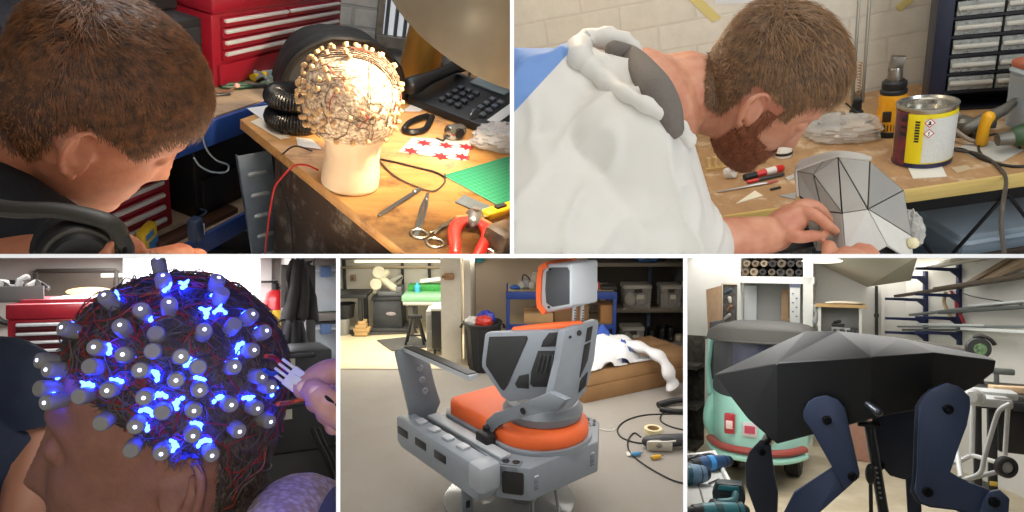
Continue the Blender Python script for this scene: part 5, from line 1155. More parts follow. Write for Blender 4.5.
for i in range(430):
    u, v = rr.uniform(35, 285), rr.uniform(262, 470); d = ray(u, v).normalized(); h = skb.ray_cast(V(), d)
    if h[0] is None: continue
    p, n = h[0], h[1]; q = inv @ p
    if not hairy(p) or q.z < -.02: continue
    t = (basis(n)[0]*rr.gauss(0, 1)+basis(n)[1]*rr.gauss(0, 1)).normalized(); pts = []
    for k in range(rr.randint(5, 11)):
        pts.append(p+n*(.003+.005*rr.random())); p2 = p+t*.010; h = skb.find_nearest(p2); p, n = h[0], h[1]; t = (t-n*t.dot(n)+(basis(n)[0]*rr.gauss(0, .4)+basis(n)[1]*rr.gauss(0, .4))).normalized()
        if not hairy(p): break
    if len(pts) > 2: nets[2 if i % 4 == 0 else i % 2].tube(spline(pts, 3), .00055, 5)
for mb_, c_, lb in zip(nets, ('#3a332e', '#5c4e44', '#96281c'), ('dark wire netting', 'brown grey wire netting', 'red wires')): P('wire', mb_.at(ci) and toM(mb_, ci), mat(c_, .5), cap, lb)['kind'] = 'stuff'
# fleece collar jacket
fl = NT('fleece'); c_ = fl.coord(); vo = fl.n('TexVoronoi', Scale=170); fl.l(c_, vo.inputs['Vector']); fl.l(fl.ramp(vo.outputs['Distance'], [(.0, '#e6d8be'), (.7, '#b39c7c')]), fl.b.inputs['Base Color']); fl.b.inputs['Roughness'].default_value = 1; fl.bump(vo.outputs['Distance'], -1, .006)
jk = [atd(u, v, r_) for u, v, r_ in ((268, 580, .48), (278, 540, .54), (296, 518, .60), (316, 520, .64), (334, 538, .64), (340, 572, .56))]
fc = MB().at(mi_); fc.limb(spline(jk, 4), [.020+.016*sin(pi*i/20) for i in range(21)], 18)
P('fleece_collar', fc, fl.m, man, 'cream fleece collar', smooth=180)
jk2 = spline([p+V((.028, -.004, -.022)) for p in jk], 4)
P('jacket', MB().at(mi_).limb(jk2, [.024+.020*sin(pi*i/20) for i in range(21)], 18).limb([n1+V((.05, -.15, -.17)), n1+V((.03, 0, -.17)), n1+V((.05, .16, -.17))], [.11, .16, .11], 20), mat('#4d5360', .85, bump=.3, bs=160), man, 'slate grey jacket', smooth=180)
# ---- hand with the white plug
hand = T('person', 'hand of another person holding the white plug at the cap', 'person', loc=atd(330, 400, .50)); hi = hand.matrix_world.inverted() @ PM
hm2 = MB()
def fg(px, r0, r1):
    p = spline([atd(*q) for q in px], 3); hm2.limb(p, [r0+(r1-r0)*i/(len(p)-1) for i in range(len(p))], 14)
fg(((352, 378, .52), (334, 371, .51), (318, 376, .505), (304, 388, .50)), .0105, .0085)
fg(((352, 415, .50), (336, 412, .49), (324, 400, .485), (314, 391, .49)), .0125, .0092)
fg(((354, 396, .525), (338, 386, .53), (325, 392, .53), (316, 402, .525)), .0105, .0085)
fg(((356, 412, .525), (344, 398, .535), (333, 404, .54), (326, 414, .53)), .0100, .0082)
fg(((358, 425, .52), (348, 410, .53), (339, 418, .535), (334, 426, .53)), .0090, .0075)
hm2.limb([atd(356, 385, .52), atd(368, 402, .52), atd(372, 425, .51)], [.018, .026, .024], 16); hm2.limb([atd(352, 412, .50), atd(372, 420, .51), atd(420, 440, .52)], [.018, .024, .028], 16)
hm2 = remeshed(hm2, .0018, 3); hand_mb = toM(hm2, hi)
sk2 = NT('skin_hand'); c_ = sk2.coord(); sk2.l(sk2.ramp(sk2.noise(c_, 60, 5), [(.3, '#c08a70'), (.7, '#dba88c')]), sk2.b.inputs['Base Color']); sk2.b.inputs['Roughness'].default_value = .5; sk2.bump(sk2.noise(c_, 300, 2), .2, .002)
P('body', hand_mb, sk2.m, hand, smooth=180)
for a_, (u, v, r_) in enumerate(((303.5, 387, .4925), (316, 391, .481))):
    P('nail', MB().at(hi).ell(atd(u, v, r_), (.0048, .0020, .0042), 12, 8), mat('#e0b7a4', .35), hand)
pA, pB2 = atd(288, 374, .505), atd(312, 392, .50)
pd = (pB2-pA).normalized(); px_ = pd.cross((-pA).normalized()).normalized(); pn = pd.cross(px_)
pl_ = T('plug', 'white connector plug held between finger and thumb', 'plug', M=Matrix.Translation(pA) @ Matrix((pd, px_, pn)).transposed().to_4x4())
wp = mat('#dcdad4', .4)
P('housing', MB().box((.009, 0, 0), (.016, .016, .010), .0015), wp, pl_); P('latch', MB().box((.010, 0, -.006), (.010, .006, .004), .001), wp, pl_)
for k in range(4): P('prong', MB().box((-.004, -.006+k*.004, 0), (.012, .0022, .006), .0006), wp, pl_)
P('strain_relief', MB().box((.020, 0, 0), (.008, .013, .008), .001), mat('#bdb9c8', .4), pl_)
for lb, c_, px2 in (('blue lead running from the plug into the cap', '#1f4fc0', ((287, 375, .505), (280, 372, .51), (272, 374, .50), (264, 370, .49))), ('red lead running from the plug into the cap', '#b02020', ((288, 373, .508), (279, 362, .52), (274, 357, .52), (266, 356, .50))), ('black lead from the plug down past the hand', '#161616', ((312, 392, .50), (324, 396, .478), (334, 404, .478), (345, 415, .48))), ('orange lead beneath the plug', '#c2492a', ((278, 404, .50), (292, 402, .52), (304, 399, .52), (318, 401, .52)))):
    S('lead', lb, 'wire', MB().tube(spline([atd(*q) for q in px2]), .0016, 8), mat(c_, .4))
for lb, off in (('thick black cord hanging below the hand', 0), ('thinner black cord hanging beside the thick one', 6)):
    S('hanging_wire', lb, 'cord', MB().tube(spline([atd(*q) for q in ((312+off, 428, .85), (318+off, 442, .85), (327+off, 460, .85), (334+off, 485, .86), (336+off, 520, .88))]), .003 if not off else .002, 8), mat('#121212', .4))
# ---- bystander in the navy shirt
by = T('person', 'bystander in a navy t-shirt at the edge behind the face', 'person', loc=(atd(-5, 430, 1.15).x, 1.1, FZ)); bi = by.matrix_world.inverted() @ PM
b2 = MB(); shp = atd(-4, 392, 1.15); nk = atd(-95, 345, 1.2); hd2 = atd(-112, 282, 1.2)
head_mb(b2, Matrix.Translation(hd2) @ Matrix.Rotation(radians(20), 4, 'Z'))
b2.limb([hd2+V((-.03, 0, -.06)), nk+V((0, 0, -.05))], [.055, .065], 16); b2.limb([nk+V((0, 0, -.10)), atd(-45, 500, 1.2), atd(-50, 620, 1.2)], [.13, .16, .15], 24); b2.limb([nk+V((0, 0, -.08)), shp], [.09, .07], 18)
eb_, wb2 = atd(30, 445, 1.12), atd(32, 480, 1.0); b2.limb([shp, atd(14, 420, 1.13), eb_], [.066, .05, .042], 18)
b2.limb([eb_, atd(12, 520, 1.05)], [.042, .03], 14)
b2 = remeshed(b2, .004, 4); tee = shell(b2, lambda p, n: p.z < nk.z+.06 and not (p.z < atd(20, 424, 1.13).z and p.x > atd(21, 440, 1.12).x), .008); tor = MB(); tor.limb([nk+V((.05, 0, -.12)), atd(-40, 470, 1.16), atd(-34, 620, 1.16)], [.11, .115, .12], 24)
P('body', toM(b2, bi), mat('#b27a5f', .5), by, smooth=180); P('tshirt', toM(tee, bi), mat('#232d42', .9, bump=.2, bs=80), by, smooth=180)
P('tshirt_front', toM(tor, bi), mat('#232d42', .9, bump=.2, bs=80), by, smooth=180)
# ================================================================ D: workshop with the grey and orange captain's chair
panel('D')
FZ = -1.5
def fl(u, v, h=0): return atz(u, v, FZ+h+.0006)
car = NT('carpet'); c_ = car.coord(); f1 = car.noise(c_, 260, 2); f2 = car.noise(c_, 5, 3)
car.l(car.mix(car.ramp(f2, [(.35, (.0,.0,.0,1)), (.7, (.5,.5,.5,1))]), car.ramp(f1, [(.3, '#85807a'), (.7, '#a9a49d')]), '#8f877c'), car.b.inputs['Base Color']); car.b.inputs['Roughness'].default_value = .95; car.bump(f1, .4, .004)
ty = 4.43
ST('floor', MB().bx((-2.2, .8, FZ-.05), (2.4, ty, FZ)), car.m)
vin = NT('vinyl'); c_ = vin.coord(); bt_ = vin.n('TexBrick', Scale=1, **{'Mortar Size': .003, 'Brick Width': .5, 'Row Height': .5}); bt_.inputs['Color1'].default_value = lin('#d8c7a3'); bt_.inputs['Color2'].default_value = lin('#c7b38c'); bt_.inputs['Mortar'].default_value = lin('#a8966f'); vin.l(c_, bt_.inputs['Vector']); vin.l(vin.mix(vin.noise(c_, 6, 4), bt_.outputs['Color'], '#e3d6b6'), vin.b.inputs['Base Color']); vin.b.inputs['Roughness'].default_value = .45
ST('floor_back', MB().bx((-2.6, ty, FZ-.05), (-.30, 6.0, FZ)), vin.m)
ST('floor_side', MB().bx((-.30, ty, FZ-.05), (2.4, 6.0, FZ)), car.m)
ST('trim_5', MB().bx((-2.2, ty-.02, FZ), (-.40, ty+.012, FZ+.006)), mat('#b9b09d', .4, .4))
ST('wall_back', MB().bx((-2.6, 5.80, FZ), (-.30, 5.88, .6)), mat('#d9d5c9', .8, var=.06, sc_=4))
ST('wall_right', MB().bx((-.42, 5.36, FZ), (2.4, 5.43, .6)), mat('#cbb9a2', .8, var=.04, sc_=3))
ST('wall_left', MB().bx((-.36, 4.66, FZ), (-.31, 5.37, .6)), mat('#dad2c2', .8))
pp = fl(452, 363)
ST('trim_6', MB().bx((pp.x-.075, pp.y, FZ), (pp.x+.07, pp.y+.12, .6)), mat('#d6cfbf', .7, var=.05))
lm_ = mat('#fff4dc', .5, emit=1.2)
for lb, v0, v1, u0, u1, m_, y_ in (('white tube lamp batten along the back wall', 262.5, 265, 353, 440, lm_, 5.68), ):
    a, b = aty(u0, v0, y_), aty(u1, v1, y_)
    t = T('tube_lamp', lb, 'lamp', loc=((a.x+b.x)/2, y_+.06, a.z)); P('tube', MB().box((0, 0, 0), (b.x-a.x, .03, .02), .006), lm_, t); P('housing', MB().box((0, .03, .01), (b.x-a.x+.06, .04, .035), .006), mat('#cfcabd', .5), t)
a = aty(340, 266, 5.55)
for nm, lb, v, c_ in (('wall_pipe', 'grey pipe running along the top of the back wall', 258.5, '#8b8474'), ('wall_rail', 'pale brown rail beneath the tube lamp on the back wall', 267.5, '#b8a88d')):
    q0, q1 = aty(336, v, 5.75), aty(446, v-.3, 5.75); S(nm, lb, 'rail', MB().cyl(q0, q1, .012, n=10), mat(c_, .5))
for i, u in enumerate((343.5, 402, 429)):
    p, q = aty(u, 257, 5.77), aty(u+(2 if i == 0 else .5), 290, 5.77); S('cable_duct', ('dark vertical duct at the far end of the back wall', 'dark vertical duct above the green machine', 'thin dark duct on the back wall beside the pillar')[i], 'duct', MB().bx((p.x-.012, 5.76, q.z), (p.x+.012, 5.795, p.z), .003), mat('#2b2b2c', .5))
# ---- band saw on its dark cabinet
m0 = fl(388, 330.5, .006); ms = T('band_saw', 'cream metal band saw on a dark grey cabinet in the back room', 'machine', loc=m0)
dkc = mat('#3b3e42', .5, var=.1); crm = mat('#c9c3a8', .45, var=.1)
P('cabinet', MB().prismb([(-.13, 0), (.13, 0), (.12, .27), (-.12, .27)], .22, Matrix(((1,0,0,0), (0,0,1,0), (0,1,0,0), (0,0,0,1))), .006), dkc, ms); P('cabinet_top', MB().box((0, .11, .285), (.27, .25, .03), .006), mat('#2a2c2f', .5), ms); P('badge', MB().ell((.03, -.004, .15), (.045, .004, .018), 14, 6), mat('#a59aa0', .4), ms); P('plinth', MB().box((0.02, .10, .012), (.34, .30, .024), .004), mat('#4a4a4a', .6), ms)
P('vise', MB().box((.02, .1, .32), (.22, .14, .04), .006).box((.1, .08, .36), (.05, .12, .05), .006), mat('#6f7072', .4, .5), ms)
P('bow', MB().limb([(-.13, .10, .33), (-.10, .1, .43), (-.02, .1, .50)], [.03, .036, .03], 14).limb([(-.09, .1, .47), (.04, .08, .37), (.08, .08, .34)], [.030, .034, .026], 14), crm, ms); P('wheel_cover', MB().lathe([(0, -.025), (.05, -.025), (.055, -.018), (.055, .018), (.05, .025), (0, .025)], 24, (-.085, .08, .505), (.3, -1, .2)).lathe([(0, -.025), (.045, -.025), (.05, -.018), (.05, .018), (0, .02)], 24, (-.11, .07, .40), (.3, -1, .2)), crm, ms); P('motor', MB().limb([(.02, .12, .42), (.09, .12, .45)], [.032, .034], 14).cyl((.09, .12, .40), (.09, .12, .47), .02), mat('#8d8b80', .45), ms); P('handle', MB().cyl((.08, .05, .43), (.13, .02, .47), .007, n=8), mat('#222222', .4), ms)
# black bench at the left of the back room, bucket, blocks
bt0 = fl(352, 335, .006); tb_ = T('steel_bench', 'black steel bench with slim legs at the side of the back room', 'bench', loc=bt0)
P('top', MB().box((-.04, .1, .34), (.36, .26, .03), .004), mat('#1b1c1e', .5), tb_)
for x in (-.2, .08):
    for y in (.0, .2): P('leg', MB().box((x, y, .163), (.035, .035, .325), .004), mat('#1b1c1e', .5), tb_)
S('bucket', 'black plastic bucket hanging beneath the black steel bench', 'bucket', MB().lathe([(0, 0), (.06, 0), (.075, .11), (.079, .112), (.079, .118), (.07, .118), (.057, .006), (0, .006)], 24), mat('#202124', .5), loc=bt0+V((-.06, .08, .14)))
S('grey_bin', 'grey waste bin standing under the black steel bench', 'bin', MB().lathe([(0, 0), (.055, 0), (.065, .14), (.06, .14), (.05, .006), (0, .006)], 20), mat('#8d8d86', .6), loc=fl(343, 334))
bw = fl(362, 334.5, .006)
for i, (dx, z, w_) in enumerate(((0, 0, .11), (-.012, .032, .10), (.014, .032, .05), (0, .064, .09), (.01, .096, .06))):
    S('wood_block', ('bottom wide wood block of the stack beside the band saw', 'second wood block in the stack beside the band saw', 'short wood block in the stack beside the band saw, second layer', 'third wood block up in the stack beside the band saw', 'topmost wood block of the stack beside the band saw')[i], 'wood block', MB().box((dx if i != 2 else .055, -.0, z+.0155), (w_ if i != 2 else .03, .09, .0305), .003), wood('#c9a774', '#b08d5a'), loc=bw, group=None)
S('wall_switch', 'brown wooden switch box on the back wall left of the band saw', 'switch', MB().box((0, 0, 0), (.05, .03, .06), .005).slot(1).box((0, -.018, 0), (.02, .008, .03), .002), [mat('#a58b75', .6), mat('#6d5a4a', .5)], loc=V((aty(353, 278, 5.78).x, 5.78, aty(353, 278, 5.78).z)))
# green machine on table + trestle, cabinets
gm0 = fl(428, 335, .006); gt = T('layout_table', 'grey topped table with a bright green cover in the back room', 'table', loc=gm0)
P('top', MB().box((0, .12, .285), (.40, .34, .03), .004), mat('#b2b0a4', .5), gt); P('green_cover', MB().box((-.02, .10, .325), (.38, .30, .05), .006).slot(1).box((-.01, .2, .375), (.36, .10, .06), .006), [mat('#7fae84', .5, alpha=.9), mat('#2f8a3a', .55, var=.4, sc_=60)], gt, 'bright green machine cover')
for x in (-.14, .16):
    for y in (.0, .24): P('leg', MB().box((x, y, .135), (.04, .03, .27), .003), mat('#55544f', .6), gt)
tr0 = fl(416, 343, .006); trs = T('trestle', 'black folding trestle standing under the green covered table', 'trestle', loc=tr0+V((0, -.02, 0)))
for s in (-1, 1):
    for y in (-.05, .05): P('leg', MB().cyl((s*.075, y, .006), (s*.025, y*.3, .22), .010, n=8), mat('#18181a', .5), trs)
P('beam', MB().box((0, 0, .225), (.11, .04, .03), .004), mat('#18181a', .5), trs); P('brace', MB().cyl((-.055, -.04, .08), (.055, -.04, .08), .007, n=8), mat('#18181a', .5), trs)
wc = fl(433, 351, .006); S('pedestal', 'grey pedestal cabinet in front of the green covered table', 'cabinet', MB().box((0, .1, .16), (.10, .2, .32), .005).slot(1).box((0, -.003, .23), (.086, .006, .12), .003).box((0, -.003, .09), (.086, .006, .12), .003), [mat('#8f8f89', .5), mat('#7d7d78', .5)], loc=wc)
bc = fl(441.5, 356); bl = T('wheeled_cabinet', 'black cabinet on castors half hidden by the white pillar', 'cabinet', loc=bc+V((-.02, .02, 0)))
P('body', MB().box((0, .1, .20), (.11, .2, .30), .006), mat('#1c1d1f', .5), bl); P('top', MB().box((0, .1, .36), (.12, .22, .02), .003), mat('#b5b3aa', .5), bl)
for x in (-.035, .035):
    for y in (.02, .18): P('castor', MB().cyl((x-.008, y, .022), (x+.008, y, .022), .021, n=14).box((x, y, .042), (.014, .02, .02), .003), mat('#2a2a2a', .5), bl)
S('blue_bottle', 'small blue bottle standing on the green cover', 'bottle', MB().lathe([(0, 0), (.024, 0), (.025, .05), (.012, .065), (.011, .085), (0, .085)], 18), mat('#3f9fc0', .4), loc=gm0+V((-.10, .12, .3515)))
S('white_sheet', 'white rolled sheets lying on the green cover', 'roll', MB().cyl((-.08, .15, .0), (.18, .17, .03), .02, n=14), mat('#dedcd3', .6), loc=gm0+V((0, .05, .427)))
S('pillar_box', 'brown wooden box fixed to the white pillar', 'box', MB().box((0, -.02, 0), (.07, .04, .045), .005).slot(1).box((-.035, -.03, .0), (.03, .03, .02), .003), [mat('#a87f5c', .6, var=.2), mat('#8d6747', .6)], loc=V((pp.x-.01, pp.y-.001, aty(446, 276, pp.y).z)))
mt = [fl(*q, .004) for q in ((377, 340.5), (415, 336.5), (437, 346), (392, 351))]
S('door_mat', 'dark grey floor mat on the pale floor of the back room', 'mat', MB().patch(mt, .005, 2, 2), mat('#4d4c48', .95, var=.2, bump=.4, bs=200))
S('anti_fatigue_mat', 'dark strip of matting at the foot of the band saw', 'mat', MB().patch([fl(*q, .003) for q in ((347, 330), (415, 327.5), (418, 333), (352, 336))], .003), mat('#55504a', .9, var=.3))
# ---- waste bin
wb0 = fl(483, 369); bn_ = T('waste_bin', 'black plastic waste bin full of bags before the beige wall', 'bin', loc=wb0)
prof = [(0, .0), (.096, 0), (.10, .006), (.128, .33), (.140, .335), (.142, .352), (.132, .354), (.124, .34), (.095, .012), (0, .012)]
P('body', MB().lathe(prof, 36), mat('#1f2022', .5, bump=.2, bs=40), bn_)
for i in range(14):
    a = 2*pi*i/14; P('rib', MB().limb([(cos(a)*.103, sin(a)*.103, .03), (cos(a)*.125, sin(a)*.125, .31)], [.006, .006], 6), mat('#26272a', .5), bn_)
for s in (-1, 1): P('handle', MB().tube(arc((s*.138, 0, .33), .035, -70, 70, 8, (s*.6, 0, -.5), (0, 1, 0)), .008, 8), mat('#1a1a1c', .5), bn_)
for lb, c_, d, r_, sd_ in (('white crumpled bag at the rim of the waste bin', '#d9d7d3', (-.075, -.03, .33), .05, 2), ('blue and red crisp packet sticking out of the waste bin', '#2f3fae', (.025, .02, .345), .062, 5), ('red packet stuffed in the waste bin below the blue one', '#c7372c', (.005, -.05, .33), .058, 8)):
    S('bag', lb, 'bag', crumple(d, r_, r_*.6, r_*.75, sd_, .25, 14, 10), mat(c_, .35), loc=wb0, smooth=30)
S('teal_box', 'teal box at the top of the beige wall', 'box', MB().box((0, 0, 0), (.17, .04, .05), .004).box((0, -.02, -.03), (.15, .012, .012), .002), mat('#1d7f86', .5), loc=V((aty(474, 258, 5.33).x, 5.335, aty(474, 258, 5.33).z)))
# ---- blue rack with things
rk0 = aty(508, 345, 4.62); rtop = aty(508, 292, 4.62); rr_ = aty(615, 290, 4.62); rk = T('rack_bench', 'blue steel rack bench behind the headrest of the chair', 'bench', loc=(rk0.x, 4.62, FZ)); bl_ = mat('#23418e', .45)
zt = rtop.z-FZ; wd = rr_.x-rk0.x
P('rail', MB().box((wd/2, 0, zt-.025), (wd+.03, .03, .055), .004), bl_, rk); P('deck', MB().box((wd/2, .17, zt-.006), (wd, .36, .012)), mat('#b8a888', .6), rk); P('shelf', MB().box((wd/2, .17, zt*.52), (wd, .34, .014)), mat('#9d8d72', .6), rk); P('shelf_rail', MB().box((wd/2, 0, zt*.52-.01), (wd, .02, .035), .003), bl_, rk)
for x in (0, wd):
    for y in (0, .34): P('post', MB().box((x, y, zt/2), (.026, .026, zt), .003), bl_, rk)
RZ = FZ+zt+.001
def onr(u, v, y_=4.74): q = aty(u, v, y_); return V((q.x, y_, RZ))
ms_ = T('respirator', 'grey half mask respirator lying on the blue rack bench', 'mask', loc=onr(526, 290)); P('face_piece', MB().ell((0, 0, .04), (.035, .035, .04), 16, 10), mat('#8f9091', .5), ms_)
for s in (-1, 1): P('filter', MB().lathe([(0, -.01), (.024, -.01), (.026, .01), (0, .012)], 16, (.035*s, -.02, .03), (.6*s, -.8, 0)), mat('#b9b6ae', .5), ms_)
P('strap', MB().tube(spline([(-.03, 0, .06), (-.02, .02, .10), (.01, .03, .09), (.03, 0, .065)]), .005, 6), mat('#26262a', .6), ms_)
S('blue_rag', 'blue cloth lying on the blue rack bench beside the respirator', 'cloth', crumple((0, 0, 0), .045, .04, .016, 3, .2, 14, 8), mat('#2f5fae', .8), loc=onr(516, 291)); S('clear_bag', 'clear plastic bag standing behind the respirator', 'bag', crumple((0, 0, 0), .05, .03, .06, 7, .2, 14, 10), clear('#d9cfc2', .45, .2), loc=onr(536, 285, 4.86))
S('red_box', 'small red and white box on the blue rack bench right of the headrest', 'box', MB().box((0, 0, .025), (.05, .06, .05), .003).slot(1).box((.0, -.031, .025), (.022, .003, .05)), [mat('#b6322b', .5), mat('#e3ddd3', .5)], loc=onr(596, 285))
S('tool_tray', 'dark low tray of tools on the blue rack bench', 'tray', MB().box((0, 0, .012), (.12, .1, .024), .004).limb([(-.04, 0, .03), (.05, .02, .034)], [.008, .008], 8), mat('#2b2a2a', .5), loc=onr(608, 290))
def cbox(label, M, w_, d_, h_, c='#a9825a', tape=True, group=None):
    t = T('cardboard_box', label, 'box', M=M, group=group); P('carton', MB().box((0, 0, h_/2), (w_, d_, h_), .003), mat(c, .8, var=.1, sc_=8), t)
    for s in (-1, 1): P('flap', MB().box((0, s*d_*.25, h_+.0015), (w_*.99, d_*.485, .003), .001), mat(c, .8, var=.15, sc_=10), t)
    if tape: P('tape', MB().box((0, 0, h_+.0036), (w_*1.002, .03, .001)).box((w_/2+.0006, 0, h_*.85), (.001, .03, h_*.3)).box((-w_/2-.0006, 0, h_*.85), (.001, .03, h_*.3)), mat('#8c6a45', .4), t)
    return t
zs = FZ+zt*.52+.0085
q = aty(538, 334, 4.74); cbox('small cardboard box on the lower shelf of the blue rack, behind the backrest', Matrix.Translation((q.x, 4.76, zs)), .22, .2, .07, '#c19a6c')
q = aty(555, 322, 4.74); cbox('wide cardboard box on the lower shelf of the blue rack, stacked by the headrest post', Matrix.Translation((q.x+.12, 4.78, zs)), .26, .18, .13, '#8d6a47')
q = aty(606, 335, 4.7); cbox('upright cardboard box on the blue rack shelf beside its right post', Matrix.Translation((q.x, 4.74, zs)), .10, .16, .13, '#a87a4c')
# ---- shelving at right
sx0, sx1 = aty(590, 300, 5.10).x, aty(720, 300, 5.10).x; sh = T('shelving', 'long brown shelving loaded with clear boxes along the far right wall', 'shelf', loc=(sx0, 5.08, FZ)); shm = mat('#8c8475', .6)
zz = [aty(640, v, 5.08).z-FZ for v in (263, 309, 346)]
for z in zz: P('shelf_board', MB().bx((0, 0, z-.03), (sx1-sx0, .22, z)), shm, sh)
P('back_panel', MB().bx((0, .20, 0), (sx1-sx0, .22, zz[0]+.5)), mat('#3a352e', .9), sh)
for x in (.01, .5, sx1-sx0-.04): P('post', MB().bx((x, .17, 0), (x+.03, .20, zz[0]+.5)), mat('#3f4a5f', .5), sh)
def onsh(u, k): q = aty(u, 300, 5.16); return V((q.x, 5.175, FZ+zz[k]+.0012))
for u, w_, h_, k, lb, cs in ((600, .17, .15, 1, 'clear box with orange bits beside the rack post on the middle shelf', ('#c77a4a', '#b8483a')), (636, .22, .17, 1, 'clear box with white parts and a dark clip on the middle shelf', ('#d8d4ca', '#b5b0a4')), (669, .16, .17, 1, 'clear box of dark parts with a paper tag on the middle shelf', ('#8d877b', '#77726a')), (694, .16, .17, 1, 'greenish clear box at the far end of the middle shelf', ('#95956f', '#8d8a6e')), (633, .17, .13, 2, 'clear box with pale tag on the bottom shelf behind the clothes', ('#b5b2aa', '#8f8b82'))):
    t = tub('storage_box', lb, Matrix.Translation(onsh(u, k)), w_, .15, h_, lid='clear', tint='#e6e1d6', a=.22)
    for i, c_ in enumerate(cs): P('contents', MB().ell(((i-.5)*w_*.42, 0, h_*.35), (w_*.2, .05, h_*.33), 10, 8), mat(c_, .7), t)
    P('clip', MB().box((0, -.082, h_*.86), (w_*.3, .012, .03), .004), mat('#3a3733', .5), t)
    P('tag', MB().box((w_*.1, -.0815, h_*.55), (w_*.28, .002, h_*.2)), mat('#d9d4c6', .6), t)
S('blue_case', 'blue case lying on the top shelf of the brown shelving', 'case', MB().box((0, 0, .03), (.16, .14, .06), .008).slot(1).box((0, -.072, .035), (.05, .01, .02), .003), [mat('#1f4f86', .45), mat('#16181c', .5)], loc=onsh(645, 0))
for i, u in enumerate((652, 662, 671)): S('black_file', ('black folder next to the tagged box on the bottom shelf', 'middle black folder on the bottom shelf', 'black folder next to the cream roll on the bottom shelf')[i], 'folder', MB().box((0, 0, .06), (.035, .13, .12+.012*i), .003).slot(1).cyl((0, -.066, .04), (0, -.067, .04), .008, n=12), [mat('#1d1c1c', .5), mat('#77736b', .4)], loc=onsh(u, 2)+V((0, 0, .006*i)))
S('cream_roll', 'cream paper roll standing on the bottom shelf', 'roll', MB().lathe([(.01, 0), (.03, 0), (.03, .07), (.01, .07), (.01, 0)], 20), mat('#cbbd9f', .7), loc=onsh(680, 2)); S('brown_carton', 'brown carton at the far end of the bottom shelf', 'box', MB().box((0, 0, .06), (.09, .13, .12), .003).slot(1).box((0, 0, .1205), (.088, .03, .001)), [mat('#96704a', .8), mat('#6f5133', .6)], loc=onsh(697, 2))
# ---- big flat boxes with the overalls
b0 = fl(588, 405); bx_dir = (fl(690, 385)-b0); ang = math.degrees(atan2(bx_dir.y, bx_dir.x))
BX = Matrix.Translation(fl(585, 404)) @ Matrix.Rotation(radians(ang+2), 4, 'Z')
cbox('long flat cardboard box lying on the carpet beneath the other flat box', BX @ pose((.46, .24, 0)), .92, .46, .10, '#96714a'); cbox('long flat cardboard box with a white and blue overall on it', BX @ pose((.47, .25, .1055), 1.5), .90, .46, .085, '#a98258')
pz = .1965
def cloth(label, c, fn, m_=None, nu=34, nv=22, th=.006): return S('overall', label, 'overall', MB().grid(fn, nu, nv, th), m_ or mat(c, .85, sss=.02), M=BX, smooth=60)
def heap(cx, cy, wx, wy, hgt, seed):
    def fn(a, b):
        x, y = (a-.5)*2, (b-.5)*2; r = max(0, 1-(x*x*.9+y*y*.9)); f = noise.noise(V((a*4+seed, b*4, seed))); g = abs(noise.noise(V((a*8, b*7+seed, 2))))
        return V((cx+x*wx*(1+.12*f), cy+y*wy*(1+.12*f), pz+.012+hgt*sqrt(r)*(.75+.5*f)+.04*g*r))
    return fn
ov = T('overall', 'crumpled white overall with blue panels heaped on the flat cardboard boxes', 'overall', M=BX); wh = mat('#d8d8da', .8)
P('cloth', MB().grid(heap(.24, .20, .29, .19, .16, 3), 40, 28, .006), wh, ov, smooth=60); P('blue_panel', MB().grid(heap(.27, .29, .17, .12, .18, 9), 26, 20, .006), mat('#2d4c9c', .85), ov, 'blue cloth panel', smooth=60); P('blue_patch', MB().grid(heap(.08, .14, .11, .08, .14, 5), 18, 14, .005), mat('#33529f', .85), ov, 'blue cloth patch', smooth=60); P('blue_cuff', MB().grid(heap(.36, .09, .06, .05, .12, 6), 14, 12, .005), mat('#33529f', .85), ov, 'blue cuff', smooth=60); P('white_fold', MB().grid(heap(.17, .09, .15, .09, .15, 12), 24, 18, .005), wh, ov, smooth=60)
sl = spline([V((.34, .16, pz+.10)), V((.42, .10, pz+.10)), V((.50, .02, pz+.07)), V((.545, -.07, pz+.025)), V((.57, -.115, pz-.07)), V((.585, -.13, pz-.14))], 6)
P('sleeve', MB().tube(sl, [.055+.014*sin(i*.9)+.0006*i for i in range(len(sl))], 18, flat=.45), wh, ov, 'white sleeve hanging down to the carpet', smooth=60)
# ---- things on the carpet
S('vacuum_hose', 'black ribbed vacuum hose at the edge of the flat boxes', 'hose', MB().tube(spline([fl(658, 405, .02), fl(668, 402, .025), fl(680, 400, .03), fl(700, 398, .03)], 16), [.02 if k % 2 else .017 for k in range(49)], 10).tube(spline([fl(660, 409, .016), fl(674, 411, .018), fl(700, 412, .018)], 12), .015, 10), mat('#161618', .5))
tr_ = fl(653, 433); S('tape_roll', 'cream roll of masking tape lying on the carpet', 'tape roll', MB().lathe([(.033, .0), (.048, 0), (.048, .03), (.033, .03), (.033, 0)], 32).slot(1).lathe([(.031, .001), (.033, .001), (.033, .029), (.031, .029), (.031, .001)], 32), [mat('#d9cda6', .6), mat('#a98c62', .7)], loc=tr_)
js = T('jigsaw', 'grey jigsaw lying on its side on the carpet', 'jigsaw', loc=fl(660, 448), rz=-4)
P('body', MB().limb([(-.07, 0, .035), (0, .0, .04), (.12, .01, .045), (.2, .02, .045)], [.026, .034, .033, .030], 16), mat('#3a3c40', .45), js); P('shoe', MB().box((-.01, -.045, .03), (.13, .008, .05), .003), mat('#c3c0b8', .35, .7), js); P('gear_head', MB().limb([(-.055, -.02, .03), (-.01, -.03, .035)], [.022, .024], 12), mat('#8d8a86', .35, .7), js); P('guard', MB().tube([(-.06, -.05, .055), (.03, -.055, .06), (.07, -.04, .06), (.07, -.02, .05)], .005, 8), mat('#d4d1c9', .4, .4), js); P('badge', MB().box((.03, -.034, .045), (.03, .004, .014), .001), mat('#b03a2e', .5), js)
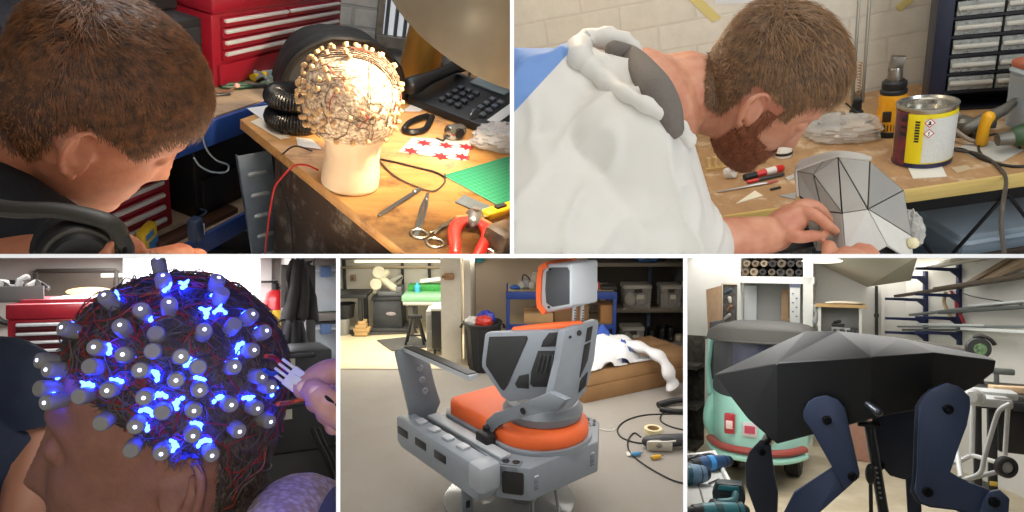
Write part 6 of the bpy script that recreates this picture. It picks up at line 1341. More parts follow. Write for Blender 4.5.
for lb, c_, u, v in (('yellow tool plug lying on the carpet before the jigsaw', '#d6a52a', 657, 459), ('blue plug lying on the carpet by the cable', '#3f86b8', 637, 456)):
    t = T('cable_plug', lb, 'plug', loc=fl(u, v), rz=20); P('shell', MB().limb([(-.022, 0, .012), (.016, 0, .012)], [.012, .009], 10), mat(c_, .45), t); P('pin', MB().cyl((.02, .003, .012), (.038, .003, .012), .003, n=8).cyl((-.036, 0, .012), (-.024, 0, .012), .006, n=8), mat('#8a7a52', .4, .5), t)
S('white_scrap', 'small white scrap of tape on the carpet', 'scrap', MB().patch([fl(*q, .003) for q in ((626, 452), (632, 452), (631, 456), (627, 456))], .002), mat('#cfcdc8', .7))
for lb, px in (('black cable looping over the carpet around the tape roll', ((690, 414), (668, 414), (645, 415), (627, 420), (618, 428), (620, 436), (630, 441), (640, 443), (648, 443))), ('black cable running from the jigsaw toward the edge of the carpet', ((641, 437), (634, 433), (628, 441), (630, 452), (642, 463), (660, 474), (675, 481), (692, 485))), ('short black cable loop near the vacuum hose', ((690, 431), (672, 427), (661, 421), (662, 414), (668, 411)))):
    S('power_cable', lb, 'cable', MB().tube(spline([fl(*q, .004) for q in px]), .0042, 8), mat('#161617', .5))
S('white_cable', 'thin white cable lying on the carpet behind the chair', 'cable', MB().tube(spline([fl(597, 428, .004), fl(604, 430, .004), fl(612, 430.5, .004), fl(615, 429, .004)]), .003, 6), mat('#dcd9d2', .5))
# ---- the chair
CO = V((.07, 2.62, FZ)); XC, YC, ZC = V((.775, .632, 0)).normalized(), V((-.632, .775, 0)).normalized(), V((0, 0, 1))
CH = Matrix((XC, YC, ZC)).transposed().to_4x4(); CH.translation = CO
ch = T('captains_chair', "grey captain's chair with orange cushions, side console and tray on a round base", 'chair', M=CH); CI = CH.inverted()
gy = mat('#7d858f', .42, var=.03); gyd = mat('#6d757e', .45); org = mat('#e0622a', .6, bump=.15, bs=120); blk = mat('#141416', .55); blk2 = mat('#1e2023', .7, bump=.4, bs=300)
def pl(u, v, X=None, Y=None, Z=None):
    """chair coordinates of the pixel on the plane X=, Y= or Z="""
    if X is not None: return CI @ atp(u, v, CH @ V((X, 0, 0)), XC)
    if Y is not None: return CI @ atp(u, v, CH @ V((0, Y, 0)), YC)
    return CI @ atz(u, v, FZ+Z)
zt_ = .35; zb_ = .215
octo = [(-.235, -.285), (.135, -.285), (.285, -.15), (.325, .05), (.31, .36), (-.27, .36), (-.285, .0), (-.315, -.18)]
P('base_slab', MB().prismb(octo, zt_-zb_, Matrix.Translation((0, 0, zb_)), .008), gy, ch)
P('corner_panel', MB().prismb(rrect(-.042, -.045, .042, .045, .01), .006, (lambda a, b: (lambda d: Matrix(((d.x, 0, d.y, (a.x+b.x)/2), (d.y, 0, -d.x, (a.y+b.y)/2), (0, 1, 0, .285), (0, 0, 0, 1))))((b-a).normalized()))(V((-.315, -.18, 0)), V((-.235, -.285, 0))), .002), blk, ch, 'black corner panel')
for x, y, rz in ((-.262, -.205, -53), (.235, -.12, 42)):
    so = P('socket_plate', MB().prismb(rrect(-.042, -.022, .042, .022, .005), .004, pose((x, y, zt_), rz), .001), gyd, ch)
    for s in (-1, 1): P('socket', MB().lathe([(.004, .004), (.013, .004), (.015, .007), (.012, .008), (.010, .006), (.003, .006)], 18, pose((x, y, zt_), rz) @ V((s*.02, 0, 0))), blk, so)
    for s in (-1, 1): P('vent', MB().at(pose((x, y, zt_+.002), rz)).box((s*.02, -.034, 0), (.026, .012, .003), .001), gyd if x < 0 else blk, ch)
for x in (-.205, .10):
    for k in range(5): P('vent_slot', MB().box((x, -.287, .31-k*.013), (.020, .006, .006), .002), mat('#c3c9cf', .4) if k == 0 else gyd, ch)
P('pedestal', MB().lathe([(.06, .0), (.06, .01), (.035, .03), (.035, .22)], 24, (0, .03, .012)), mat('#8c8e90', .3, .7), ch)
P('base_disc', MB().lathe([(0, 0), (.285, 0), (.292, .003), (.292, .010), (.285, .013), (0, .013)], 64, (-.04, .08, .0)), mat('#a5a7a8', .12, .0, alpha=.55, spec=.8), ch, 'clear round floor disc')
P('strut', MB().cyl((-.12, -.16, .014), (.03, .0, .22), .010, n=10).cyl((.02, -.18, .014), (.10, -.03, .22), .008, n=10), mat('#7f8386', .3, .7), ch)
P('bracket', MB().prismb([(-.03, 0), (.03, 0), (.02, .21), (-.02, .21)], .015, Matrix(((1,0,0,-.28), (0,0,1,.06), (0,1,0,.013), (0,0,0,1))), .003).slot(1).box((-.28, .058, .07), (.02, .006, .03), .002), [gy, blk], ch)
# seat
seatp = [(cos(t)*.205, -.075+sin(t)*.205) for t in [pi+pi*k/18 for k in range(19)]]+[(.20, .30), (.16, .36), (-.16, .36), (-.20, .30)]
P('seat', pad(seatp, .075, (0, .05, zt_+.004)), org, ch, 'orange seat cushion', smooth=60)
P('seat_rim', MB().prismb([(x*1.07, y*1.05) for x, y in seatp], .022, Matrix.Translation((0, .0, zt_-.004)), .006), gy, ch)
P('side_rail', MB().bx((-.285, -.17, zt_), (-.232, .36, zt_+.016), .005), mat('#a9afb6', .4), ch)
# backrest: collar, spine, wings
P('collar', MB().lathe([(.14, .0), (.165, .0), (.17, .03), (.15, .06), (.12, .07), (.11, .03)], 40, (.02, -.07, zt_+.085)), gyd, ch)
P('swivel_mount', MB().lathe([(0, .0), (.12, .0), (.12, .06), (0, .065)], 32, (.02, -.07, zt_+.08)), blk, ch)
Wp0, Wp1 = V((.0, -.235, 0)), V((-.235, -.01, 0)); wdir = (Wp1-Wp0).normalized(); wn_ = V((-wdir.y, wdir.x, 0))
if wn_.y > 0: wn_ = -wn_
def onw(u, v, off=0): return CI @ atp(u, v, CH @ (Wp0+wn_*off), CH.to_3x3() @ wn_)
def plate(fn, px, th, m_, name, label=None, bev=.003, hollow=None, par=None):
    pts = [fn(u, v) for u, v in px]; c = sum(pts, V())/len(pts); n = V()
    for i in range(len(pts)): n += (pts[i]-c).cross(pts[(i+1) % len(pts)]-c)
    n.normalize(); ex = (pts[1]-pts[0]).normalized(); ey = n.cross(ex)
    back_ = (CI @ V((0, 0, 0)))-c
    if n.dot(back_) < 0: n = -n; ey = n.cross(ex)
    M_ = Matrix((ex, ey, n)).transposed().to_4x4(); M_.translation = c-n*th; Mi = Matrix((ex, ey, n)).to_4x4()
    pol = [((Mi @ (p-c)).x, (Mi @ (p-c)).y) for p in pts]
    return P(name, MB().prismb(pol, th, M_, bev), m_, par or ch, label)
bk_ = plate(onw, ((485, 335), (490, 333), (563, 330), (564, 345), (561, 362), (553, 386), (540, 398), (510, 402), (502, 397), (482, 367), (482, 362)), .03, gy, 'backrest_wing')
offw = lambda u, v: onw(u, v, .003)
for px, lb in ((((489, 337), (527, 336), (528, 339), (508, 385), (504, 391), (501, 389), (486, 366), (486, 361)), 'black speaker panel'), (((549, 333), (562, 332), (561, 346), (541, 347), (543, 341)), None), (((538, 351), (561, 351), (558, 372), (553, 387), (533, 387), (530, 384), (531, 372)), 'black panel with ridges'), (((519, 376), (529, 374), (529, 389), (517, 388), (515, 384)), None)):
    plate(offw, px, .006, blk2, 'wing_panel', lb, .0015, par=bk_)
for k in range(4): P('ridge', MB().limb([onw(541+k*4, 356, .006), onw(537+k*4.5, 372, .006)], [.004, .003], 8), mat('#2b2e33', .5), bk_)
P('cushion_edge', MB().limb([onw(u, v, -.045) for u, v in ((515, 330), (540, 328), (562, 326), (580, 324))], [.014, .018, .018, .014], 12), org, ch, 'orange backrest cushion edge')
SY = -.262
ons = lambda u, v: pl(u, v, Y=SY)
plate(ons, ((564, 331), (598, 320), (599, 324), (594, 360), (586, 392), (572, 408), (556, 414), (549, 404), (554, 386), (561, 362)), .035, gy, 'spine', None, .006)
for u, v, r_ in ((579, 333, .011), (570, 337, .006)): P('bolt', MB().lathe([(0, .004), (r_, .004), (r_, 0)], 18, pl(u, v, Y=SY-.002), (0, -1, 0)), blk, ch)
onr2 = lambda u, v: pl(u, v, Y=SY-.005)
for px in (((588, 328), (593, 326), (591, 340), (586, 342)), ((585, 345), (591, 342), (588, 360), (580, 378)), ((581, 381), (588, 372), (586, 386), (579, 393))): plate(onr2, px, .004, blk, 'spine_slot', None, .001)
ons2 = lambda u, v: pl(u, v, X=-.215)
plate(ons2, ((549, 392), (521, 404), (494, 413), (486, 420), (482, 430), (481.5, 438), (488, 440), (492, 431), (498, 426), (508, 420), (540, 413), (556, 412), (566, 400)), .03, gyd, 'swing_arm', None, .005)
P('arm_hole', MB().lathe([(0, .0), (.012, 0), (.013, .003)], 18, pl(523, 411, X=-.219), (-1, 0, 0)), blk, ch); P('pivot', MB().lathe([(0, .012), (.014, .012), (.016, 0), (.016, -.03)], 20, pl(487, 428, X=-.217), (-1, 0, 0)), blk, ch)
P('arm_foot', MB().box((-.24, -.015, zt_+.03), (.05, .08, .045), .008), blk, ch)
# headrest
HX = -.035
onh = lambda u, v: pl(u, v, X=HX)
hp1 = [(541, 270), (547, 264), (571, 263.5), (571, 307), (546, 313), (540, 306)]
hq = [onh(*p) for p in hp1]; wdt = .15
mbh = MB(); n_ = len(hq); v1 = hq+[p+V((wdt, 0, 0)) for p in hq]; mbh.add(v1, [tuple(range(n_)), tuple(range(2*n_-1, n_-1, -1))]+[(i, i+n_, (i+1) % n_+n_, (i+1) % n_) for i in range(n_)])
bmh = mbh.bm(); bmesh.ops.recalc_face_normals(bmh, faces=bmh.faces); bmesh.ops.bevel(bmh, geom=bmh.edges[:], offset=.010, segments=3, affect='EDGES', profile=.5); mbh = MB(); mbh._bm(bmh)
hr_ = P('headrest', mbh, mat('#a6adb5', .4), ch)
plate(lambda u, v: pl(u, v, X=HX-.003), ((546, 272), (551, 267.5), (567, 267.5), (569, 271), (569, 304), (552, 307), (546, 303), (545, 290)), .006, mat('#3b4046', .6), 'headrest_pad', 'dark oval side pad', .002, par=hr_)
for u, v in ((550, 269), (549, 307)): P('screw', MB().lathe([(0, .004), (.005, .004), (.005, 0)], 12, pl(u, v, X=HX-.004), (-1, 0, 0)), blk, hr_)
fp = [onh(u, v) for u, v in ((547, 262), (541, 266), (539, 275), (538, 295), (539, 307), (545, 314.5))]
P('headrest_cushion', MB().grid(lambda a, b: (lambda i, t: fp[i].lerp(fp[i+1], t))(min(4, int(b*5)), b*5-min(4, int(b*5)))+V((-.012+a*(wdt+.024), .014*sin(pi*a), 0)), 12, 15, .022), org, hr_, 'orange headrest cushion', smooth=60)
for u in (574, 582): 
    a, b = pl(u, 306, Y=-.20), pl(u, 326, Y=-.23); rp_ = P('headrest_rod', MB().box((a+b)/2, (.016, .010, (a-b).length+.02), .002), mat('#b9bec3', .3, .6), ch)
    for k in range(5): P('rod_hole', MB().box((a+b)/2+V((0, -.006, -.02+k*.011)), (.006, .004, .005), .001), blk, rp_)
# console, upright panel, tray
cx0, cx1 = -.405, -.318
cs = P('console', MB().prismb([(-.19, .0), (-.19, .11), (-.15, .135), (.43, .135), (.43, .02), (.39, .0), (-.16, .0)], cx1-cx0, Matrix(((0,0,1,cx0), (1,0,0,0), (0,1,0,.235), (0,0,0,1))), .012), gy, ch)
for i, y in enumerate((.37, .22, .07)): P('console_slot', MB().box((cx0-.001, y, .315), (.006, .085, .034), .008), blk, cs)
for i in range(4): P('console_button', MB().box((-.352, .30-i*.105, .374), (.04, .05, .012), .004), mat('#a2a8af', .4), cs)
P('end_cap', MB().box((-.36, -.165, .318), (.098, .09, .11), .018), mat('#939aa2', .4), cs)
px = ((396, 353), (399, 349.5), (404, 350), (431, 364), (435, 385), (441, 402), (428, 434), (418, 430), (411, 418))
onp_ = lambda u, v: pl(u, v, Y=.40)
plate(onp_, px, .022, gyd, 'upright_panel', None, .006)
for k, (u, v) in enumerate(((420, 368), (422, 380), (425, 391))): P('panel_boss', MB().lathe([(0, .004), (.012, .004), (.016, 0)], 16, pl(u, v, Y=.376), (0, -1, 0)), gy, ch)
ta, tb2, tc_, td = [CI @ atz(u, v, FZ+z) for u, v, z in ((402, 351, .665), (412, 349, .665), (478, 378, .655), (470, 381, .655))]
P('tray', MB().patch([ta, tb2, tc_, td], .018, 6, 2), mat('#9aa1a8', .4), ch); up2 = V((0, 0, .012))
P('tray_screen', MB().patch([ta.lerp(tc_, .03)+up2, tb2.lerp(td, .04)+up2, tc_.lerp(ta, .01)+up2, td.lerp(tb2, .04)+up2], .010, 4, 2), mat('#0d0e10', .4, spec=.3), ch, 'black tray screen')
# ================================================================ E: garage with the faceted robot dog and the mint three wheeler
panel('E')
FZ = -1.2
def fe_(u, v, h=0): return atz(u, v, FZ+h+.0006)
cf = NT('concrete'); c_ = cf.coord(); cf.l(cf.ramp(cf.noise(c_, 3.5, 6, .65), [(.3, '#a99a80'), (.7, '#cbbfa6')]), cf.b.inputs['Base Color']); cf.b.inputs['Roughness'].default_value = .5; cf.bump(cf.noise(c_, 60, 3), .1, .003)
whm = mat('#d5d3cd', .8, var=.03, sc_=4); ceilm = mat('#b7b2a2', .85)
ST('floor', MB().bx((-2.6, .9, FZ-.05), (3.4, 6.6, FZ)), cf.m)
BW = 6.0
ST('wall_back', MB().bx((-2.4, BW, FZ), (3.4, BW+.08, 1.0)), whm)
# right wall runs from the far corner toward the viewer
wc0, wc1 = aty(906, 330, 5.95), V((2.35, 2.2, 0)); wd_ = (V((wc1.x-wc0.x, wc1.y-wc0.y, 0))).normalized(); wn2 = V((-wd_.y, wd_.x, 0))
if wn2.x > 0: wn2 = -wn2
WR = Matrix((wd_, -wn2, V((0, 0, 1)))).transposed().to_4x4(); WR.translation = V((wc0.x, wc0.y, 0))
wr_o = bpy.data.objects.new('wall_right', mesh_of('wall_right', MB().bx((-.0, 0, FZ), (5.2, .08, 1.0)), whm, 0)); col.objects.link(wr_o); wr_o.matrix_world = PM @ WR; wr_o['kind'] = 'structure'; reg(wr_o)
def onw2(u, v, off=0.0): return atp(u, v, V((wc0.x, wc0.y, 0))+wn2*off, wn2)
# sloping ceiling patch
q = [aty(806, 257, BW), aty(867, 287, BW-.002), aty(911, 280.5, 5.6), aty(918, 255, 4.4), aty(808, 252, 4.6)]
ST('ceiling', MB().add([tuple(p) for p in q]+[tuple(p+V((0, 0, .03))) for p in q], [(0,1,2,3,4), (9,8,7,6,5)]+[(i, i+5, (i+1) % 5+5, (i+1) % 5) for i in range(5)]), ceilm)
cl1 = aty(822, 259.5, 4.9); tl = T('ceiling_lamp', 'glowing white lamp fixed to the sloping ceiling', 'lamp', loc=cl1); P('diffuser', MB().ell((0, 0, -.01), (.13, .07, .018), 20, 8), mat('#fff8e8', .4, emit=1.5), tl); P('base', MB().box((0, 0, .012), (.22, .1, .012), .003), mat('#d0cdc4', .5), tl)
# white frame with loft and alcove
fy = 5.6
def fx_(u, v, y_=fy): return aty(u, v, y_)
ST('trim_7', MB().prism([(fx_(724, 258).x, 1.1), (fx_(738, 258).x, 1.1), (fx_(743, 330).x, FZ), (fx_(729, 330).x, FZ)], .12, Matrix(((1,0,0,0), (0,0,1,fy), (0,1,0,0), (0,0,0,1)))), whm)
l0, l1 = fx_(738, 276), fx_(806, 284)
ST('trim_8', MB().bx((l0.x-.02, fy, l1.z), (l1.x+.06, fy+.35, l0.z)), whm)
ST('trim_9', MB().bx((fx_(803, 300).x, fy, FZ), (fx_(813, 300).x, fy+.36, 1.1)), whm)
ST('wall_loft_shade', MB().bx((l0.x-.02, fy+.31, l0.z), (l1.x+.05, fy+.35, 1.1)), mat('#3a342e', .9))  # dark colour stands for shade inside the loft; the wall itself is white
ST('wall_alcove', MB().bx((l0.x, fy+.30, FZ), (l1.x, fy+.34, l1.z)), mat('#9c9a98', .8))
rr = random.Random(12); k = 0
rb = ['#5d4f3d', '#3e372f', '#171513', '#6f614b', '#262320', '#7d6e58', '#121110', '#4c4031']
for row, n in ((0, 7), (1, 7), (2, 7), (3, 7)):
    for i in range(n):
        r_ = (l1.x-l0.x)/7*(.36+.1*rr.random()); x = l0.x+.03+(l1.x-l0.x-.04)*(i+.35+.12*(row % 2))/n; z = l0.z+.036+row*(l1.x-l0.x)/7*.95; c_ = rb[(i*5+row*3) % 8]
        S('fabric_roll', 'rolled sheet material stacked in the loft above the alcove', 'roll', MB().lathe([(r_*.45, 0), (r_, 0), (r_, .3), (r_*.45, .3), (r_*.45, 0)], 14, (0, 0, 0), (0, 1, 0)).lathe([(0, .02), (r_*.45, .02)], 10, (0, 0, 0), (0, 1, 0)), mat(c_, .7), loc=(x, fy+.01+.03*rr.random(), z), group='rolls stacked in the loft')
S('leaning_board', 'white panel leaning inside the alcove', 'panel', MB().box((0, 0, .12), (.10, .02, .30), .003), mat('#c9cacc', .6), loc=(fx_(746, 318).x, fy+.26, fx_(746, 318).z))
S('wooden_board', 'narrow pale wooden panel standing at the side of the alcove', 'panel', MB().box((0, 0, .10), (.08, .03, .26), .003).slot(1).box((.02, -.017, .1), (.012, .004, .22)), [wood('#b08d6c', '#9c7a5a'), mat('#7d5f45', .6)], loc=(fx_(784, 318).x, fy+.22, fx_(784, 318).z))
ns = T('notice_strip', 'tall pale notice board with blue marks beside the alcove post', 'notice board', loc=(fx_(795, 320).x, fy-.005, fx_(795, 320).z))
P('board', MB().box((0, -.006, .13), (.075, .010, .32), .002), mat('#bdbcb8', .6), ns); P('header', MB().box((0, -.013, .275), (.072, .004, .03)), mat('#4b4f66', .6), ns)
for i in range(6): P('mark', MB().box(((-.015 if i % 2 else .012), -.0125, .03+i*.036), (.014, .003, .010)), mat('#5f6688', .6), ns)
bs_ = fx_(720, 322, 5.5); bc2 = T('board_cabinet', 'tall brown sided cabinet full of dark tools behind the canopy', 'cabinet', loc=(fx_(708, 322, 5.5).x, 5.5, bs_.z), rz=0)
hh_ = fx_(720, 284, 5.5).z-bs_.z
P('side', MB().prismb([(0, -.1), (.115, -.1), (.108, hh_-.01), (-.02, hh_-.05)], .02, Matrix(((1,0,0,0), (0,0,1,0), (0,1,0,0), (0,0,0,1))), .003), wood('#a58668', '#8f7256', (20, 2, 3)), bc2); P('interior', MB().box((.165, .06, hh_/2-.03), (.10, .1, hh_+.05), .003), mat('#2d2a28', .7, var=.5, c2='#57504a'), bc2)
for i in range(4): P('tool', MB().limb([(.135+.02*(i % 3), .005, .03+i*.07), (.17+.01*(i % 2), .003, .06+i*.07)], [.012, .016], 8), mat(('#8d8a86', '#6e4a2f', '#b7b3aa', '#3d4652')[i], .4), bc2)
P('top_edge', MB().box((.165, .01, hh_+.0), (.12, .03, .012), .002), mat('#b9a68c', .5), bc2)
# white cupboard with instruments
cw = fx_(818, 336, 5.4); cwr = fx_(862, 336, 5.4); ctz = fx_(840, 304.5, 5.4).z; cu = T('open_cupboard', 'white open cupboard with a pale wooden top against the far wall', 'cupboard', loc=(cw.x, 5.4, cw.z-.3)); W_ = cwr.x-cw.x; H_ = ctz-cw.z+.3; wht = mat('#c9c8c2', .6)
for x in (0, W_-.02): P('side', MB().bx((x, 0, 0), (x+.02, .3, H_-.022)), wht, cu)
P('back', MB().bx((0, .28, 0), (W_, .3, H_-.022)), mat('#aeb0ac', .7), cu); P('shelf', MB().bx((.02, .01, .305), (W_-.02, .28, .322)), wht, cu); P('top', MB().bx((-.02, -.02, H_-.022), (W_+.03, .3, H_)), wood('#c6a26d', '#b08c58'), cu, 'pale wooden top')
iz = cw.z+.0235
for lb, u, w_, h_, c_ in (('grey instrument box on the cupboard shelf, with the black camera on it', 838, .09, .05, '#8a8a88'), ('silver instrument box in the middle of the cupboard shelf', 846, .06, .045, '#a7a6a2'), ('black instrument box at the end of the cupboard shelf', 855, .07, .045, '#232426')):
    t = T('instrument_box', lb, 'instrument', loc=(fx_(u, 330, 5.45).x, 5.45, iz)); P('case', MB().box((0, 0.04, h_/2), (w_, .1, h_), .004), mat(c_, .5), t)
    for s in (-1, 1): P('dial', MB().lathe([(.0, .006), (.010, .006), (.012, 0)], 14, (s*w_*.24, -.0105, h_*.5), (0, -1, 0)), mat('#3a3a3c', .4), t)
S('black_camera', 'black camera shaped tool on top of the grey instrument box', 'tool', MB().box((0, 0, .012), (.09, .05, .02), .005).limb([(-.02, 0, .03), (.01, 0, .04)], [.014, .012], 10), mat('#1b1a1a', .5), loc=(fx_(838, 325, 5.47).x, 5.48, iz+.0515))
S('folded_cloth', 'folded cream cloth lying on the wooden top of the cupboard', 'cloth', crumple((0, 0, 0), .13, .06, .014, 6, .15, 14, 8), mat('#d3cab6', .8), loc=(fx_(845, 303, 5.45).x, 5.5, ctz+.001))
for i, (u, c_) in enumerate(((815, '#8d8d8b'), (819, '#b9b7b2'))): S('hanging_tool', ('grey hand tool hanging beside the open cupboard', 'pale hand tool hanging close to the open cupboard')[i], 'tool', MB().limb([(0, 0, 0), (.01, 0, .06), (.0, 0, .12)], [.022, .012, .018], 10).cyl((0, 0, .02), (0, .06, .02), .005), mat(c_, .5), loc=(fx_(u, 322, 5.5).x, 5.52, fx_(u, 322+i*3, 5.5).z))
p0, p1 = aty(876.5, 286, BW-.03), aty(876.5, 345, BW-.03); S('conduit', 'thin black conduit running down the far white wall', 'conduit', MB().cyl(p1, p0, .012, n=10).box((p0+p1)/2, (.035, .02, .03), .003), mat('#232323', .5)); ST('partition_10', MB().bx((aty(881, 290, BW).x, BW-.02, FZ), (aty(885, 290, BW).x, BW, aty(883, 284, BW).z)), whm)
# ---- mint three wheeler
ty_ = 4.2; o3 = aty(752, 398, ty_); t0 = V((aty(755, 440, ty_).x, ty_, FZ)); tk = T('three_wheeler', 'mint green three wheeler with dark grey fabric canopy parked behind the robot dog', 'vehicle', loc=t0, rz=0); ti = tk.matrix_world.inverted() @ PM
mint = mat('#a3dfd1', .35, coat=.4, var=.04, sc_=5); can_ = mat('#4a4845', .75, bump=.25, bs=40); dkg = mat('#1c1d20', .5)
def tq(u, v, y_=ty_): return ti @ aty(u, v, y_)
zc = tq(750, 398).z; zb2 = tq(750, 455).z; ztop = tq(750, 324).z; xl, xr = tq(704, 420).x, tq(806, 420).x; wv = (xr-xl)/2; xm = (xl+xr)/2
def shell_fn(z0, z1, w0, w1, dep, bulge):
    def fn(a, b):
        t = (a-.5)*2; z = z0+(z1-z0)*b; w_ = w0+(w1-w0)*b; s_ = abs(t)**3.2
        return V((xm+w_*t, -bulge*(1-s_)+dep*max(0, abs(t)-.82)/.18*.0+ .28*s_, z))
    return fn
P('body', MB().grid(shell_fn(zb2, zc, wv*.97, wv*1.0, .2, .08), 40, 12, .02).bx((xm-wv*.97, .28, zb2), (xm+wv*.97, 1.1, zc)), mint, tk, smooth=50)
P('fender', MB().limb(spline([(xl+.01, .30, zb2+.02), (xl-.015, .27, zb2+.14), (xl-.0, .29, zb2+.26), (xl+.03, .34, zc-.04)], 4), [.03, .035, .04, .045, .045, .045, .045, .04, .04, .035, .03, .03, .025], 14), mint, tk)
P('rear_panel', MB().grid(shell_fn(zc-.005, tq(750, 340).z, wv*1.0, wv*.99, .2, .06), 40, 10, .015), mat('#33343a', .55, bump=.15, bs=10), tk, 'dark grey rear canopy panel', smooth=60)
P('window', MB().grid(lambda a, b: shell_fn(tq(750, 393).z, tq(750, 343).z, wv*.80, wv*.82, .2, .078)(a*.98+.01, b), 30, 8, .006), mat('#3b3f52', .2, alpha=.9), tk, 'bluish clear rear window', smooth=60)
def roof(a, b):
    t = (a-.5)*2; sy = b; prof = (1-abs(t)**4)**.5; z = tq(750, 341).z+(ztop-tq(750, 341).z)*(min(1, sy*2.2)**.6)*prof+.008*sin(t*22+sy*9)*max(0, abs(t)-.6)
    return V((xm+wv*1.10*t, -.10+.30*abs(t)**3.2+1.1*max(0, sy-.35)*.95+.02*sy, z))
P('canopy', MB().grid(roof, 44, 16, .02), can_, tk, smooth=70)
P('canopy_seam', MB().tube([V((xm+wv*1.08*t, -.105+.30*abs(t)**3.2, tq(750, 341).z-.002)) for t in [-1+2*i/40 for i in range(41)]], .008, 8), mat('#3b3936', .6), tk)
lt0 = tq(732, 421); lx = lt0.x
for x in (lx, 2*xm-lx):
    t_ = P('tail_light', MB().box((x, -.085, lt0.z), (.062, .03, .125), .010), mat('#a8202c', .25, coat=.5), tk, 'red tail light'); P('lens', MB().box((x, -.102, lt0.z-.005), (.040, .008, .05), .004), mat('#e3c9c4', .2), t_)
np_ = tq(752, 427); P('number_plate', MB().box((np_.x, -.088, np_.z), (.085, .012, .085), .003).slot(1).box((np_.x, -.0955, np_.z+.0), (.06, .003, .045)), [mat('#c9c3c4', .4), mat('#b9455a', .4)], tk, 'small red and white plate')
bz_ = tq(752, 447).z; P('bumper', MB().tube([V((xm+wv*t, -.12+.30*abs(t)**3.2, bz_)) for t in [-.93+1.86*i/30 for i in range(31)]], .030, 10, flat=.7), mat('#8d3a33', .5), tk, 'faded red bumper'); P('bumper_rim', MB().tube([V((xm+wv*1.01*t, -.115+.30*abs(t)**3.2, bz_-.045)) for t in [-.95+1.9*i/30 for i in range(31)]], .022, 10), mint, tk)
for x in (xl+.10, xr-.10):
    w_ = P('wheel', MB().lathe([(.05, -.05), (.15, -.05), (.17, -.035), (.17, .035), (.15, .05), (.05, .05), (.05, -.05)], 32, (x, .45, .172), (1, 0, 0)), mat('#1a1a1b', .7), tk); P('hub', MB().lathe([(0, -.03), (.06, -.04), (.07, -.03), (.07, .03), (0, .04)], 20, (x, .45, .172), (1, 0, 0)), mat('#8d8f90', .35, .7), w_)
P('underbody', MB().bx((xl+.05, .1, .17), (xr-.05, 1.0, zb2+.01)), dkg, tk)
P('side_pillar', MB().limb([tq(696, 340)+V((0, .5, 0)), tq(694, 372)+V((0, .45, 0)), tq(699, 400)+V((0, .36, 0))], [.018, .016, .022], 10), mint, tk); P('side_curtain', MB().box((xl-.06, .75, (zc+ztop)/2), (.02, .5, (ztop-zc)*.9), .004), mat('#3a3a38', .7), tk)
# clutter beside it
S('clutter_rack', 'dark rack of tools at the far side of the three wheeler', 'rack', MB().bx((0, 0, 0), (.20, .3, .03)).bx((0, 0, .3), (.20, .3, .33)).bx((0, 0, .6), (.20, .3, .63)).bx((0, .28, 0), (.20, .3, .84)).limb([(.06, .02, .7), (.1, .0, .85), (.08, .02, .98)], [.02, .03, .02], 10), mat('#24221f', .7, var=.5, c2='#4d443a'), loc=(aty(669, 440, 4.9).x, 4.9, FZ+.001))
# ---- robot dog
Y0 = 2.4
dg0 = aty(860, 420, Y0+.2); dog = T('robot_dog', 'black faceted robot dog body on jointed navy legs in the middle of the garage', 'robot', loc=(dg0.x, Y0+.2, FZ)); di = dog.matrix_world.inverted() @ PM
MIDY = Y0+.17
Vp = {'N': (714, 375, .13), 'E1': (777, 363, -.04), 'E2': (871, 357, -.09), 'E3': (934, 352.5, -.05), 'E4': (996, 360.5, .08), 'T': (994, 372, .09), 'B0': (748, 419, .05), 'B1': (777, 444, .0), 'B2': (872, 419, -.03), 'B2b': (892, 414, .0), 'B3': (930, 408, .02), 'B4': (976, 386, .07)}
near = {k: aty(u, v, Y0+d) for k, (u, v, d) in Vp.items()}; far = {k: V((p.x, 2*MIDY-p.y, p.z)) for k, p in near.items()}
rid = {k: aty(u, v, MIDY) for k, (u, v) in {'R1': (786, 340), 'R2': (806, 331), 'R3': (838, 331), 'R4': (868, 334), 'R5': (900, 338)}.items()}
vv = {}; order = []
def vid(k):
    if k not in vv: vv[k] = len(order); order.append(di @ (near[k[2:]] if k[:2] == 'n_' else far[k[2:]] if k[:2] == 'f_' else rid[k]))
    return vv[k]
fcs = []
for s in ('n_', 'f_'):
    q = lambda *ks: fcs.append(tuple(vid(k if k in rid else s+k) for k in ks))
    q('N', 'E1', 'R1'); q('R1', 'E1', 'R2'); q('E1', 'R3', 'R2'); q('E1', 'E2', 'R3'); q('E2', 'R4', 'R3'); q('E2', 'R5', 'R4'); q('E2', 'E3', 'R5'); q('E3', 'E4', 'R5')
    q('N', 'B0', 'E1'); q('B0', 'B1', 'E1'); q('E1', 'B1', 'B2', 'E2'); q('E2', 'B2', 'B2b', 'E3'); q('B2b', 'B3', 'E3'); q('E3', 'B3', 'B4'); q('E3', 'B4', 'T'); q('E3', 'T', 'E4')
for a, b in (('N', 'B0'), ('B0', 'B1'), ('B1', 'B2'), ('B2', 'B2b'), ('B2b', 'B3'), ('B3', 'B4'), ('B4', 'T'), ('T', 'E4')): fcs.append((vid('n_'+a), vid('f_'+a), vid('f_'+b), vid('n_'+b)))
fcs.append((vid('n_N'), vid('R1'), vid('f_N'))); fcs.append((vid('n_E4'), vid('f_E4'), vid('R5')))
bmx = MB().add(order, fcs).bm(); bmesh.ops.recalc_face_normals(bmx, faces=bmx.faces); bmesh.ops.bevel(bmx, geom=bmx.edges[:], offset=.0025, segments=1, affect='EDGES'); mbx = MB(); mbx._bm(bmx)
bkm = mat('#17191d', .5, spec=.4, var=.06, sc_=8)
P('shell', mbx, bkm, dog, smooth=20)
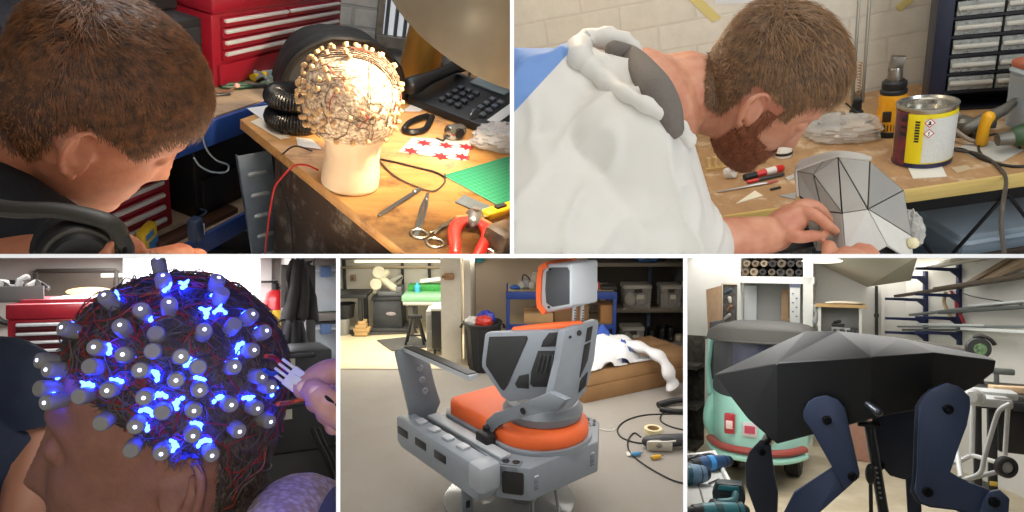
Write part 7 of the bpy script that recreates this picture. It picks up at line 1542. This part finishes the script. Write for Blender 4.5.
navy = mat('#2b3855', .45, var=.05, sc_=6); navyd = mat('#1a2236', .5); bolt_m = mat('#0d0e10', .3, .6)
def dplate(name, px, y_, th, m_, bev=.004, par=None):
    pts = [aty(u, v, y_) for u, v in px]; return P(name, MB().prismb([(p.x, p.z) for p in pts], th, di @ Matrix(((1,0,0,0), (0,0,1,y_), (0,1,0,0), (0,0,0,1))), bev), m_, par or dog, None)
def bolt(u, v, y_, par, r_=.014):
    c = di @ aty(u, v, y_); P('bolt', MB().lathe([(.004, .014), (r_*.6, .014), (r_*.75, .006), (r_, .005), (r_*1.05, 0)], 18, c, (0, -1, 0)), bolt_m, par)
thigh = ((919, 406), (925, 396), (934, 388.5), (947, 383), (960, 387), (970, 397), (970.5, 408), (967, 425), (959.5, 445), (953, 464), (948, 473), (961, 481), (973, 484), (992, 491), (986, 512), (984, 520), (960, 508), (935, 507), (921, 502), (914.5, 491), (917, 472), (918, 439))
for nm, off, m_ in (('hind_leg', -.12, navy),):
    L_ = dplate(nm, thigh, Y0-.12, .016, navy); dplate('inner_plate', [(u-4, v+1) for u, v in thigh], Y0-.085, .014, navyd, par=L_); bolt(948, 409, Y0-.12, L_); bolt(927.5, 492, Y0-.12, L_); bolt(994, 502, Y0-.145, L_)
    dplate('hind_foot', ((984, 500), (990, 492), (1000, 490), (1010, 499), (1008, 520), (1000, 560), (992, 640), (975, 640), (978, 560), (978, 520)), Y0-.14, .016, navy, par=L_)
    P('joint', MB().cyl(di @ aty(948, 409, Y0-.10), di @ aty(948, 409, Y0+.06), .03), bolt_m, L_)
fu = ((803, 412), (808, 402), (816, 397.5), (826, 395.5), (838, 400), (845, 408), (860, 475), (853, 482), (843, 489), (831, 465), (811, 427), (804, 421))
L_ = dplate('front_leg', fu, Y0-.06, .016, navy); dplate('front_shin', ((833, 467), (845, 462), (860, 477), (846, 489), (816, 514), (790, 560), (782, 640), (764, 640), (770, 560), (784, 512), (794, 492)), Y0-.04, .016, navy, par=L_); bolt(827, 420, Y0-.06, L_); bolt(852.5, 476.5, Y0-.062, L_); P('joint', MB().cyl(di @ aty(827, 418, Y0-.05), di @ aty(827, 418, Y0+.08), .026), bolt_m, L_)
L_ = dplate('front_leg', ((745, 465), (749, 452), (760, 440), (770, 440), (774, 474), (778, 493), (777, 520), (770, 580), (762, 640), (748, 640), (756, 560), (758, 516), (746, 487)), MIDY+.16, .016, navyd); bolt(762, 452, MIDY+.159, L_); P('joint', MB().cyl(di @ aty(768, 440, MIDY+.17), di @ aty(772, 434, MIDY+.02), .022), bolt_m, L_)
L_ = dplate('hind_leg', ((872, 398), (882, 392), (898, 396), (918, 400), (920, 470), (905, 480), (890, 476), (878, 462), (872, 430)), MIDY+.14, .016, navyd); bolt(880, 466, MIDY+.139, L_); dplate('hind_foot', ((905, 470), (920, 468), (922, 520), (928, 640), (912, 640), (908, 520)), MIDY+.16, .016, navyd, par=L_)
P('underside_knob', MB().limb([di @ aty(868, 404, Y0-.04), di @ aty(878, 412, Y0-.07)], [.012, .014], 12), mat('#4b4f58', .3, .7), dog)
# stand holding it
f0 = fe_(889, 560); sd = T('support_pole', 'black metal pole propping up the robot dog from below', 'pole', loc=aty(884, 516, MIDY-.04)); si_ = sd.matrix_world.inverted() @ PM
pt_, pb2 = aty(869, 424, MIDY-.02), aty(884, 516, MIDY-.06); dirp = (pb2-pt_).normalized(); pf = pb2+dirp*((FZ+.03-pb2.z)/dirp.z)
P('tube', MB().at(si_).cyl(pt_, pf, .0165), mat('#101113', .3, coat=.3), sd); P('head_plate', MB().at(si_).box(pt_+V((0, 0, .0)), (.07, .07, .012), .003), mat('#16171a', .4), sd); P('collar', MB().at(si_).cyl(pt_+dirp*.37, pt_+dirp*.43, .024), mat('#1a2a4a', .4), sd); P('base', MB().at(si_).lathe([(0, 0), (.06, 0), (.066, .01), (.06, .03), (.03, .04), (0, .04)], 32, V((pf.x, pf.y, FZ+.001))), mat('#17181a', .5), sd)
for i in range(7): P('mark', MB().at(si_).box(pt_+dirp*(.14+i*.016)+V((.0, -.0165, 0)), (.008, .002, .006), .0005), mat('#8a8c90', .5), sd)
lv = T('lever', 'black lever with an oval knob standing beside the support pole', 'lever', loc=aty(873, 516, MIDY-.14)); li_ = lv.matrix_world.inverted() @ PM; k0, k1 = aty(870.5, 474, MIDY-.14), aty(873, 520, MIDY-.12)
P('knob', MB().at(li_).ell(k0, (.016, .016, .034), 16, 12), mat('#121214', .4), lv); P('rod', MB().at(li_).cyl(k0, V((k1.x, k1.y, FZ+.002)), .006, n=10), mat('#1b1c1f', .4), lv)
S('terracotta_board', 'pinkish brown board standing behind the support pole', 'board', MB().box((0, 0, .30), (.26, .02, .60), .004, Matrix.Rotation(.06, 4, 'Y')).slot(1).box((0, .05, .01), (.2, .1, .02), .003), [mat('#b08472', .7, var=.1), mat('#6b5a4e', .6)], loc=fe_(868, 462)+V((0, .0, 0)))
# ---- racks on the right wall
nb_ = mat('#1d2750', .45)
def strut(u, v0, v1, lb):
    p, q2 = onw2(u, v0, .012), onw2(u, v1, .012); mid = (p+q2)/2; t = T('rack_upright', lb, 'wall rack', M=Matrix.Translation(mid) @ WR.to_3x3().to_4x4()); H = (p-q2).length
    P('upright', MB().box((0, 0, 0), (.03, .024, H), .002), nb_, t); inv_ = t.matrix_world.inverted() @ PM
    return t, inv_
arms = {}
for u, lb, levels, v0, v1 in ((925.5, 'navy blue rack upright with bracket arms nearer the far corner', (276, 298.5, 318, 332), 271, 343), (959, 'navy blue rack upright with bracket arms farther from the corner', (268, 294, 317, 332), 262, 345)):
    t, iv = strut(u, v0, v1, lb)
    for v in levels:
        b = iv @ onw2(u, v, .024); P('bracket_arm', MB().prismb([(0, .0), (.30, .0), (.30, .018), (.06, .022), (.0, .07)], .018, Matrix(((0,0,1,b.x-.009), (-1,0,0,b.y), (0,-1,0,b.z), (0,0,0,1))), .002), nb_, t)
def bar(name, label, cat, a, b, w_, h_, c_, off=.12, m_=None, r_=.5):
    p, q2 = onw2(*a, off), onw2(*b, off); d = q2-p; L = d.length; ex = d.normalized(); ez = (V((0, 0, 1))-ex*ex.z).normalized(); ey = ez.cross(ex); M_ = Matrix((ex, ey, ez)).transposed().to_4x4(); M_.translation = p
    return S(name, label, cat, MB().box((L/2, 0, h_/2), (L, w_, h_), min(.003, h_*.2)), m_ or mat(c_, r_), M=M_)
wl_ = wood('#b39a7c', '#9a8266', (3, 30, 30)); wd2 = wood('#5d4f40', '#463b30', (3, 30, 30)); stl = mat('#8d9396', .35, .6); stl2 = mat('#5a5f5e', .4, .6); pal = mat('#cfcdc8', .5)
for args in (
 ('plank', 'long white plank on the topmost rack arms', 'plank', (917, 270), (1030, 247), .10, .018, '#d8d6d0', .10), ('plank', 'second white plank on the topmost rack arms, nearer the edge', 'plank', (938, 267.5), (1030, 251), .06, .016, '#c3beb4', .22),
 ('timber', 'long dark brown timber on the second rack level', 'timber', (897, 297.5), (1034, 277), .05, .020, '#4d4236', .10), ('timber', 'thick dark board lying before the long timber on the second rack level', 'timber', (937, 291), (1034, 276), .06, .024, '#564938', .2),
 ('metal_bar', 'long grey metal bar on the third rack level', 'bar', (912, 316), (1034, 302), .05, .016, '#6f7474', .10), ('metal_bar', 'pale metal bar on top of the third rack level', 'bar', (972, 307), (1034, 301.5), .05, .014, '#c4c8c9', .18), ('metal_bar', 'dark metal bar in the middle of the third rack level', 'bar', (941, 314), (1034, 308), .05, .020, '#474b4a', .22),
 ('metal_bar', 'long grey bar at the back of the lowest rack level', 'bar', (900, 327.5), (1034, 328), .05, .014, '#7d8384', .08), ('metal_bar', 'white angle bar at the front of the lowest rack level', 'bar', (964, 330), (1034, 334), .05, .020, '#c9cccb', .22), ('metal_bar', 'dark bar between the grey and white bars on the lowest rack level', 'bar', (905, 331), (1000, 331), .05, .016, '#4c504f', .15), ('metal_bar', 'thin pale rod sticking out of the lowest rack level', 'bar', (918, 325), (985, 326.5), .02, .012, '#a9aeae', .26)):
    bar(*args)
for i, (a, b, c_) in enumerate((((969, 287), (1030, 254), '#b59c80'), ((975, 286), (1032, 258), '#c4ae92'), ((983, 285), (1034, 262), '#a68c70'), ((962, 289), (1022, 254), '#8c7459'))): bar('wood_strip', ('reddish wood strip leaning on the rack, second of the fanned strips', 'widest pale wood strip leaning on the rack', 'lowest wood strip of the fan on the rack', 'topmost dark wood strip of the fan on the rack')[i], 'wood strip', a, b, .02, .026, c_, .05+.012*i)
S('red_strap', 'red strap hanging behind the rack bars', 'strap', MB().tube(spline([onw2(*p, .04) for p in ((951, 291), (956, 299), (957, 308), (962, 318), (964, 323))]), .014, 8, flat=.4), mat('#b03848', .6)); S('tan_strap', 'tan rope loop hanging on the rack upright', 'rope', MB().tube(spline([onw2(*p, .05) for p in ((946, 292), (944, 302), (948, 312), (953, 320))]), .012, 8), mat('#b39c7a', .8))
S('wall_cable', 'thin dark cable drooping across the racked bars', 'cable', MB().tube(spline([onw2(*p, .01) for p in ((959, 292), (975, 297), (1000, 301), (1030, 306))]), .003, 6), mat('#3b3b3b', .5))
# ---- chop saw, bench and white stand
sw_c = aty(978, 348.5, 4.05); cs_ = T('chop_saw', 'black round guarded chop saw behind the tail of the robot dog', 'saw', loc=sw_c)
P('guard', MB().lathe([(0, -.03), (.048, -.03), (.055, -.02), (.055, .02), (.048, .03), (0, .03)], 36, (0, 0, 0), (0, -1, .1)), mat('#1a1c1b', .45), cs_); P('decal', MB().lathe([(.0, .0305), (.026, .0305), (.034, .0302)], 24, (0.006, 0, -.004), (0, -1, .1)), mat('#5d7a50', .5, var=.6, sc_=60, c2='#23301f'), cs_, 'green and white decal'); P('arm', MB().limb([(-.06, 0, -.02), (-.16, .02, .0), (-.26, .04, .012)], [.018, .014, .012], 10), mat('#3d3832', .5), cs_); P('handle', MB().tube(arc((.01, 0, .0), .064, 20, 120, 8, (1, 0, 0), (0, 0, 1)), .010, 8), mat('#141414', .5), cs_)
wb3 = aty(986, 398, 3.8); bn = T('saw_bench', 'dark saw bench carrying timber offcuts at the side of the garage', 'bench', loc=(wb3.x, 3.8, FZ)); bz3 = aty(1000, 393, 3.8).z-FZ
P('top', MB().box((.45, .2, bz3-.02), (1.0, .55, .04), .005), mat('#3b3835', .5, var=.3), bn); P('rail', MB().box((.40, -.09, bz3-.045), (.95, .03, .04), .004), mat('#15161a', .45), bn); P('motor_box', MB().box((.20, .2, bz3-.17), (.30, .3, .24), .02), mat('#17181a', .5), bn); P('panel', MB().box((.5, .22, bz3-.3), (.34, .3, .5), .01), mat('#232325', .5), bn)
for x in (.02, .86):
    for y in (-.02, .40): P('leg', MB().box((x, y, (bz3-.04)/2), (.035, .035, bz3-.04), .004), mat('#1a1b1d', .5), bn)
P('yellow_tip', MB().box((.02, -.04, bz3-.42), (.03, .012, .02), .003), mat('#b59a3a', .5), bn); P('hand_wheel', MB().tube(arc((.30, -.12, bz3-.12), .05, 0, 360, 24, (1, 0, 0), (0, 0, 1)), .006, 8), mat('#3a3b3d', .4), bn)
sawm = cs_.matrix_world; P('post', MB().cyl((-.0, .05, -.06), (.02, .1, -(sw_c.z-FZ-bz3)+.004), .02), mat('#2a2b2c', .5), cs_)
for i, (x, y, l, w_, a, c_, lb) in enumerate(((.02, .02, .20, .06, 12, '#c4a785', 'short pale timber offcut at the near corner of the saw bench'), (.17, .12, .26, .05, -8, '#b49573', 'longer timber offcut lying in the middle of the saw bench'), (.36, .05, .24, .08, 5, '#a88968', 'wide timber offcut farther along the saw bench'), (.30, .26, .30, .05, 14, '#cfb493', 'pale offcut at the back of the saw bench'))):
    S('timber_offcut', lb, 'offcut', MB().box((l/2, 0, .016), (l, w_, .03), .003), wood(c_, c_), M=Matrix.Translation((wb3.x+x, 3.8+y, FZ+bz3+.0006)) @ Matrix.Rotation(radians(a), 4, 'Z'))
gt2 = aty(998, 380, 4.1); S('clamp_gauge', 'small grey clamp gauge standing behind the timber offcuts', 'gauge', MB().box((0, 0, .03), (.02, .03, .06), .003).box((.03, 0, .07), (.09, .04, .03), .006), mat('#6f7471', .4, .5), loc=(gt2.x, 4.14, FZ+bz3+.0006))
st0 = fe_(975, 483); stand = T('tool_stand', 'white tubular tool stand on one wheel beside the hind leg of the robot dog', 'stand', loc=st0); sti = stand.matrix_world.inverted() @ PM; wm = mat('#c4c6c6', .4)
def Q(u, v, y_): return aty(u, v, y_)
ya, yb = 3.15, 3.45
P('frame', MB().at(sti).tube(spline([Q(963, 480, ya), Q(980, 473, ya), Q(985, 455, ya), Q(996, 418, ya), Q(1001, 409, ya), Q(1010, 404, ya)], 5), .009, 10), wm, stand)
P('post', MB().at(sti).cyl(Q(973, 404, yb), Q(972, 458, yb), .010), wm, stand); P('post', MB().at(sti).cyl(Q(1008, 405, yb-.1), Q(1005, 455, yb-.1), .009), wm, stand); P('crossbar', MB().at(sti).cyl(Q(972, 455, yb), Q(1003, 464, ya+.1), .009), wm, stand); P('foot_bar', MB().at(sti).cyl(Q(959, 481, ya), Q(1001, 471, ya+.05), .009), wm, stand); P('brace', MB().at(sti).tube(spline([Q(952, 463, yb), Q(962, 460, yb), Q(970, 456, yb)], 4), .010, 10).cyl(Q(955, 440, yb), Q(961, 478, ya), .010), wm, stand)
P('tool_head', MB().at(sti).box(Q(985, 400, ya+.1), (.16, .16, .035), .008).box(Q(986, 393, ya+.2), (.20, .12, .03), .008), mat('#b3b5b4', .4), stand); P('knob', MB().at(sti).lathe([(0, 0), (.03, 0), (.034, .01), (.034, .04), (.02, .05), (0, .05)], 18, Q(977, 397, ya-.02), (-.5, -1, .1)), mat('#dcdedd', .35), stand); P('black_clip', MB().at(sti).box(Q(1003, 402, ya+.05), (.06, .05, .03), .006), mat('#3a3230', .5), stand)
wcn = Q(1006, 467, ya); wh_ = P('wheel', MB().at(sti).lathe([(.024, -.014), (.036, -.016), (.041, -.010), (.041, .010), (.036, .016), (.024, .014)], 32, wcn, (.5, -1, 0)), mat('#2c2d2f', .6), stand); P('hub', MB().at(sti).lathe([(0, .012), (.010, .014), (.022, .008), (.026, 0), (.022, -.008), (0, -.01)], 24, wcn, (.5, -1, 0)), mat('#a3a5a6', .45), wh_)
S('black_bin', 'dark tool box under the white tool stand', 'box', MB().box((0, 0, .16), (.26, .2, .32), .012).slot(1).box((0, -.102, .26), (.14, .006, .03), .003), [mat('#17181a', .5), mat('#2e3033', .4)], loc=fe_(962, 462)+V((0, .1, 0)))
S('rubber_mat', 'black perforated rubber mat on the floor under the tool stand', 'mat', MB().patch([fe_(946, 478, .0), fe_(990, 479, .0), fe_(1026, 545, .0), fe_(968, 545, .0)], -.008, 2, 2), grid_mat('#1b1b1b', '#6d6a60', .05, .35, .8), smooth=0)
# ---- table with drills at the lower corner
TZ2 = -.62
def tt2(u, v, h=0): return atz(u, v, TZ2+h+.0006)
tq_ = [tt2(680, 457), tt2(714, 454), tt2(752, 530), tt2(680, 540)]
wt = T('white_table', 'white topped table with raised rim carrying cordless drills', 'table', loc=(tq_[1].x-.05, tq_[1].y-.1, FZ)); wi = wt.matrix_world.inverted() @ PM
P('top', MB().at(wi).prism([(p.x, p.y) for p in tq_], -.022, Matrix.Translation((0, 0, TZ2))), mat('#cfcfcb', .5, var=.04), wt); P('rim', MB().at(wi).tube([tq_[0]+V((0, 0, .006)), tq_[1]+V((0, 0, .006)), tq_[2]+V((0, 0, .006))], .009, 6), mat('#dededb', .4), wt); P('groove', MB().at(wi).tube([tt2(697, 478, .0012), tt2(706, 512, .0012)], .003, 4), mat('#77756e', .6), wt)
for p in (tq_[1].lerp(tq_[3], .12), tq_[2].lerp(tq_[0], .2), tq_[0].lerp(tq_[2], .15)): P('leg', MB().at(wi).bx((p.x-.02, p.y-.02, FZ), (p.x+.02, p.y+.02, TZ2-.022), .003), mat('#a9a9a6', .5), wt)
tl_ = mat('#1f6f7a', .45); nvb = mat('#2a4a70', .45); bk4 = mat('#17191b', .5)
def drill(label, a, b, r_, m1, grip=None):
    p, q2 = tt2(*a, r_*1.0), tt2(*b, r_*1.0); d = (q2-p); L = d.length; t = T('cordless_drill', label, 'drill', M=Matrix.Translation(p) @ Matrix.Rotation(atan2(d.y, d.x), 4, 'Z'))
    P('body', MB().limb([(L*.30, 0, 0), (L*.6, 0, 0), (L*.95, 0, 0)], [r_*.86, r_*.98, r_*.8], 18), m1, t); P('chuck', MB().cyl((0, 0, 0), (L*.14, 0, 0), r_*.45, r_*.62).cyl((L*.12, 0, 0), (L*.3, 0, 0), r_*.72, r_*.85), bk4, t)
    P('motor_cap', MB().limb([(L*.90, 0, 0), (L*1.02, 0, 0)], [r_*.84, r_*.7], 18), bk4, t); P('stripe', MB().tube([(L*.5, 0, 0), (L*.62, 0, 0)], r_*1.0, 18), mat('#3f8fd0', .4) if m1 is nvb else mat('#12484f', .4), t)
    g = grip or 1; P('grip', MB().limb([(L*.62, 0, -.0), (L*.7, g*r_*1.6, -r_*.25), (L*.72, g*r_*3.0, -r_*.3)], [r_*.62, r_*.55, r_*.62], 12), bk4, t); return t
drill('dark blue cordless drill lying at the far end of the white table', (686, 466), (727, 461), .027, nvb, 1)
drill('grey blue drill with a fat body cut by the room edge on the white table', (668, 474), (703, 474), .034, mat('#54708a', .45), 1)
drill('teal cordless drill lying nearest the viewer on the white table', (686, 512), (742, 511), .026, tl_, 1)
ch3 = T('battery_charger', 'dark teal battery charger tool standing on the white table', 'charger', M=Matrix.Translation(tt2(728, 502)) @ Matrix.Rotation(radians(8), 4, 'Z') @ Matrix.Scale(.72, 4))
P('case', MB().prismb([(-.055, 0), (.06, 0), (.068, .03), (.055, .085), (-.045, .08), (-.062, .04)], .075, Matrix(((1,0,0,0), (0,0,1,-.037), (0,1,0,0), (0,0,0,1))), .008), mat('#14262b', .45), ch3); P('face', MB().prismb([(-.04, .055), (.045, .06), (.04, .078), (-.035, .074)], .006, Matrix(((1,0,0,0), (0,0,1,-.042), (0,1,0,0), (0,0,0,1))), .002), tl_, ch3, 'teal face plate'); P('handle', MB().limb(spline([(.03, -.05, .05), (.02, -.07, .03), (-.03, -.08, .02)], 3), [.014]*7, 10), mat('#3d6d75', .4), ch3); P('slot', MB().box((0, -.039, .03), (.06, .006, .03), .003), mat('#0b0c0d', .5), ch3)
pen('screwdriver_bit', 'dark screwdriver bit lying between the drills on the white table', tt2(709, 484.5), tt2(719, 480), .003, '#2a2a2a', '#55585a')
S('black_strap', 'black strap lying along the far rim of the white table', 'strap', MB().tube(spline([tt2(686, 460, .02), tt2(697, 457, .02), tt2(709, 455, .02), tt2(716, 457, .02)]), .008, 8), mat('#151515', .6))
# ---------------------------------------------------------------- white partition boards between the rooms, and everything trimmed where it meets them
def boards():
    m = mat('#f4f4f2', .6); y0, t = .28, .28*2/F; k1, k2 = (338.2-512)/F, (685.2-512)/F; D_ = 11
    global PM, CUR
    PM = Matrix(); CUR = None
    ST('partition_1', MB().bx((-3.2, y0, -t), (3.2, D_, t)), m)
    ST('partition_2', MB().bx((-t, y0, t), (t, 4.2, 2.2)), m)
    for nm, k in (('partition_3', k1), ('partition_4', k2)):
        a = V((k*y0, y0, 0)); b = V((k*D_, D_, 0)); s = V((b-a).normalized().cross(V((0,0,1))))*t
        q = [a-s, a+s, b+s, b-s]; mb = MB()
        mb.add([(p.x, p.y, -t) for p in q]+[(p.x, p.y, -6) for p in q], [(0,1,2,3), (7,6,5,4), (0,4,5,1), (1,5,6,2), (2,6,7,3), (3,7,4,0)])
        ST(nm, mb, m)
def trim_all():
    e = .0009; k1, k2 = (338.2-512)/F, (685.2-512)/F
    UP, DN = (V((0,0,e)), V((0,0,-1))), (V((0,0,-e)), V((0,0,1)))
    rad = lambda k, s: (V((s*e, 0, 0)), V((-1, k, 0))*s)                                 # keeps the side s (+1 right of the board)
    CUT = {'A': [UP, (V((-e,0,0)), V((1,0,0)))], 'B': [UP, (V((e,0,0)), V((-1,0,0)))], 'C': [DN, rad(k1, -1)], 'D': [DN, rad(k1, 1), rad(k2, -1)], 'E': [DN, rad(k2, 1)]}
    bpy.context.view_layer.update(); gone = []
    for o in list(bpy.data.objects):
        k = PANEL_OF.get(o.name)
        if o.type != 'MESH' or not k: continue
        mw = o.matrix_world; bb = [mw @ V(c) for c in o.bound_box]
        cuts = [(p, n) for p, n in CUT[k] if any((b-p).dot(n) > 0 for b in bb)]
        if not cuts: continue
        if any(all((b-p).dot(n) > 0 for b in bb) for p, n in cuts): gone.append(o); continue
        bm = bmesh.new(); bm.from_mesh(o.data); inv = mw.inverted(); it = mw.to_3x3().transposed()
        for p, n in cuts:
            if not bm.verts: break
            was = {ed for ed in bm.edges if ed.is_boundary}
            r = bmesh.ops.bisect_plane(bm, geom=bm.verts[:]+bm.edges[:]+bm.faces[:], plane_co=inv @ p, plane_no=(it @ n).normalized(), clear_outer=True)
            ed = [x for x in r['geom_cut'] if isinstance(x, bmesh.types.BMEdge) and x.is_valid and x.is_boundary]
            if ed and len(ed) < 4000: bmesh.ops.holes_fill(bm, edges=ed, sides=0)
        if len(bm.verts) < 3: bm.free(); gone.append(o); continue
        if o.data.users > 1: o.data = o.data.copy()
        bm.to_mesh(o.data); bm.free(); o.data.update()
    for o in gone:
        if not any(c.parent == o for c in bpy.data.objects): bpy.data.objects.remove(o)
    for _ in range(2):                                                                  # a thing all of whose parts lay behind a board
        for o in [o for o in bpy.data.objects if o.type == 'EMPTY' and not any(c.parent == o for c in bpy.data.objects)]: bpy.data.objects.remove(o)
boards()
trim_all()
